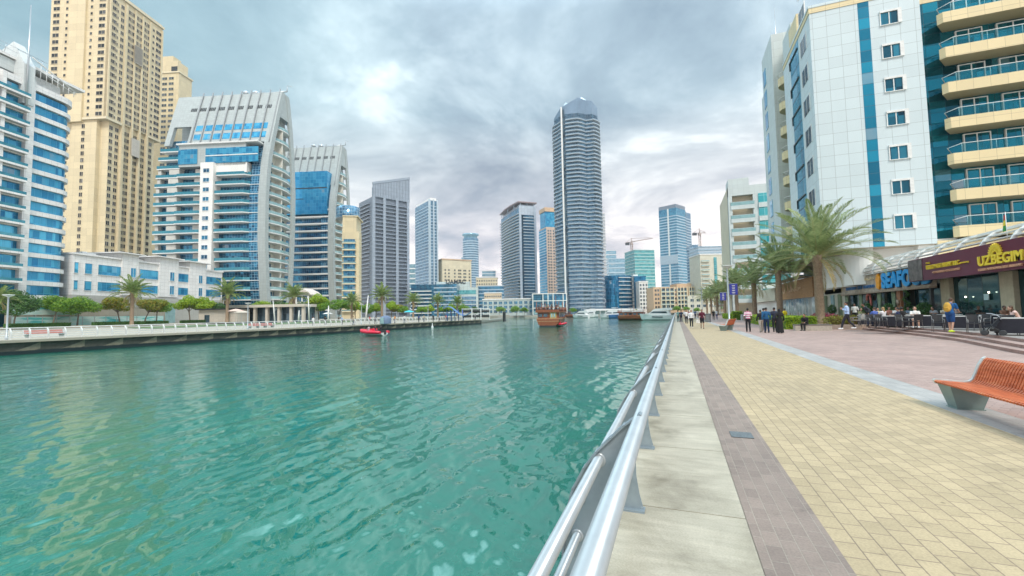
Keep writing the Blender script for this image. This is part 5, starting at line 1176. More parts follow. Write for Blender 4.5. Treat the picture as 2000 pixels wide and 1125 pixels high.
# ------------------------------------------------------------------ quayside railing, near bank
outer = [(-.165, 1.185), (-.24, 1.13), (-.30, 1.07), (-.37, 1.0), (-.43, .92), (-.485, .82), (-.52, .70), (-.54, .55), (-.54, .36), (-.53, .18), (-.50, 0)]
inner = [(-.18, 1.10), (-.20, 1.02), (-.22, .94), (-.25, .85), (-.28, .75), (-.315, .64), (-.345, .53), (-.36, .42), (-.36, .28), (-.34, .14), (-.305, 0)]
bm_ = MB()
for a in range(10):
    q = [outer[a], outer[a+1], inner[a+1], inner[a]]; bm_.prism_y(q, -.006, .006, 0)
    (x1, z1), (x2, z2) = outer[a], outer[a+1]; bm_.prism_y([(x1-.006, z1+.004), (x2-.006, z2), (x2+.004, z2), (x1+.004, z1)], -.03, .03, 0)
bm_.box(-.53, -.30, -.05, .05, 0.001, .014, 0); bm_.box(-.53, -.30, -.055, .055, -.0, .004, 0)
for x in (-.325, -.505): bm_.lathe([(.011, 0), (.011, .02), (.006, .024)], (x, 0, .014), 6)
post_me = bm_.mesh('post'); post_me.materials.append(plain('grey painted plate', (.27, .33, .37), .4, .2, .12, 7))
bm_ = MB()
rails = [(-.365, .96, .024), (-.455, .77, .013), (-.475, .60, .02), (-.475, .42, .016), (-.45, .24, .016)]
for x, z, r in rails:
    bm_.tube([(x, -.012, z), (x, -.008, z), (x, .008, z), (x, .012, z)], [r+.004, r+.011, r+.011, r+.004], 14)
coll_me = bm_.mesh('collar'); coll_me.materials.append(rail_metal)
root = thing('railing', 'curved silver tube railing along the water beside the concrete quay edge', 'railing', (0, 2.09, 0), 0)
NP = 226; ys_ = [k*1.752 for k in list(range(0, NP))]
ys_ = [-1.752, -3.504]+ys_
copies('post', post_me, root, [(0, y, 0) for y in ys_])
copies('collar', coll_me, root, [(0, y, 0) for y in ys_[:98]])
ye = 390.
MB().tube([(-.175, -6, 1.15), (-.175, ye, 1.15)], .031, 24).build('handrail', rail_metal, root)
for x, z, r in rails: MB().tube([(x, -6, z), (x, ye, z)], r, 16).build('rail', rail_metal, root)
for k in range(0, 40, 2): pass
# ------------------------------------------------------------------ railing on the far side of the water
bm_ = MB(); sc = .95
for a in range(0, 10):
    bm_.prism_y([(-outer[a][0]*sc-.03, outer[a][1]*sc), (-outer[a+1][0]*sc-.03, outer[a+1][1]*sc), (-inner[a+1][0]*sc, inner[a+1][1]*sc), (-inner[a][0]*sc, inner[a][1]*sc)], -.05, .05)
pme = bm_.mesh('post'); pme.materials.append(white_metal)
root = thing('railing', 'pale curved post railing along the edge of the promenade across the water', 'railing', (LQ-.75, 14, 0), 0)
copies('post', pme, root, [(0, k*1.31, 0) for k in range(86)])
MB().tube([(.17, -20, 1.09), (.17, 112, 1.09)], .045, 6).build('handrail', white_metal, root)
for x, z in ((.33, .88), (.42, .66), (.43, .44), (.42, .22)): MB().tube([(x, -20, z), (x, 112, z)], .022, 5).build('rail', grey_metal, root)
# ------------------------------------------------------------------ benches
m, nt = mat_begin('orange slat wood'); pos = nt.n('TexCoord').outputs['Object']
n = nt.n('TexNoise', Vector=nt.n('Mapping', Vector=pos, Scale=(14, 2, 14)).outputs[0], Scale=1.5, Detail=6.0, Roughness=.6).outputs[0]
bsdf(nt, Base0Color=nt.ramp(n, [(.3, (.36, .075, .02)), (.55, (.58, .14, .045)), (.75, (.66, .24, .10))]), Roughness=.5); slatm = m
bench_leg = plain('bench grey green', (.20, .27, .26), .45, .2, .12, 4)
def bench(label, loc, rz, length=2.1, group='orange slatted benches on the promenade', seatm=None):
    """seen along +y: slats run front (x=0) to back; the seat front edge is at x=0, backrest at x=.62"""
    root = thing('park_bench', label, 'bench', (*loc, 0), rz, group); sm = seatm or slatm
    n = int(length/.062)
    prof = [(0, .40), (.03, .415), (.20, .40), (.40, .385), (.47, .395), (.52, .44), (.56, .54), (.60, .66), (.66, .77), (.70, .80)]
    seat = prof[:5]; back = prof[4:]
    def slats(pr, name):
        bm_ = MB()
        for k in range(n):
            y = -k*.062; 
            for (x1, z1), (x2, z2) in zip(pr[:-1], pr[1:]):
                l = math.hypot(x2-x1, z2-z1); nx, nz = (z2-z1)/l*.032, -(x2-x1)/l*.032
                bm_.prism_y([(x1, z1), (x2, z2), (x2+nx, z2+nz), (x1+nx, z1+nz)], y-.042, y)
        return bm_.build(name, sm, root)
    slats(seat, 'seat'); slats(back, 'backrest')
    for y in (.045, -length-.01):
        bm_ = MB()
        for (x1, z1), (x2, z2) in zip(prof[:-1], prof[1:]):
            l = math.hypot(x2-x1, z2-z1); nx, nz = (z2-z1)/l*.055, -(x2-x1)/l*.055
            bm_.prism_y([(x1-nx*.35, z1-nz*.35), (x2-nx*.35, z2-nz*.35), (x2+nx, z2+nz), (x1+nx, z1+nz)], y-.045, y)
        bm_.build('end_frame', plain('pale cast metal', (.60, .66, .66), .4, .2), root)
    for y in (0., -length+.45):      # flared sheet legs
        bm_ = MB(); t, b = [(-.0, .375), (.62, .375)], [(.13, 0), (.50, 0)]
        n_ = 8
        top = [(.03, y-.02), (.55, y-.02), (.55, y-.40), (.03, y-.40)]; bot = [(.13, y-.07), (.45, y-.07), (.45, y-.33), (.13, y-.33)]
        vs = [(x, yy, .012) for x, yy in bot]+[(x, yy, .37) for x, yy in top]
        bm_.add(vs, [(0, 1, 5, 4), (1, 2, 6, 5), (2, 3, 7, 6), (3, 0, 4, 7), (4, 5, 6, 7), (3, 2, 1, 0)]); bm_.box(.11, .47, y-.35, y-.05, 0, .012)
        bm_.build('leg', bench_leg, root)
    return root
b0 = G(1845, 793); 
bench('near bench of glossy orange slats with flared grey legs, cut by the right photo edge', (4.02, 9.42), 0, 3.1)
g_ = G(1430, 646); bench('small distant orange bench with pale grey ends beside the lamp post', (g_[0]-.25, g_[1]+1.9), R(-20), 2.0).scale = (1.15,)*3
pinkb = plain('faded red bench boards', (.50, .20, .17), .7)
for i, px in enumerate((43, 481, 496)):
    y_ = onX(px, LQ-7.5); r = bench(['faded red bench facing the water at the far left', 'faded red bench left of the slim lamp across the water', 'faded red bench right of the slim lamp across the water'][i], (LQ-6.5, y_), R(180), 3.2, 'faded red benches across the water', pinkb)
# ------------------------------------------------------------------ lamps, bins, hedges, planters
def lamp(label, loc, h, group, s=1.):
    root = thing('street_lamp', label, 'street lamp', loc, 0, group)
    MB().lathe([(.14*s, 0), (.14*s, .3), (.085*s, .35), (.07*s, h*.95)], (0, 0, 0), 14).build('pole', rail_metal, root)
    bm_ = MB(); bm_.lathe([(.07*s, h*.94), (.12*s, h*.955), (.46*s, h-.03), (.50*s, h), (.44*s, h+.03), (.05, h+.05)], (0, 0, 0), 24); bm_.build('lamp_head', white_metal, root)
    MB().lathe([(.09*s, .0), (.42*s, 0.0)], (0, 0, h-.035), 16).build('diffuser', pale_balcony_glass, root)
    return root
LA = 'cone headed lamps on this promenade'
r1 = lamp('cone headed street lamp carrying two blue banners, beside the small bench', (4.62, 45, 0), 5.75, LA)
bl = plain('royal blue banner', (.03, .04, .30), .7); wl = plain('banner white', (.8, .8, .8), .7)
for x, z0, z1, w_ in ((.12, 3.05, 4.05, .68), (-.70, 2.55, 3.25, .52)):
    b_ = MB().box(x, x+w_, -.02, .02, z0, z1).build('banner', bl, r1)
    bm_ = MB(); h_ = z1-z0
    for k in range(4): cz = z0+h_*(.17+.22*k); bm_.box(x+w_*.34, x+w_*.66, -.03, -.021, cz-.045*h_/1., cz-.01*h_); bm_.box(x+w_*.30, x+w_*.70, -.03, -.021, cz+.02*h_, cz+.05*h_); bm_.box(x+w_*.46, x+w_*.56, -.03, -.021, cz-.06*h_, cz+.06*h_)
    bm_.build('lettering', wl, b_); MB().tube([(0, 0, z1+.02), (x+(w_ if x > 0 else 0), 0, z1+.02)], .02, 6).build('bracket', rail_metal, r1)
lamp('cone headed street lamp farther up the promenade above the strolling crowd', (5.0, 96, 0), 6.1, LA)
lamp('most distant cone headed street lamp near the moored yachts', (5.2, 150, 0), 6.1, LA)
for i, (px, yt) in enumerate(((14, 576), (484, 592), (706, 594), (836, 597))):
    y_ = onX(px, LQ-2.2); lamp(['slim pale lamp across the water at the far left', 'slim pale lamp across the water between two red benches', 'slim pale lamp across the water above the red speedboat', 'slim pale lamp across the water left of the blue canopy'][i], (LQ-2.2, y_, 0), zfor(LQ-2.2, y_, yt), 'slim lamps across the water', .9)
def leaning_mast(label, px, yb, yt, d, lean, r=.17):
    L = WV(px, yb, d); z0 = .3; z1 = zfor(*L, yt); root = thing('mast', label, 'mast', (*L, z0), 0, 'white tapering masts')
    MB().tube([(0, 0, 0), (lean*.5, 0, (z1-z0)*.5), (lean, 0, z1-z0)], [r, r*1.25, r*.5], 10).build('mast_tube', white_metal, root); MB().tube([(lean*.5, 0, (z1-z0)*.4), (lean*.5+.9, 0, (z1-z0)*.62)], .06, 5).build('stay', grey_metal, root)
leaning_mast('white tapering mast leaning left in front of the nearer sail tower', 537, 625, 586, 132, -.9)
leaning_mast('short white mast left of the restaurant pavilion', 583, 625, 606, 120, .2)
leaning_mast('white mast in front of the restaurant pavilion', 604, 622, 578, 135, -.5)
leaning_mast('thin white mast beside the parasols', 641, 622, 597, 120, .1, .2)
leaning_mast('tall white leaning mast left of the park palms', 714, 628, 577, 108, .8)
leaf_dark = None
def leafmat(name, a, b, c, sc=1.2):
    if name in MATS: return MATS[name]
    m, nt = mat_begin(name)
    pos = nt.n('NewGeometry').outputs['Position']; ri = nt.n('NewGeometry').outputs['Random Per Island']
    n = nt.n('TexNoise', Vector=pos, Scale=sc, Detail=2.0).outputs[0]
    f = nt.m('ADD', nt.m('MULTIPLY', n, .6), nt.m('MULTIPLY', ri, .4))
    col = nt.ramp(f, [(.25, a), (.5, b), (.75, c)])
    bs = nt.n('BsdfPrincipled', Base0Color=col, Roughness=.5); tr = nt.n('BsdfTranslucent', Color=col)
    nt.n('OutputMaterial', Surface=nt.n('MixShader', Fac=.35, i1=bs.outputs[0], i2=tr.outputs[0]).outputs[0]); return m
G_mid = leafmat('mid green leaves', (.06, .17, .015), (.17, .36, .03), (.36, .52, .05))
G_lime = leafmat('lime green leaves', (.14, .28, .01), (.32, .48, .02), (.50, .60, .05))
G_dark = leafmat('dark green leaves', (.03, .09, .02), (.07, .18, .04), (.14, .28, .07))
G_rust = leafmat('rust tinged leaves', (.10, .18, .02), (.28, .32, .03), (.42, .28, .05))
G_date = leafmat('date palm leaves', (.14, .21, .08), (.30, .38, .16), (.50, .54, .27))
G_date2 = leafmat('far date palm leaves', (.13, .22, .06), (.25, .36, .11), (.44, .46, .18))
G_dry = leafmat('dry palm leaves', (.30, .24, .10), (.42, .33, .15), (.50, .38, .18))
bark = plain('palm bark', (.36, .27, .19), .95, 0, .35, 9, .02); bark2 = plain('tree bark', (.22, .18, .14), .95, 0, .3, 6, .01)
def leaf_cloud(blobs, n, size, rng, mb=None, up=.4):
    mb = mb or MB(); tot = sum(b[3]*b[4]*b[5] for b in blobs)**1.
    for (cx, cy, cz, rx, ry, rz) in blobs:
        k = int(n*rx*ry*rz/tot)
        for _ in range(k):
            d = rng.normal(size=3); d /= np.linalg.norm(d); rad = rng.uniform(.35, 1.0)**.45
            if rng.rand() < .05: rad *= 1.14
            p = np.array([cx+d[0]*rx*rad, cy+d[1]*ry*rad, cz+d[2]*rz*rad])
            nr_ = d+rng.normal(size=3)*.7+np.array([0, 0, up]); nr_ /= np.linalg.norm(nr_)
            t = np.cross(nr_, rng.normal(size=3)); t /= np.linalg.norm(t); b = np.cross(nr_, t); s = size*rng.uniform(.6, 1.3)
            mb.add([p-t*s, p-b*s*.45, p+t*s, p+b*s*.45], [(0, 1, 2, 3)])
    return mb
def hedge(label, x0, x1, y0, y1, z0, h, mat, name='hedge', cat='hedge', n=5000, s=.05, loc=None):
    rng = np.random.RandomState(int(abs(x0*7+y0*3)) % 9999); mb = MB()
    for _ in range(n):
        f = rng.rand(); 
        p = np.array([rng.uniform(x0, x1), rng.uniform(y0, y1), z0+rng.uniform(0, h)])
        k = rng.randint(4)
        if k == 0: p[0] = x0+rng.normal()*.03
        elif k == 1: p[1] = y0+rng.normal()*.03
        else: p[2] = z0+h+rng.normal()*.03
        nr_ = rng.normal(size=3); nr_ /= np.linalg.norm(nr_); t = np.cross(nr_, rng.normal(size=3)); t /= np.linalg.norm(t); b = np.cross(nr_, t); s_ = s*rng.uniform(.6, 1.4)
        mb.add([p-t*s_, p-b*s_*.5, p+t*s_, p+b*s_*.5], [(0, 1, 2, 3)])
    mb.v = [(a-x0, b-y0, c-z0) for a, b, c in mb.v]
    root = thing(name, label, cat, (x0, y0, z0), 0)
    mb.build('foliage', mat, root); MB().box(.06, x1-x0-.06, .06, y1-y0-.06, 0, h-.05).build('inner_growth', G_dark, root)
    return root
hg = G(1502, 636); hg2 = G(1556, 640)
hedge('clipped lime green hedge behind the two people in dark clothes', 8.2, 10.4, 40.6, 60, 0, 1.0, G_lime, n=7000)
hedge('small clipped green hedge farther left beside the palms', 8.6, 10.2, 82, 96, 0, .9, G_lime, n=2500, s=.08)
hedge('boxy bright green bush right of the lamp post', *( [G(1437, 625)[0]-.4, G(1437, 625)[0]+1.0] ), G(1437, 625)[1], G(1437, 625)[1]+1.5, 0, 1.35, G_lime, n=2500, s=.06)
def cyl_bin(name, label, cat, loc, r, h, mat):
    root = thing(name, label, cat, (*loc, 0), 0); MB().lathe([(r*.85, 0), (r, h*.9), (r*1.04, h)], (0, 0, 0), 18).build('bin_body', mat, root); MB().lathe([(r*1.06, h), (r*1.06, h+.05), (r*.6, h+.1), (.02, h+.11)], (0, 0, 0), 18).build('lid', dark_metal, root)
cyl_bin('litter_bin', 'round grey litter bin standing on the promenade left of the lamp post', 'bin', G(1383, 629), .42, 1.05, plain('bin grey', (.22, .24, .25), .5))
root = thing('planter', 'pale square planter box right of the boxy bush', 'planter', (*G(1449, 626), 0)); MB().box(0, 1.3, 0, 1.2, 0, .9).build('box', plain('planter grey', (.40, .43, .42), .7), root); leaf_cloud([(.65, .6, 1.05, .5, .5, .25)], 500, .07, np.random.RandomState(3)).build('foliage', G_dark, root)
# granite seat and raised bed round the large palm
sx, sy_ = G(1560, 646); root = thing('stone_seat', 'low stone seat block where a person in black sits below the large palm', 'seat', (sx-.2, sy_, 0)); MB().box(0, 2.3, 0, .7, 0, .40, 0).build('block', plain('pale granite', (.42, .38, .32), .7, 0, .2, 8), root); MB().box(-.03, 2.33, -.03, .73, .40, .46).build('slab', plain('dark seat top', (.14, .13, .12), .5), root)
root = thing('raised_bed', 'raised planting bed with stone kerb round the large palm', 'planting bed', (10.6, 40.6, 0)); MB().prism([(0, 0), (2.2, -1.0), (5.6, 1.2), (6.2, 9), (.4, 9)], 0, .34, 0).build('kerb', plain('bed kerb', (.34, .26, .21), .8), root)
mb = leaf_cloud([(.9+i*.45, .6+.35*(i % 3)+i*.12, .62+.1*(i % 2), .75, .6, .42) for i in range(8)], 5200, .06, np.random.RandomState(9)); mb.build('shrubs', leafmat('bronze and green shrub leaves', (.10, .06, .025), (.20, .19, .03), (.35, .42, .04), 2.2), root)
mb = MB(); rng = np.random.RandomState(5)
for k in range(160): x, y = 1+rng.rand()*4, .2+rng.rand()*2; mb.tube([(x, y, .3), (x+rng.normal()*.15, y+rng.normal()*.1, .95)], .012, 4)
mb.build('stems', plain('brown stems', (.20, .11, .06), .9), root)
bx, by = G(1596, 638); root = thing('bougainvillea', 'pink flowering bougainvillea bush right behind the seated person in black', 'shrub', (bx, by-1.0, .3))
leaf_cloud([(0, 0, .55, .8, .5, .38), (.9, .2, .5, .6, .5, .32)], 1500, .07, np.random.RandomState(1)).build('foliage', G_dark, root)
leaf_cloud([(0, -.1, .62, .85, .5, .36), (.9, .1, .58, .65, .5, .3)], 1100, .06, np.random.RandomState(2)).build('blossom', leafmat('magenta bracts', (.42, .02, .12), (.60, .04, .20), (.75, .14, .30)), root)
for i, (px, py) in enumerate(((1607, 634), (1648, 628))):
    x, y = G(px, py); 
# ------------------------------------------------------------------ date palms
def frond(mb, base, az, el, L, rng, nl, lw, ll, droop):
    """one feather leaf: curved rachis and two rows of folded leaflets"""
    pts = []; p = np.array(base, float); e = el; n = 14
    for i in range(n+1):
        pts.append(p.copy()); p = p+np.array([cos(e)*cos(az), cos(e)*sin(az), sin(e)])*L/n; e -= droop*(.35+1.5*i/n)/n
    side = np.array([-sin(az), cos(az), 0.])
    mb.tube([tuple(q) for q in pts], [.035*(1-.85*i/n)*L/4.5 for i in range(n+1)], 4, 1, False, False)
    for k in range(nl):
        t = .13+.87*k/nl; f = t*n; i = min(n-1, int(f)); q = pts[i]+(pts[i+1]-pts[i])*(f-i); d = pts[i+1]-pts[i]; d /= np.linalg.norm(d)
        up = np.cross(side, d); l = ll*(sin(PI*min(1, t*.92+.10))**.6)*rng.uniform(.85, 1.1)*L/4.5
        for s in (-1, 1):
            v = d*(.55+.5*t)+side*s*(.85-.2*t)+up*(.38+rng.normal()*.16)*(-1 if up[2] < 0 else 1); v /= np.linalg.norm(v)
            e_ = q+v*l-np.array([0, 0, l*l*.22]); m_ = q+v*l*.5; wv = np.cross(v, up); wv = wv/np.linalg.norm(wv)*lw*.5
            mb.add([q, m_+wv, e_, m_-wv], [(0, 1, 2, 3)], 0)
def palm_meshes(seed, H, L, nf, nl, rt, lw=.05, ll=.62, gm=None):
    rng = np.random.RandomState(seed); mb = MB()
    for k in range(nf):
        t = k/nf; az = k*2.39996+rng.normal()*.12; el = R(86-84*t**.85)+rng.normal()*.09
        frond(mb, (.12*cos(az), .12*sin(az), H+.1-t*.35), az, el, L*rng.uniform(.85, 1.06)*(1. if t > .08 else .75), rng, nl, lw, ll, .62+.62*t+rng.normal()*.12)
    me = mb.mesh('crown'); me.materials.append(gm or G_date); me.materials.append(plain('leaf rib', (.33, .34, .14), .6))
    mb = MB()
    for k in range(7):
        az = rng.rand()*6.28; frond(mb, (.2*cos(az), .2*sin(az), H-.3), az, R(-20-rng.rand()*25), L*.62, rng, nl//2, lw, ll*.8, 1.1)
    dry = mb.mesh('dry_fronds'); dry.materials.append(G_dry); dry.materials.append(plain('leaf rib', (.33, .34, .14)))
    mb = MB(); n = 24; prof = [(rt*(1.15 if z < .1 else 1.)*(1-.12*z+.28*max(0, z-.82)/.18), z*H) for z in [i/n for i in range(n+1)]]; mb.lathe(prof, (0, 0, 0), 14)
    rows = int(H/.17)
    for i in range(rows):       # diamond leaf-base stubs
        z = .1+i*.17; nn = 9; f = z/H; rr = rt*(1-.12*f+.28*max(0, f-.82)/.18)
        for j in range(nn):
            a = 2*PI*(j+.5*(i % 2))/nn; c, s = cos(a), sin(a); w = rr*.30
            b1 = (c*rr*.96-s*w, s*rr*.96+c*w, z); b2 = (c*rr*.96+s*w, s*rr*.96-c*w, z); b3 = (c*rr*.96, s*rr*.96, z-.10); tp = (c*(rr+.075), s*(rr+.075), z+.09)
            mb.add([b1, b2, b3, tp], [(0, 2, 3), (2, 1, 3), (1, 0, 3)], 0)
    tr = mb.mesh('trunk'); tr.materials.append(bark); return me, dry, tr
def palm(label, loc, parts, rz, group, s=1.):
    root = thing('date_palm', label, 'palm tree', loc, rz, group); root.scale = (s, s, s)
    for nme, me in zip(('crown', 'dry_fronds', 'trunk'), parts): link(nme, me, root)
    return root
PB = palm_meshes(11, 5.9, 5.6, 54, 110, .33, .042, .66); PM = palm_meshes(12, 6.3, 4.9, 54, 56, .33, .085, .6); PM2 = palm_meshes(14, 5.7, 4.6, 44, 46, .33, .085, .6)
PF = palm_meshes(13, 7.0, 4.4, 40, 30, .36, .15, .85, G_date2); PF2 = palm_meshes(17, 6.0, 4.0, 36, 30, .34, .15, .85, G_date2)
GP = 'date palms in a row beside the shops'
palm('large date palm with thick stubbly trunk, nearest, in front of the white annex', (11.5, 44, .3), PB, 0, GP)
for i, (x, y, s, P_) in enumerate(((13.2, 68, 1.1, PM), (12.9, 86, 1.1, PM2), (12.6, 107, 1.1, PM), (12.2, 128, 1.05, PM2), (12, 148, 1.05, PM), (12, 172, 1.05, PM2), (12.3, 200, 1.1, PM))):
    palm(['second date palm of the row, its trunk in front of the orange carved fascia', 'third date palm of the row, rising behind the striped shirt walker', 'fourth date palm of the row, just right of the bannered lamp post', 'fifth date palm of the row, behind the blue banners', 'sixth date palm of the row, left of the blue banners', 'seventh date palm of the row, over the litter bin', 'last and smallest date palm of the row near the distant lamp'][i], (x, y, .1), P_, i*1.3+.4, GP, s)
# ------------------------------------------------------------------ trees across the water
def gz(d): return .45
def broad_meshes(seed, h, r, mat, lean=0., n=5200, flat=.62, size=.20):
    rng = np.random.RandomState(seed); mb = MB(); bl = []
    for k in range(9):
        a = k*2.4; q = r*.58*math.sqrt(k/8.); bl.append((lean+q*cos(a), q*sin(a), h-r*flat*.85+rng.normal()*r*.12-(.12*r if k > 4 else -.1*r), r*rng.uniform(.36, .52), r*rng.uniform(.36, .52), r*flat*rng.uniform(.40, .6)))
    cr = leaf_cloud(bl, n, size, rng).mesh('crown'); cr.materials.append(mat)
    mb.tube([(0, 0, -.3), (lean*.25, 0, h*.22), (lean*.6, .1, h*.42), (lean*.9, 0, h-r*flat*1.3)], [.17, .13, .11, .08], 8)
    for b in bl[1:7]: mb.tube([(lean*.6, .1, h*.42), ((lean*.6+b[0])/2, b[1]/2, h*.55), (b[0], b[1], b[2])], [.07, .05, .02], 6)
    tr = mb.mesh('trunk'); tr.materials.append(bark2); return cr, tr
BT = {'dark': broad_meshes(1, 7.0, 4.0, G_dark, 1.2), 'mid': broad_meshes(2, 6.6, 3.6, G_mid, .9), 'lime': broad_meshes(3, 6.6, 3.2, G_lime, .4), 'rust': broad_meshes(4, 6.4, 3.4, G_rust, 1.4), 'mid2': broad_meshes(5, 6.6, 4.0, G_mid, -.6), 'round': broad_meshes(6, 6.2, 3.2, G_lime, 0, 5200, .8)}
def btree(label, px, yt, yb, d, kind, rz=0., s=None):
    L = WV(px, 600, d); z0 = gz(d); z1 = zfor(*L, yt); base_h = {'dark': 7.0, 'mid': 6.6, 'lime': 6.6, 'rust': 6.4, 'mid2': 6.6, 'round': 6.2}[kind]
    root = thing('tree', label, 'tree', (*L, z0), rz, 'garden trees across the water'); k = (z1-z0)/(base_h+.25); root.scale = (k, k, k)
    link('crown', BT[kind][0], root); link('trunk', BT[kind][1], root)
def dl(px): return 98+.118*max(0, px)       # the garden line falls back to the right
TL = [(28, 566, 'dark', 'dark bushy tree behind the lamp at the far left'), (104, 570, 'mid', 'tree with a slanting trunk in front of the teal hoarding, nearest the left lamp'),
      (152, 573, 'mid2', 'pale green tree standing left of the white roof lettering'), (236, 576, 'rust', 'yellowing tree leaning behind the leftmost garden palm'),
      (282, 580, 'rust', 'yellow brown tree just right of the leftmost garden palm'), (306, 579, 'mid', 'rounded green tree right of the leftmost garden palm, alone over the hoarding end'),
      (372, 577, 'lime', 'bright lime tree left of the stone kiosk'), (398, 581, 'lime', 'smaller lime tree touching the brighter one by the kiosk'), (420, 590, 'dark', 'low dark tree hidden behind the second garden palm'),
      (508, 584, 'round', 'neat round lime tree at the foot of the nearer sail tower'), (548, 588, 'dark', 'dark low tree right of the leaning mast'), (562, 587, 'mid', 'green tree just left of the feathery palm before the pavilion'), (588, 589, 'dark', 'dark tree at the pavilion corner'),
      (623, 574, 'lime', 'yellow lime tree right of the pavilion'), (634, 584, 'mid', 'green tree beside the parasols'), (661, 580, 'mid', 'dense green tree under the cream apartment block'), (694, 588, 'lime', 'lime tree in front of the broad grey tower, left part'),
      (716, 590, 'mid2', 'green tree behind the tall leaning mast'), (735, 592, 'lime', 'light green tree left of the third garden palm'), (764, 588, 'lime', 'yellowish tree right of the third garden palm'), (778, 592, 'rust', 'tree turning orange in the park row'), (790, 595, 'mid', 'green tree left of the fourth garden palm'),
      (822, 596, 'mid', 'green tree right of the fourth garden palm'), (838, 595, 'lime', 'yellow lime tree by the slim lamp'), (868, 596, 'mid', 'green tree behind the blue canopy'), (882, 594, 'lime', 'light tree right above the blue canopy'), (905, 592, 'mid2', 'loose green tree above the lattice screen'), (925, 598, 'dark', 'darker tree at the end of the promenade')]
for i, (px, yt, kd, lb_) in enumerate(TL):
    d = dl(px)*(1. if px < 700 else .93); btree(lb_, px, yt, 0, d, kd, i*1.7, 1)
GF = 'garden palms across the water'
def fpalm(label, px, yt, d, P_, H, Lf):
    L = WV(px, 600, d); z0 = .45; z1 = zfor(*L, yt); k = (z1-z0)/(H+Lf*.62); palm(label, (*L, z0), P_, px*.37, GF, k)
for px, yt, P_, lb_ in ((-8, 560, PF2, 'palm cut off by the left edge of the photo'), (258, 548, PF, 'leftmost whole garden palm, before the low white office'), (444, 553, PF, 'garden palm beside the pink parasol and kiosk'), (574, 558, PF2, 'feathery garden palm between the two sail towers'),
                        (687, 574, PF2, 'pale garden palm below the cream apartment block'), (746, 561, PF, 'tall garden palm before the broad grey tower'), (807, 574, PF2, 'garden palm below the slim blue tower'), (855, 577, PF, 'garden palm before the terraced hotel'), (893, 579, PF2, 'last garden palm, above the blue canopy')):
    fpalm(lb_, px, yt, dl(px)*.92 if px < 700 else dl(px)*.87, P_, 7.0 if P_ is PF else 6., 4.2)
# long dark hedges, lawn strips
for i, (a, b) in enumerate(((12, 134), (181, 327), (352, 400))):
    A = WV(a, 633, dl(a)-9); B = WV(b, 633, dl(b)-9); v_ = Vector((B[0]-A[0], B[1]-A[1])); lh = v_.length
    rng = np.random.RandomState(i); mb = MB()
    for _ in range(2600):
        p = np.array([rng.uniform(0, lh), rng.uniform(-.5, .5), rng.uniform(0, .9)]); 
        if rng.rand() < .5: p[1] = -.55
        nr_ = rng.normal(size=3); nr_ /= np.linalg.norm(nr_); t = np.cross(nr_, rng.normal(size=3)); t /= np.linalg.norm(t); b_ = np.cross(nr_, t); mb.add([p-t*.12, p-b_*.08, p+t*.12, p+b_*.08], [(0, 1, 2, 3)])
    root = thing('hedge', ['long low dark hedge behind the leftmost red bench', 'long low dark hedge under the leftmost whole garden palm', 'short low dark hedge before the stone kiosk'][i], 'hedge', (*A, .5), math.atan2(v_.y, v_.x))
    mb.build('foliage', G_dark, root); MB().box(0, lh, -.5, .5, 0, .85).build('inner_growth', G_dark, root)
mb = MB(); lw_ = [W(250, 92), W(330, 100), W(430, 120), W(600, 138), W(690, 148), W(690, 126), W(560, 108), W(430, 96), W(300, 80)]
mb.prism(lw_, .02, .16, 0, 0); tag(mb.build('lawn', M_grass), kind='structure')
# ------------------------------------------------------------------ people
def soft(blobs, voxel, name, mats, smooth=3, fac=.6):
    """merge rounded limbs into one continuous skin"""
    mb = MB()
    for b in blobs:
        if b[0] == 'b': mb.ball(b[1], b[2], 0, 12, 8)
        else:
            _, p, q, r1, r2 = b; mb.tube([p, q], [r1, r2], 10); mb.ball(p, r1, 0, 10, 6); mb.ball(q, r2, 0, 10, 6)
    me = mb.mesh('t'); o = bpy.data.objects.new('t', me); COL.objects.link(o)
    m = o.modifiers.new('r', 'REMESH'); m.mode = 'VOXEL'; m.voxel_size = voxel; m.use_smooth_shade = True
    s = o.modifiers.new('s', 'SMOOTH'); s.factor = fac; s.iterations = smooth
    dg = bpy.context.evaluated_depsgraph_get(); out = bpy.data.meshes.new_from_object(o.evaluated_get(dg)); out.name = name
    bpy.data.objects.remove(o); bpy.data.meshes.remove(me); out.materials.clear()
    for mm in mats: out.materials.append(mm)
    return out
def cloth(c, name=None): return plain(name or 'cloth %.2f %.2f %.2f' % c, c, .85, 0, .12, 8, .004)
SK = [plain('light skin', (.52, .30, .21), .55, 0, .05), plain('tan skin', (.36, .19, .12), .55, 0, .05), plain('brown skin', (.18, .09, .055), .55, 0, .05)]
HR = [plain('black hair', (.012, .01, .009), .6), plain('brown hair', (.08, .04, .02), .6), plain('fair hair', (.35, .22, .10), .6)]
def V(*a): return Vector(a)
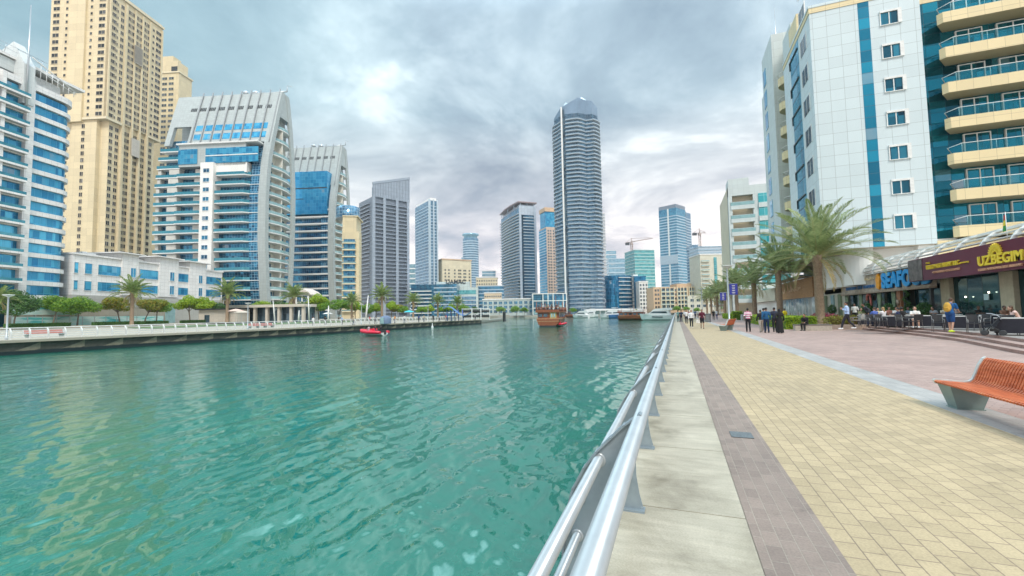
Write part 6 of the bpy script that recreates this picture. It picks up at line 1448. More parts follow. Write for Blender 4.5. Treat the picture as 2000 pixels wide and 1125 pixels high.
def person(label, loc, rz, pose='stand', top=(.5, .5, .5), bottom=(.03, .03, .04), skin=0, hair=0, shoes=(.03, .03, .03), stride=0., shorts=False, skirt=None, long_hair=False, arms=None, lean=0., s=1., sleeve='short', group=None, stripes=None, det=False, scarf=None):
    vx = .0125 if det else .02
    root = thing('person', label, 'person', loc, rz, group); root.scale = (s, s, s)
    sit = pose == 'sit'
    hz = .50 if sit else .92-abs(stride)*.06
    hip = [V(-.09, 0, hz), V(.09, 0, hz)]
    if sit: knee = [V(-.12, .43, hz+.01), V(.12, .43, hz+.01)]; ank = [V(-.12, .45, .09), V(.13, .38, .09)]
    else:
        knee = [V(-.09, stride*.42+(.05 if stride > 0 else .02), .50), V(.09, -stride*.35+.05, .50)]; ank = [V(-.09, stride*.8, .09), V(.09, -stride*.95, .09+abs(stride)*.12)]
    def L(v): return V(v.x, v.y+(v.z-hz)*sin(lean), hz+(v.z-hz)*cos(lean))       # torso lean
    ch = L(V(0, 0, hz+.38)); nk = L(V(0, .0, hz+.53)); hd = L(V(0, .02, hz+.68)); wa = L(V(0, 0, hz+.15))
    sh = [L(V(-.175, 0, hz+.46)), L(V(.175, 0, hz+.46))]
    arms = arms or [(V(-.24, -.05+stride*-.25, hz+.18), V(-.24, .04-stride*.55, hz-.05)), (V(.24, -.05+stride*.25, hz+.18), V(.24, .04+stride*.55, hz-.05))]
    el = [arms[0][0], arms[1][0]]; wr = [arms[0][1], arms[1][1]]
    bl = [('b', tuple(hd), (.076, .092, .112)), ('b', tuple(hd+V(0, .03, -.055)), (.052, .06, .055)), ('c', tuple(nk-V(0, 0, .04)), tuple(hd-V(0, .01, .05)), .052, .05),
          ('b', tuple(hd+V(0, .098, -.012)), (.014, .018, .022)), ('b', tuple(hd+V(-.078, 0, -.01)), (.012, .02, .03)), ('b', tuple(hd+V(.078, 0, -.01)), (.012, .02, .03)),
          ('b', tuple(ch), (.165, .10, .17)), ('c', tuple(ch), tuple(wa), .12, .11), ('b', tuple(V(0, 0, hz+.03)), (.155, .11, .12)), ('b', tuple(L(V(0, 0, hz+.44))), (.17, .07, .07))]
    for i in (0, 1):
        bl += [('c', tuple(sh[i]), tuple(el[i]), .048, .038), ('c', tuple(el[i]), tuple(wr[i]), .038, .026)]
        d = (wr[i]-el[i]).normalized(); sx_ = -1 if i == 0 else 1
        w_ = d.cross(V(sx_, 0, 0)); w_ = w_.normalized() if w_.length > .1 else V(0, 1, 0)
        pc = wr[i]+d*.05; bl.append(('b', tuple(pc), (.026, .034, .042)))
        for k, ln in enumerate((.058, .068, .064, .05)):      # four fingers, slightly curled, and a thumb off the side
            b0_ = wr[i]+d*.085+w_*(.027-.018*k); m1 = b0_+d*ln*.55; e1_ = m1+(d*.8-V(sx_, 0, 0)*.6).normalized()*ln*.5
            bl += [('c', tuple(b0_-d*.02), tuple(m1), .0105, .0095), ('c', tuple(m1), tuple(e1_), .0095, .0085)]
        tb = wr[i]+d*.035+w_*.03; bl.append(('c', tuple(tb), tuple(tb+(d+w_*.8).normalized()*.055), .012, .010))
        bl += [('c', tuple(hip[i]), tuple(knee[i]), .078, .054), ('c', tuple(knee[i]), tuple(ank[i]), .052, .036), ('c', tuple(ank[i]-V(0, .02, .04)), tuple(ank[i]+V(0, .14, -.055)), .036, .028)]
    link('body', soft(bl, vx, 'body', [SK[skin]]), root)
    # eyes and mouth
    mb = MB(); 
    for sx_ in (-.03, .03): mb.ball(tuple(hd+V(sx_, .083, .01)), .012, 0, 8, 5)
    b_ = root.children[0]
    e_ = mb.build('eyes', plain('eye', (.03, .02, .02), .2), root); MB().ball(tuple(hd+V(0, .087, -.055)), (.022, .008, .006)).build('mouth', plain('lips', (.35, .12, .10), .5), root)
    hb = [('b', tuple(hd+V(0, -.018, .028)), (.086, .092, .098))]
    if long_hair: hb += [('b', tuple(hd+V(0, -.05, -.08)), (.08, .055, .13)), ('c', tuple(hd+V(0, -.06, -.08)), tuple(nk+V(0, -.09, -.08)), .06, .04)]
    if scarf: hb = [('b', tuple(hd+V(0, -.012, .01)), (.096, .098, .125)), ('c', tuple(hd-V(0, .01, .06)), tuple(nk-V(0, 0, .05)), .085, .12)]
    link('head_scarf' if scarf else 'hair', soft(hb, vx, 'hair', [cloth(scarf) if scarf else HR[hair]], 2), root)
    tb_ = [('b', tuple(ch), (.182, .118, .185)), ('c', tuple(ch), tuple(wa), .137, .132), ('b', tuple(V(0, 0, hz+.06)), (.172, .128, .12)), ('b', tuple(L(V(0, 0, hz+.44))), (.185, .083, .075))]
    for i in (0, 1):
        if sleeve == 'short': tb_.append(('c', tuple(sh[i]), tuple(sh[i]+(el[i]-sh[i])*.75), .066, .062))
        elif sleeve == 'long': tb_ += [('c', tuple(sh[i]), tuple(el[i]), .066, .054), ('c', tuple(el[i]), tuple(el[i]+(wr[i]-el[i])*.9), .054, .042)]
        else: tb_.append(('b', tuple(sh[i]), (.055, .06, .05)))
    tm_ = cloth(top)
    if stripes:
        m, nt = mat_begin('striped cloth'); z = nt.n('SeparateXYZ', Vector=nt.n('TexCoord').outputs['Object']).outputs[2]
        f = nt.m('GREATER_THAN', nt.m('FRACT', nt.m('MULTIPLY', z, 6.5)), .5); bsdf(nt, Base0Color=nt.mix(f, top, stripes), Roughness=.85); tm_ = m
    link('shirt' if not skirt else 'robe_top', soft(tb_, vx, 'shirt', [tm_], 3), root)
    if skirt:
        c0 = tuple(V(0, 0, hz+.1)); n = 14; mb = MB()
        if sit: mb = None
        prof = [(.16, hz+.15), (.185, hz-.02), (.20, hz-.3), (.225, .25), (.25, .05)]
        mb = MB(); mb.lathe(prof, (0, 0, 0), 18); 
        mb.v = [(x*(1+.07*sin(5*math.atan2(y, x))*(1 if z < .6 else .2)), y*.86*(1+.07*cos(6*math.atan2(y, x))), z) for x, y, z in mb.v]; mb.build('robe_skirt', cloth(skirt), root)
    else:
        bb = [('b', tuple(V(0, 0, hz-.0)), (.165, .125, .12))]
        for i in (0, 1):
            if shorts: bb.append(('c', tuple(hip[i]), tuple(hip[i]+(knee[i]-hip[i])*.85), .1, .085))
            else: bb += [('c', tuple(hip[i]), tuple(knee[i]), .094, .07), ('c', tuple(knee[i]), tuple(ank[i]+V(0, 0, .02)), .068, .056)]
        link('shorts' if shorts else 'trousers', soft(bb, vx, 'trousers', [cloth(bottom)], 2), root)
    for i in (0, 1):
        a = ank[i]; link('shoe', soft([('c', tuple(a-V(0, .03, .045)), tuple(a+V(0, .15, -.055)), .05, .038), ('b', tuple(a+V(0, .0, -.03)), (.048, .07, .045))], vx, 'shoe', [cloth(shoes)], 1), root)
    return root
WG = 'people walking on the promenade'
def walk(px, py, label, rz, **k): x, y = G(px, py); return person(label, (x, y, 0), R(rz), group=WG, **k)
walk(1462, 648, 'person in pink and white striped shirt and black trousers walking away from us', 0, top=(.55, .16, .30), stripes=(.75, .70, .72), bottom=(.015, .015, .02), skin=2, stride=.12, det=True, s=1.03)
walk(1487, 649, 'person in short black jacket and light grey trousers beside the blue coat', 6, top=(.015, .015, .018), bottom=(.42, .38, .33), skin=1, stride=-.2, sleeve='long', shoes=(.2, .18, .15), s=.95)
walk(1498, 650, 'person in long blue jacket and navy trousers walking away', -3, top=(.01, .09, .22), bottom=(.01, .03, .08), skin=1, stride=.15, sleeve='long', det=True, s=1.04)
walk(1493, 646, 'person in teal cap and jacket half hidden by the blue coat', 0, top=(.01, .14, .20), bottom=(.03, .04, .06), skin=1, hair=0, stride=.1, sleeve='long', s=1.02)
walk(1514, 648, 'person in dark navy shirt and black trousers walking left of the black robe', 0, top=(.02, .025, .05), bottom=(.01, .01, .012), skin=1, stride=-.12, s=1.04)
walk(1524, 651, 'person in long black robe and head scarf walking away', 0, top=(.012, .012, .015), skirt=(.012, .012, .015), scarf=(.012, .012, .015), sleeve='long', skin=1, s=.97)
walk(1534, 636, 'person in bright yellow shirt behind the clipped hedge', 40, top=(.80, .62, .02), bottom=(.02, .02, .02), skin=2, s=1.0)
walk(1351, 640, 'person in white top and black trousers walking beside the yellow paving', 180, top=(.75, .75, .78), bottom=(.02, .025, .03), skin=0, hair=1, long_hair=True, stride=.15, sleeve='long', shoes=(.7, .7, .7))
r_ = walk(1372, 642, 'person in maroon top and black shorts carrying a white bag, coming nearer', 180, top=(.10, .012, .03), bottom=(.015, .015, .02), shorts=True, skin=1, stride=.2, s=1.03)
root = thing('carrier_bag', 'small white bag hanging from the hand of the maroon topped walker', 'bag', (G(1372, 642)[0]-.34, G(1372, 642)[1]-.05, .52)); MB().prism([(-.14, -.04), (.14, -.04), (.14, .04), (-.14, .04)], 0, .3).build('pouch', cloth((.75, .74, .72)), root); MB().tube([(-.07, 0, .3), (-.05, 0, .42), (.05, 0, .42), (.07, 0, .3)], .008, 5).build('handle', cloth((.6, .6, .6)), root)
walk(1341, 632, 'person in white shirt and dark trousers walking behind the white and black couple', 175, top=(.7, .7, .72), bottom=(.03, .03, .04), skin=1, stride=.15)
walk(1331, 629, 'person in dark blue clothes next to the railing far ahead', 0, top=(.02, .04, .08), bottom=(.02, .02, .04), skin=1, stride=.1)
walk(1325, 629, 'person in grey green clothes closest to the distant railing', 0, top=(.15, .28, .28), bottom=(.08, .14, .15), skin=1, stride=.1)
FW = [((.7, .68, .7), (.1, .1, .12), 1337, 623), ((.5, .12, .12), (.05, .05, .07), 1345, 624), ((.72, .72, .72), (.03, .03, .05), 1352, 622), ((.1, .15, .3), (.02, .02, .03), 1358, 623), ((.75, .7, .65), (.3, .28, .25), 1363, 621), ((.03, .03, .03), (.03, .03, .03), 1394, 625), ((.7, .72, .75), (.1, .1, .2), 1400, 624)]
FL = ['far walker in pale shirt above the railing end', 'far walker in red shirt in the distant crowd', 'far walker in bright white shirt in the distant crowd', 'far walker in blue shirt left of the litter bin', 'far walker in cream clothes left of the litter bin', 'far walker in black just right of the litter bin', 'far walker in light blue shirt near the palm trunks']
for (t_, b_, px, py), lb in zip(FW, FL): walk(px, py, lb, 0 if px % 2 else 180, top=t_, bottom=b_, skin=1, stride=.12)
# seated on the stone seat
x, y = sx+.55, sy_+.25
person('person in black sitting bent forward on the low stone seat', (x, y, 0), R(140), 'sit', top=(.012, .012, .015), bottom=(.012, .012, .015), skin=1, lean=.3, sleeve='long', arms=[(V(-.2, .15, .70), V(-.1, .32, .62)), (V(.2, .15, .70), V(.1, .32, .62))])
# walker on the terrace, side on
def terr(px, py): return G(px, py, TZ)
x, y = terr(1656, 643)
person('person in pale blue shirt, black trousers and white shoes striding left on the terrace', (x, y, TZ), R(70), top=(.42, .55, .78), bottom=(.02, .02, .025), shoes=(.8, .8, .8), skin=1, stride=.36, sleeve='long', det=True, arms=[(V(-.2, -.06, 1.12), V(-.12, .20, 1.22)), (V(.2, .02, 1.12), V(.1, .22, 1.28))], s=.98)
# man with yellow backpack
x, y = terr(1858, 649); bx_, by_ = x, y
person('person in blue shirt and blue shorts with lime shoes leaning over a table', (x, y, TZ), R(-50), top=(.01, .10, .30), bottom=(.01, .06, .20), shorts=True, shoes=(.65, .85, .05), skin=0, hair=1, stride=.12, lean=.22, det=True, s=1.0, arms=[(V(-.22, .18, 1.12), V(-.18, .40, 1.0)), (V(.22, .18, 1.12), V(.16, .42, 1.02))])
root = thing('backpack', 'mustard yellow backpack on the back of the person in blue', 'backpack', (x, y, TZ), R(-50))
link('bag_body', soft([('b', (0, -.16, 1.24), (.16, .10, .24)), ('b', (0, -.22, 1.12), (.13, .07, .13))], .015, 'b', [cloth((.62, .36, .06))], 3), root); MB().tube([(-.1, -.02, 1.42), (-.12, .13, 1.3), (-.12, .05, 1.05)], .018, 6).build('strap', cloth((.25, .14, .05)), root); MB().tube([(.1, -.02, 1.42), (.12, .13, 1.3), (.12, .05, 1.05)], .018, 6).build('strap', cloth((.25, .14, .05)), root)
MB().box(-.08, .08, -.30, -.275, 1.05, 1.2).build('pocket', cloth((.50, .28, .04)), root)
# ------------------------------------------------------------------ terrace furniture
def chair(label, x, y, rz, group, blk=True):
    root = thing('cafe_chair', label, 'chair', (x, y, TZ), rz, group)
    bm = cloth((.035, .035, .038)) if blk else plain('grey bamboo', (.30, .28, .25), .6); fm = plain('chair tube', (.22, .22, .22), .35, .6)
    MB().prism([(-.23, -.22), (.23, -.22), (.21, .22), (-.21, .22)], .42, .46).build('seat', bm, root)
    mb = MB(); n = 8; pts = [(-.22+.44*i/n, -.20-.05*sin(PI*i/n)) for i in range(n+1)]
    for (a, b), (c, d) in zip(pts[:-1], pts[1:]): mb.add([(a, b, .5), (c, d, .5), (c, d-.09, .86), (a, b-.09, .86), (a, b-.02, .5), (c, d-.02, .5), (c, d-.11, .86), (a, b-.11, .86)], [(0, 1, 2, 3), (5, 4, 7, 6), (3, 2, 6, 7), (1, 0, 4, 5)])
    mb.build('backrest', bm, root)
    for px_, py_ in ((-.2, -.2), (.2, -.2), (.2, .2), (-.2, .2)): MB().tube([(px_*1.15, py_*1.15, 0), (px_, py_, .43)]+([(px_, py_-.08, .8)] if py_ < 0 else [(px_, py_, .62)]), .014, 6).build('leg', fm, root)
    for s_ in (-.2, .2): MB().tube([(s_, .2, .62), (s_, -.22, .64)], .015, 6).build('armrest', fm, root)
    return root
def table(label, x, y, rz, L_, group, clothm=True, W_=.8):
    root = thing('dining_table', label, 'table', (x, y, TZ), rz, group)
    MB().box(-L_/2, L_/2, -W_/2, W_/2, .71, .75).build('tabletop', plain('pale tabletop', (.62, .62, .60), .4), root)
    if clothm: MB().box(-L_/2-.01, L_/2+.01, -W_/2-.01, W_/2+.01, .10, .705).build('skirting_cloth', cloth((.02, .02, .025)), root)
    for a in (-1, 1):
        for b in (-1, 1): MB().tube([(a*(L_/2-.06), b*(W_/2-.06), 0), (a*(L_/2-.06), b*(W_/2-.06), .71)], .022, 6).build('leg', dark_metal, root)
    return root
GT, GC = 'dining tables on the terrace', 'dark cafe chairs on the terrace'
tl = [(1812, 640, 2.2, 'black skirted table between the woman in white and the man in grey'), (1882, 644, 1.6, 'table beside the person in blue with the yellow backpack'), (1992, 655, 1.4, 'dark table at the right edge of the photo'), (1735, 640, 1.3, 'dark table left of the black clothed sitter'), (1700, 636, 1.3, 'dark table beside the sitter in pale blue jeans')]
for px, py, l_, lb in tl: x, y = terr(px, py); table(lb, x, y, R(-25), l_, GT)
cl_ = [(1764, 642, 200, 'chair holding the sitter in black'), (1834, 648, 165, 'chair with pale tube legs left of the yellow backpack'), (1903, 650, 160, 'chair with curved back left of the pushchair'), (1974, 654, 160, 'chair just right of the pushchair'), (1722, 641, 190, 'chair behind the sitter in pale blue jeans'),
       (1886, 640, 20, 'chair behind the table by the yellow backpack'), (1920, 646, 120, 'dark chair hidden behind the pushchair'), (1748, 638, 150, 'chair pushed between the two dark left tables'), (1704, 641, 185, 'chair of the sitter in blue top')]
for px, py, a, lb in cl_: x, y = terr(px, py); chair(lb, x, y, R(a), GC)
for px, py, a, lb in ((1672, 638, 90, 'grey bamboo armchair nearest the striding person in pale blue'), (1690, 637, 200, 'grey bamboo armchair in front of the waiter'), (1682, 632, 0, 'grey bamboo armchair behind the other two')): x, y = terr(px, py); chair(lb, x, y, R(a), 'grey bamboo chairs on the terrace', False)
GS = 'people sitting at the terrace tables'
def sitter(px, py, label, rz, **k):
    x, y = terr(px, py); return person(label, (x, y, TZ), R(rz), 'sit', group=GS, **k)
fa = [(V(-.2, .12, .78), V(-.1, .34, .80)), (V(.2, .12, .78), V(.1, .34, .80))]
sitter(1789, 640, 'woman in white top with bare legs and white shoes facing us at the table', 160, top=(.75, .73, .70), bottom=(.5, .42, .36), shorts=True, shoes=(.8, .8, .8), skin=0, hair=1, long_hair=True, arms=fa, det=True)
sitter(1829, 634, 'man in grey shirt leaning on his arms over the table, dark hair', 120, top=(.28, .30, .33), bottom=(.03, .03, .04), skin=1, lean=.35, arms=fa, det=True)
sitter(1765, 640, 'sitter in black clothes with back half turned, left of the woman in white', 20, top=(.012, .012, .015), bottom=(.012, .012, .015), skin=1, sleeve='long', arms=fa, lean=.1)
sitter(1727, 638, 'sitter in white top and pale blue jeans', 30, top=(.72, .70, .72), bottom=(.30, .45, .62), skin=0, hair=2, arms=fa, long_hair=True)
sitter(1710, 638, 'sitter in blue top and white sleeves, back to us', 20, top=(.08, .14, .45), bottom=(.04, .05, .09), skin=0, hair=1, arms=fa)
sitter(1738, 631, 'sitter in faded red top with face towards us', 190, top=(.50, .20, .15), bottom=(.1, .08, .07), skin=0, hair=1, arms=fa)
sitter(1752, 632, 'sitter in white top with dark hair behind the tables', 170, top=(.74, .74, .74), bottom=(.05, .05, .05), skin=1, arms=fa)
sitter(1992, 650, 'woman in pale pink and white top bending at the right edge', 80, top=(.72, .50, .45), bottom=(.02, .02, .025), skin=0, hair=1, sleeve='none', lean=.35, arms=fa, long_hair=True, det=True)
sitter(1868, 632, 'sitter with fair hair behind the person in blue', 190, top=(.6, .5, .48), bottom=(.1, .1, .1), skin=0, hair=2, arms=fa)
sitter(1889, 632, 'sitter in white and dark top inside the shaded terrace', 190, top=(.65, .65, .66), bottom=(.05, .05, .05), skin=1, arms=fa)
x, y = terr(1671, 632); person('person in white shirt standing by the green curtains', (x, y, TZ), R(150), top=(.75, .75, .72), bottom=(.03, .03, .03), skin=2, group=WG, s=.95)
x, y = terr(1697, 633); person('waiter in dark vest leaning over the bamboo chairs', (x, y, TZ), R(90), top=(.05, .06, .08), bottom=(.02, .02, .02), skin=1, lean=.45, sleeve='long', group=WG, s=.98)
# pushchair
x, y = terr(1941, 655); root = thing('pushchair', 'dark pushchair with pale grey sunshade parked among the terrace chairs', 'pushchair', (x, y, TZ), R(60)); root.scale = (.85,)*3
for a, b in ((-.28, .3), (.28, .3), (-.22, -.32), (.22, -.32)):
    w = thing('wheel', None, None, (a, b, .14)); w.parent = root; del_ = [w.__delitem__(k) for k in list(w.keys())]
    tyre = MB().lathe([(.10, -.02), (.14, -.02), (.14, .02), (.10, .02)], (0, 0, 0), 18).build('tyre', dark_metal, w); tyre.rotation_euler = (0, PI/2, 0)
    rim = MB().lathe([(.02, -.015), (.09, -.012), (.09, .012), (.02, .015)], (0, 0, 0), 12).build('rim', grey_metal, w); rim.rotation_euler = (0, PI/2, 0)
bm_ = MB()
for s_ in (-.25, .25): bm_.tube([(s_, .3, .14), (s_*.9, .05, .5), (s_*.9, -.35, 1.02)], .014, 6); bm_.tube([(s_*.9, -.32, .14), (s_*.9, .05, .5)], .014, 6)
bm_.tube([(-.225, -.35, 1.02), (.225, -.35, 1.02)], .016, 6); bm_.build('frame', dark_metal, root)
bm_ = MB(); bm_.prism_x([(-.12, .45), (.30, .40), (.34, .50), (.0, .55), (-.22, .95), (-.30, .90)], -.2, .2); bm_.build('seat', cloth((.02, .025, .035)), root)
bm_ = MB(); n = 8; pr = [(-.28+.48*(1-cos(PI/2*i/n)) , .82+.30*sin(PI/2*i/n)) for i in range(n+1)]; bm_.prism_x([(a, b) for a, b in pr]+[(a-.02, b-.025) for a, b in pr[::-1]], -.23, .23); bm_.build('sunshade', cloth((.42, .45, .50)), root)
bm_ = MB(); bm_.box(-.17, .17, -.2, .12, .2, .34); bm_.build('basket', cloth((.03, .03, .03)), root)
# trailing plants and dark shrubs by the seafood restaurant
rng = np.random.RandomState(8)
for px, lb, hh in ((1693, 'dark potted shrub between the green curtains', 1.7), (1735, 'dark green potted plant before the middle window', 1.6), (1790, 'potted shrub below the maroon sign end', 1.3), (1805, 'leafy potted plant behind the woman in white', 1.6), (1625, 'round dark green bush before the painted panels', 1.7)):
    x, y = FX-.5, onX(px, FX-.5); root = thing('potted_plant', lb, 'plant', (x, y, TZ)); leaf_cloud([(0, 0, hh*.66, .5, .5, hh*.38)], 700, .09, rng).build('foliage', G_dark, root); MB().lathe([(.18, 0), (.25, .4)], (0, 0, 0), 12).build('pot', cloth((.12, .09, .07)), root)
root = thing('garland', 'leafy garland with small lights draped on the post beside the seafood restaurant', 'garland', (FX-.05, onX(1772, FX), TZ))
mb = MB()
for k in range(500):
    z = rng.rand()*2.8; a = z*9; p = np.array([.1*sin(a), .35*cos(a*.7), z])+rng.normal(size=3)*.06; t = rng.normal(size=3); t /= np.linalg.norm(t); b = np.cross(t, rng.normal(size=3)); b /= np.linalg.norm(b); mb.add([p-t*.06, p-b*.03, p+t*.06, p+b*.03], [(0, 1, 2, 3)])
mb.build('leaves', G_dark, root)
# ------------------------------------------------------------------ boats
def hull(L_, B, D_, bow=.5, stern_w=.8, rise=.35, n=14, m=0):
    """stern at y=0, bow at y=L"""
    mb = MB(); rows = []
    for i in range(n+1):
        t = i/n; w = B/2*(stern_w+(1-stern_w)*sin(PI/2*min(1, t/.45))) if t < .45 else B/2*cos(PI/2*((t-.45)/.55))**.65
        w = max(w, .02); z1 = D_*(1+rise*t**2); y = L_*t+bow*(0); yb = L_*t*(1-.10*t)
        rows.append([(-w, y, z1), (-w*.86, (y+yb)/2, D_*.25), (-w*.35, yb, -.35*D_*(1-t**3)), (w*.35, yb, -.35*D_*(1-t**3)), (w*.86, (y+yb)/2, D_*.25), (w, y, z1)])
    vs = [p for r in rows for p in r]; fs = []
    for i in range(n):
        for j in range(5): a = i*6+j; fs.append((a, a+1, a+7, a+6))
        fs.append((i*6, i*6+6, i*6+11, i*6+5))
    fs.append((0, 5, 4, 3, 2, 1)); mb.add(vs, fs, m, False); return mb
dw = plain('varnished hull wood', (.27, .085, .04), .45, 0, .3, 3); dw2 = plain('pale carved wood', (.42, .24, .13), .5, 0, .3, 4); gold = plain('painted gold trim', (.55, .40, .15), .4)
def dhow(label, loc, rz, s=1.):
    root = thing('wooden_dhow', label, 'boat', loc, rz, 'wooden cruise dhows'); root.scale = (s, s, s)
    h = hull(17, 5.4, 1.5, stern_w=.92, rise=.9); h.build('hull', dw, root)
    MB().box(-2.6, 2.6, .2, 12, 1.45, 1.7).build('deck', dw2, root); MB().box(-1.9, 1.9, -.06, .1, -.35, .12).build('boot_stripe', dark_metal, root)  # deck, and an added dark boot stripe low across the stern
    MB().box(-2.5, 2.5, -.04, .02, .95, 1.12).build('trim_band', dw2, root)
    MB().box(-2.35, 2.35, .5, 11, 1.7, 3.0).build('lower_cabin', dw, root)
    MB().box(-2.75, 2.75, .0, 12, 3.0, 3.2).build('upper_deck', dw, root)
    for y_ in [1+2.0*i for i in range(5)]:
        for s_ in (-1, 1): MB().box(min(s_*2.34, s_*2.42), max(s_*2.34, s_*2.42), y_, y_+1.3, 1.95, 2.75).build('window', dark_glass, root)
    for x in (-1.75, -.55): MB().box(x-.42, x+.42, .4, .5, 2.0, 2.7).build('window', dark_glass, root)
    bm_ = MB(); bm_.box(.45, 1.9, .35, .5, 1.6, 3.0, 0); bm_.box(.7, 1.05, .28, .36, 1.9, 2.8, 1); bm_.box(1.3, 1.65, .28, .36, 1.9, 2.8, 1); bm_.build('carved_stern_panel', [gold, pale_balcony_glass], root)
    bm_ = MB()
    for s_ in (-2.65, 2.65):
        for k in range(25): bm_.tube([(s_, k*.5, 3.2), (s_, k*.5, 4.05)], .03, 4)
        bm_.box(s_-.05, s_+.05, 0, 12, 4.05, 4.15)
    for k in range(12): bm_.tube([(-2.65+k*.48, .05, 3.2), (-2.65+k*.48, .05, 4.05)], .03, 4)
    bm_.box(-2.7, 2.7, 0, .1, 4.05, 4.15); bm_.box(-2.66, 2.66, .02, .06, 3.2, 3.6); bm_.build('upper_rail', dw, root)
    for x, y_ in ((-2.5, .3), (2.5, .3), (-2.5, 6), (2.5, 6), (-2.5, 11.5), (2.5, 11.5)): MB().tube([(x, y_, 3.2), (x, y_, 5.3)], .07, 6).build('post', dw, root)
    MB().tube([(0, 15.5, 2.5), (0, 18.5, 4.2)], [.12, .05], 6).build('bowsprit', dw, root)
    MB().tube([(.8, 7, 3.2), (.8, 7, 6.8)], [.08, .04], 6).build('mast', dw, root)
    return root
x, y = G(1070, 639, WZ); dh1 = dhow('nearer brown wooden dhow with crowded open top deck, seen from its stern', (x, y, WZ+.25), R(6), .98)
x, y = G(1232, 625, WZ); dhow('moored wooden dhow seen side on near the white yachts', (x-4, y, WZ+.3), R(-100), .80)
x, y = G(1105, 619.5, WZ); dhow('farther wooden dhow partly hidden behind the nearer dhow', (x-6, y, WZ+.2), R(-80), .8)
# passengers on the near dhow
dx, dy = G(1070, 639, WZ); ca, sa = cos(R(6)), sin(R(6))
PC = [((.1, .1, .12), -2), ((.6, .58, .55), -1.3), ((.15, .2, .12), -.6), ((.5, .3, .25), .1), ((.05, .05, .06), .7), ((.65, .65, .68), 1.4), ((.3, .12, .08), 2.), ((.2, .25, .35), -1.0), ((.55, .5, .42), .4), ((.04, .05, .08), 1.8)]
PN = ['dark grey', 'off white', 'olive', 'dusty pink', 'black', 'white', 'rust brown', 'slate blue', 'sand coloured', 'midnight blue']
for k, (c_, px_) in enumerate(PC):
    lx, ly = px_*.98, (.6+ (k % 3)*1.1)*.98; person('dhow passenger in %s top standing on the open upper deck' % PN[k], (dx+lx*ca-ly*sa, dy+lx*sa+ly*ca, WZ+.25+3.2*.98), R(180+30*((k % 3)-1)), top=c_, bottom=(.04, .04, .05), skin=k % 3, group='passengers on the wooden dhow', s=.95)
whull = plain('white gelcoat', (.80, .81, .82), .25, 0, .04); bhull = plain('blue hull paint', (.06, .18, .42), .3)
def yacht(label, loc, rz, L_, B, hm, fly=True, group='white motor yachts moored along the far quay'):
    root = thing('motor_yacht', label, 'boat', loc, rz, group)
    hull(L_, B, 1.1+L_*.05, stern_w=.9, rise=.35).build('hull', hm, root); h = 1.1+L_*.05; c = whull
    bm_ = MB(); bm_.prism_x([(L_*.12, h), (L_*.14, h+1.5), (L_*.58, h+1.6), (L_*.72, h+.55), (L_*.86, h*1.2)], -B*.40, B*.40); bm_.build('cabin', c, root)
    for s_ in (-1, 1): 
        a = s_*B*.40; x0, x1 = min(a, a+s_*.04), max(a, a+s_*.04)
        MB().prism_x([(L_*.18, h+.65), (L_*.2, h+1.25), (L_*.56, h+1.3), (L_*.66, h+.75)], x0, x1).build('side_window', dark_glass, root)
        MB().prism_x([(L_*.3, h*.55), (L_*.3, h*.72), (L_*.6, h*.8), (L_*.6, h*.62)], min(s_*B*.47, s_*B*.50), max(s_*B*.47, s_*B*.50)).build('hull_window', dark_glass, root)
    MB().add([(-B*.34, L_*.60, h+1.5), (B*.34, L_*.60, h+1.5), (B*.38, L_*.71, h+.7), (-B*.38, L_*.71, h+.7)], [(0, 1, 2, 3), (3, 2, 1, 0)][:1]).build('windscreen', dark_glass, root)
    if fly:
        MB().prism_x([(L_*.10, h+1.6), (L_*.08, h+1.8), (L_*.10, h+2.4), (L_*.5, h+2.2), (L_*.62, h+1.6)], -B*.36, B*.36).build('flybridge', c, root)
        bm_ = MB(); [bm_.tube([(s_, L_*.2, h+2.2), (s_*.9, L_*.17, h+3.4)], .06, 6) for s_ in (-B*.3, B*.3)]; bm_.box(-B*.33, B*.33, L_*.12, L_*.36, h+3.4, h+3.5); bm_.build('radar_arch', c, root)
    bm_ = MB(); [bm_.tube([(s_*B*(.44-.1*k/6), L_*(.6+.05*k), h*1.1), (s_*B*(.44-.1*k/6), L_*(.6+.05*k), h*1.1+.8)], .02, 4) for k in range(7) for s_ in (-1, 1)]; bm_.build('guard_rail', grey_metal, root)
    return root
x, y = G(1296, 625.5, WZ); yacht('largest white motor yacht, bow left, moored just beyond the railing', (x+3.5, y, WZ), R(78), 11.5, 3.6, whull)
BO = [(1150, 621, 9, 'white motor yacht left of the blue hulled one', whull, 70), (1190, 621.5, 10, 'blue hulled motor boat with white cabin in the middle of the moorings', bhull, -95), (1168, 619.5, 12, 'white yacht moored behind the blue hulled boat', whull, 95), (1131, 620.5, 8, 'small white yacht just right of the far wooden dhow', whull, -80), (1208, 621, 8, 'white yacht left of the moored wooden dhow', whull, 90), (1262, 620, 9, 'white yacht half hidden behind the right end of the moored dhow', whull, 85), (1245, 618.6, 12, 'distant white yacht behind the moored dhow', whull, 80)]
for px, py, l_, lb, hm, a in BO: x, y = G(px, py, WZ); yacht(lb, (x, y, WZ), R(a), l_*1.15, l_*.32, hm)
# long white floating pavilion behind the yachts
L = G(1142, 617.2, WZ); root = thing('floating_pavilion', 'long white marquee roof of the marina berths behind the yachts', 'pavilion', (L[0], L[1], WZ)); w = 48
MB().box(0, w, 0, 8, .2, .6).build('pontoon', M_conc, root); MB().prism_y([(0, 4.3), (0, 5.2), (w*.1, 5.9), (w, 5.2), (w, 4.3)], -1, 9).build('roof', whull, root); MB().box(1, w-1, 1.5, 8, .6, 4.3).build('glazing', pale_balcony_glass, root)
for k in range(12): MB().box(k*w/11-.2, k*w/11+.2, -.5, 0, .6, 4.3).build('post', white_metal, root)
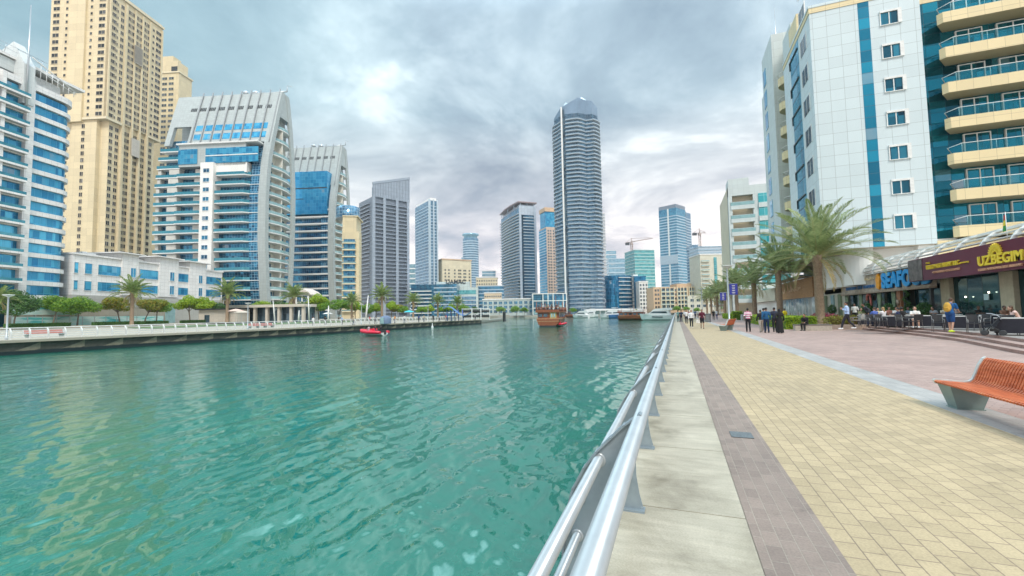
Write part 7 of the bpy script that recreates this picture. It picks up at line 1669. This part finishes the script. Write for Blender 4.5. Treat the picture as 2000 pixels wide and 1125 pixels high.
# red speedboats
red = plain('red inflatable tube', (.70, .02, .06), .35, 0, .08)
def redboat(label, loc, rz, L_=4.6, s=1.):
    root = thing('speedboat', label, 'boat', loc, rz, 'red and white speedboats'); root.scale = (s, s, s)
    b = 1.9; pts = [(-b/2, 0, .45), (-b/2, L_*.55, .48), (-b*.36, L_*.82, .58), (0, L_, .75), (b*.36, L_*.82, .58), (b/2, L_*.55, .48), (b/2, 0, .45)]
    MB().tube(pts, [.2, .27, .26, .2, .26, .27, .2], 12).build('inflatable_collar', red, root)
    hull(L_*.95, b*.85, .35, stern_w=.9).build('hull', whull, root)
    MB().prism_x([(L_*.35, .4), (L_*.38, 1.05), (L_*.55, .95), (L_*.62, .5)], -.35, .35).build('console', red, root)
    MB().prism_x([(L_*.08, .4), (L_*.08, .75), (L_*.3, .75), (L_*.32, .4)], -.4, .4).build('seat', dark_metal, root)
    MB().box(-.12, .12, -.25, .05, .1, .75).build('outboard', dark_metal, root)
    bm_ = MB(); [bm_.tube([(s_, L_*.1, .6), (s_*.9, L_*.05, 1.6)], .03, 6) for s_ in (-.6, .6)]; bm_.tube([(-.54, L_*.05, 1.6), (.54, L_*.05, 1.6)], .03, 6); bm_.build('arch', dark_metal, root)
    return root
x, y = G(729, 656, WZ); a = R(84); redboat('bright red speedboat with dark clad riders, bow to the left', (x+2.1, y, WZ+.12), a, 4.9)
for k, (o_, c_, n_) in enumerate(((-1.6, (.02, .02, .03), 'all in black at its stern'), (-.4, (.03, .03, .05), 'in navy in the middle of it'), (.9, (.45, .45, .48), 'in pale grey at its helm'))):
    person('speedboat rider %s' % n_, (x+2.1-.99*(2.3+o_), y+.1*(2.3+o_), WZ+.38), R(84), 'sit', top=c_, bottom=(.02, .02, .02), skin=1, group='riders on the left speedboat', arms=fa, s=.95)
x, y = G(1093, 638, WZ); redboat('red and white speedboat close beside the stern of the near dhow', (x-1.2, y, WZ+.12), R(-88), 3.0, .9); person('person in dark clothes driving the speedboat by the dhow', (x+.1, y, WZ+.4), R(-80), 'sit', top=(.25, .25, .27), bottom=(.02, .02, .02), skin=1, arms=fa, s=.95)
x, y = G(844.5, 641, WZ); root = thing('buoy', 'small white marker buoy floating off the left promenade', 'buoy', (x, y, WZ)); MB().lathe([(.05, -.2), (.28, .05), (.26, .35), (.1, .6), (.06, 1.15), (.02, 1.2)], (0, 0, 0), 14).build('float', whull, root)
# ------------------------------------------------------------------ park at the end of the left promenade
L = WV(893, 610, 118); z0 = 0; root = thing('shade_canopy', 'wavy blue shade canopy at the end of the left promenade', 'canopy', (*L, 0), R(20)); cb = plain('blue canopy sheet', (.12, .28, .55), .4, .1, .1)
bm_ = MB(); n = 16; w = 7.4
top = [(-w/2+w*i/n, 3.1+1.0*sin(2*PI*i/n*.95+.4)-.9*i/n) for i in range(n+1)]
bm_.prism_y(top+[(x, z-.14) for x, z in top[::-1]], -1.8, 1.8); bm_.build('roof_sheet', cb, root)
for x in (-2.6, -1.6, -.6, .4, 1.6): MB().tube([(x, 0, 0), (x-.2, 0, 3.0)], .12, 8).build('post', plain('deep blue post', (.02, .10, .42), .5), root)
L = WV(902, 610, 124); root = thing('lattice_screen', 'white framed screen with black arabesque lattice at the promenade end', 'screen', (*L, 0), R(18)); lw2 = 8.0
for a_, b_ in ((0, lw2*.36), (lw2*.36, lw2*.68), (lw2*.68, lw2)):
    bm_ = MB(); bm_.box(a_+.1, b_-.1, 0, .12, .4, .55); bm_.box(a_+.1, b_-.1, 0, .12, 1.75, 1.9); bm_.box(a_+.1, b_-.1, 0, .12, 3.1, 3.3); bm_.box(a_, a_+.16, 0, .14, 0, 3.4); bm_.box(b_-.16, b_, 0, .14, 0, 3.4); bm_.build('frame', white_metal, root)
    bm_ = MB(); nn = 4
    for r0_ in (.55, 1.9):
        for k in range(nn):
            cx_, cz_, rr = a_+.2+(b_-a_-.4)*(k+.5)/nn, r0_+.6, (b_-a_-.4)/nn*.62
            for j in range(8):
                a0, a1 = 2*PI*j/8, 2*PI*(j+3)/8; bm_.tube([(cx_+rr*cos(a0), .06, cz_+rr*sin(a0)), (cx_+rr*cos(a1), .06, cz_+rr*sin(a1))], .11, 4)
    bm_.build('lattice', dark_metal, root)
def parasol(label, px, yt, d, c, r=2.2):
    L = WV(px, 610, d); z1 = zfor(*L, yt); root = thing('parasol', label, 'parasol', (*L, .4), 0, 'parasols on the left bank'); h = z1-.4
    MB().lathe([(r, h-r*.32), (r*.5, h-r*.12), (.05, h)], (0, 0, 0), 8).build('canopy', cloth(c), root); MB().tube([(0, 0, 0), (0, 0, h)], .05, 6).build('pole', grey_metal, root)
parasol('pale pink parasol right of the kiosk palm', 461, 603, 125, (.70, .50, .42)); parasol('second cream parasol farther right below the sail tower', 472, 606, 132, (.62, .55, .46)); parasol('turquoise parasol under the park trees', 799, 606, 150, (.05, .50, .60), 2.)
parasol('small white parasol near the cream apartment block', 640, 610, 130, (.72, .72, .70), 1.5)
x, y = WV(753, 618, 92); root = thing('kiosk', 'small blue rounded booth on the left promenade near the speedboat', 'kiosk', (x, y, 0)); MB().lathe([(1.2, 0), (1.2, 1.0), (.9, 1.5), (.3, 1.7)], (0, 0, 0), 14).build('shell', plain('dusty blue shell', (.14, .20, .32), .7), root); MB().box(-.4, .4, -1.25, -1.1, 0, 1.3).build('door', pale_balcony_glass, root)
rng = np.random.RandomState(21); CN = [('white', (.72, .72, .72)), ('black', (.02, .02, .02)), ('red', (.5, .05, .05)), ('pale blue', (.3, .42, .6)), ('beige', (.5, .42, .32)), ('grey', (.25, .25, .27)), ('orange', (.65, .25, .05)), ('dark blue', (.03, .06, .2))]
proto = {}
def far_person(px, d, ci, label):
    if ci not in proto:
        p = person(label, (0, 0, 0), 0, top=CN[ci][1], bottom=(.04, .04, .06) if ci % 2 else (.2, .22, .28), skin=ci % 3, stride=.14*(-1)**ci, group='people on the far promenade'); proto[ci] = p; o = p
    else: o = copy_tree(proto[ci], label=label)
    x, y = WV(px, 615, d); o.location = (x, y, 0); o.rotation_euler = (0, 0, px*.9)
for k, (px, d, ci, lb) in enumerate([(612, 84, 0, 'white topped figure on the far promenade before the pavilion trees'), (636, 88, 1, 'black clothed figure beside the parasols across the water'), (668, 88, 3, 'pale blue topped figure below the dense green tree'), (690, 84, 4, 'beige topped figure left of the slim lamp above the speedboat'), (722, 92, 2, 'red topped figure right of the tall leaning mast'), (733, 92, 5, 'grey topped figure left of the blue booth'), (771, 96, 6, 'orange topped figure right of the blue booth'), (790, 98, 0, 'white topped figure near the turquoise parasol'), (818, 100, 7, 'dark blue topped figure left of the rightmost slim lamp'), (828, 103, 4, 'beige topped figure touching the rightmost slim lamp'), (846, 104, 1, 'black clothed figure right of the rightmost slim lamp'), (858, 106, 3, 'pale blue topped figure left of the blue canopy'), (871, 108, 2, 'red topped figure just left of the blue canopy'), (928, 120, 5, 'grey topped figure before the lattice screen')]): far_person(px, d, ci, lb)
# dark mooring post at the low walkway
x, y = G(985, 627.5, -.5); root = thing('mooring_post', 'short dark mooring post at the end of the low walkway', 'post', (x, y, -.6)); MB().lathe([(.45, 0), (.45, 2.6), (.5, 2.7), (.2, 2.9)], (0, 0, 0), 10).build('post_body', dark_metal, root)
# trees at the foot of the far buildings
for i, (px, yt, d, lb) in enumerate(((975, 592, 350, 'small tree by the grey waterfront block'), (1008, 590, 345, 'pale tree before the balconied tower'), (1024, 594, 345, 'low tree left of the white framed building'), (1118, 596, 345, 'dark tree at the foot of the tallest tower'), (1242, 600, 330, 'small tree beside the white paired window block'), (1322, 592, 300, 'wide tree before the tan waterfront block'), (1338, 594, 290, 'tree at the right end of the tan waterfront block'), (1362, 596, 220, 'round tree behind the distant crowd'))):
    L = WV(px, 600, d); z1 = zfor(*L, yt); root = thing('tree', lb, 'tree', (*L, -.1), i, 'trees along the far quay'); k = (z1+.1)/6.8*.8; root.scale = (k, k, k); link('crown', BT['mid2' if i % 2 else 'mid'][0], root); link('trunk', BT['mid'][1], root)
x, y = G(1448, 850); root = thing('drain_cover', 'square blue grey drain cover let into the brown pavers', 'drain cover', (x, y, .003)); MB().box(-.13, .13, -.14, .14, 0, .006).build('plate', plain('drain iron', (.12, .14, .15), .6, 0, .3, 30, .002), root)
EX = [(1683, 633, 'sitter in olive top behind the bamboo chairs', (.15, .17, .08), 190), (1716, 633, 'sitter in pale yellow top behind the left dark tables', (.6, .55, .35), 170), (1775, 632, 'sitter in grey blue top behind the black clothed sitter', (.2, .27, .35), 190), (1806, 630, 'sitter in dark green top behind the skirted table', (.03, .09, .05), 200), (1846, 632, 'sitter in cream top behind the man in grey', (.6, .55, .45), 170), (1913, 634, 'sitter in black top by the right glass front', (.02, .02, .02), 190), (1964, 640, 'sitter in brown top behind the pushchair', (.2, .1, .06), 190), (1756, 640, 'child sized sitter in navy beside the black clothed sitter', (.02, .03, .09), 60)]
for px, py, lb, c_, a in EX: sitter(px, py, lb, a, top=c_, bottom=(.05, .05, .06), skin=px % 3, hair=px % 2, arms=fa, s=.97)
for px, py, a, lb in ((1716, 630, 10, 'chair of the sitter in pale yellow'), (1775, 629, 10, 'chair of the sitter in grey blue'), (1806, 628, 10, 'chair of the sitter in dark green'), (1846, 630, 10, 'chair of the sitter in cream'), (1914, 631, 10, 'chair of the sitter in black by the glass front'), (1964, 637, 10, 'chair of the sitter in brown'), (1868, 629, 10, 'chair of the fair haired sitter'), (1789, 643, 190, 'chair of the woman in white top'), (1829, 631, 300, 'chair of the man in grey shirt')): x, y = terr(px, py); chair(lb, x, y, R(a+180), GC)
for px, py, l_, lb in ((1762, 634, 1.2, 'pale topped table behind the black clothed sitter'), (1856, 636, 1.2, 'pale topped table behind the yellow backpack'), (1926, 640, 1.4, 'pale topped table behind the pushchair')): x, y = terr(px, py); table(lb, x, y, R(-25), l_, GT)
# ------------------------------------------------------------------ thin sea haze round everything
mb = MB(); mb.box(-2200, 1500, -120, 2600, -5.2, 260)
m, nt = mat_begin('haze'); v = nt.n('VolumePrincipled', Color=(.86, .93, 1.0)); v.inputs['Density'].default_value = .00015; v.inputs['Anisotropy'].default_value = .2
nt.n('OutputMaterial', Volume=v.outputs[0]); hz_ = mb.build('haze', m); tag(hz_, kind='stuff')
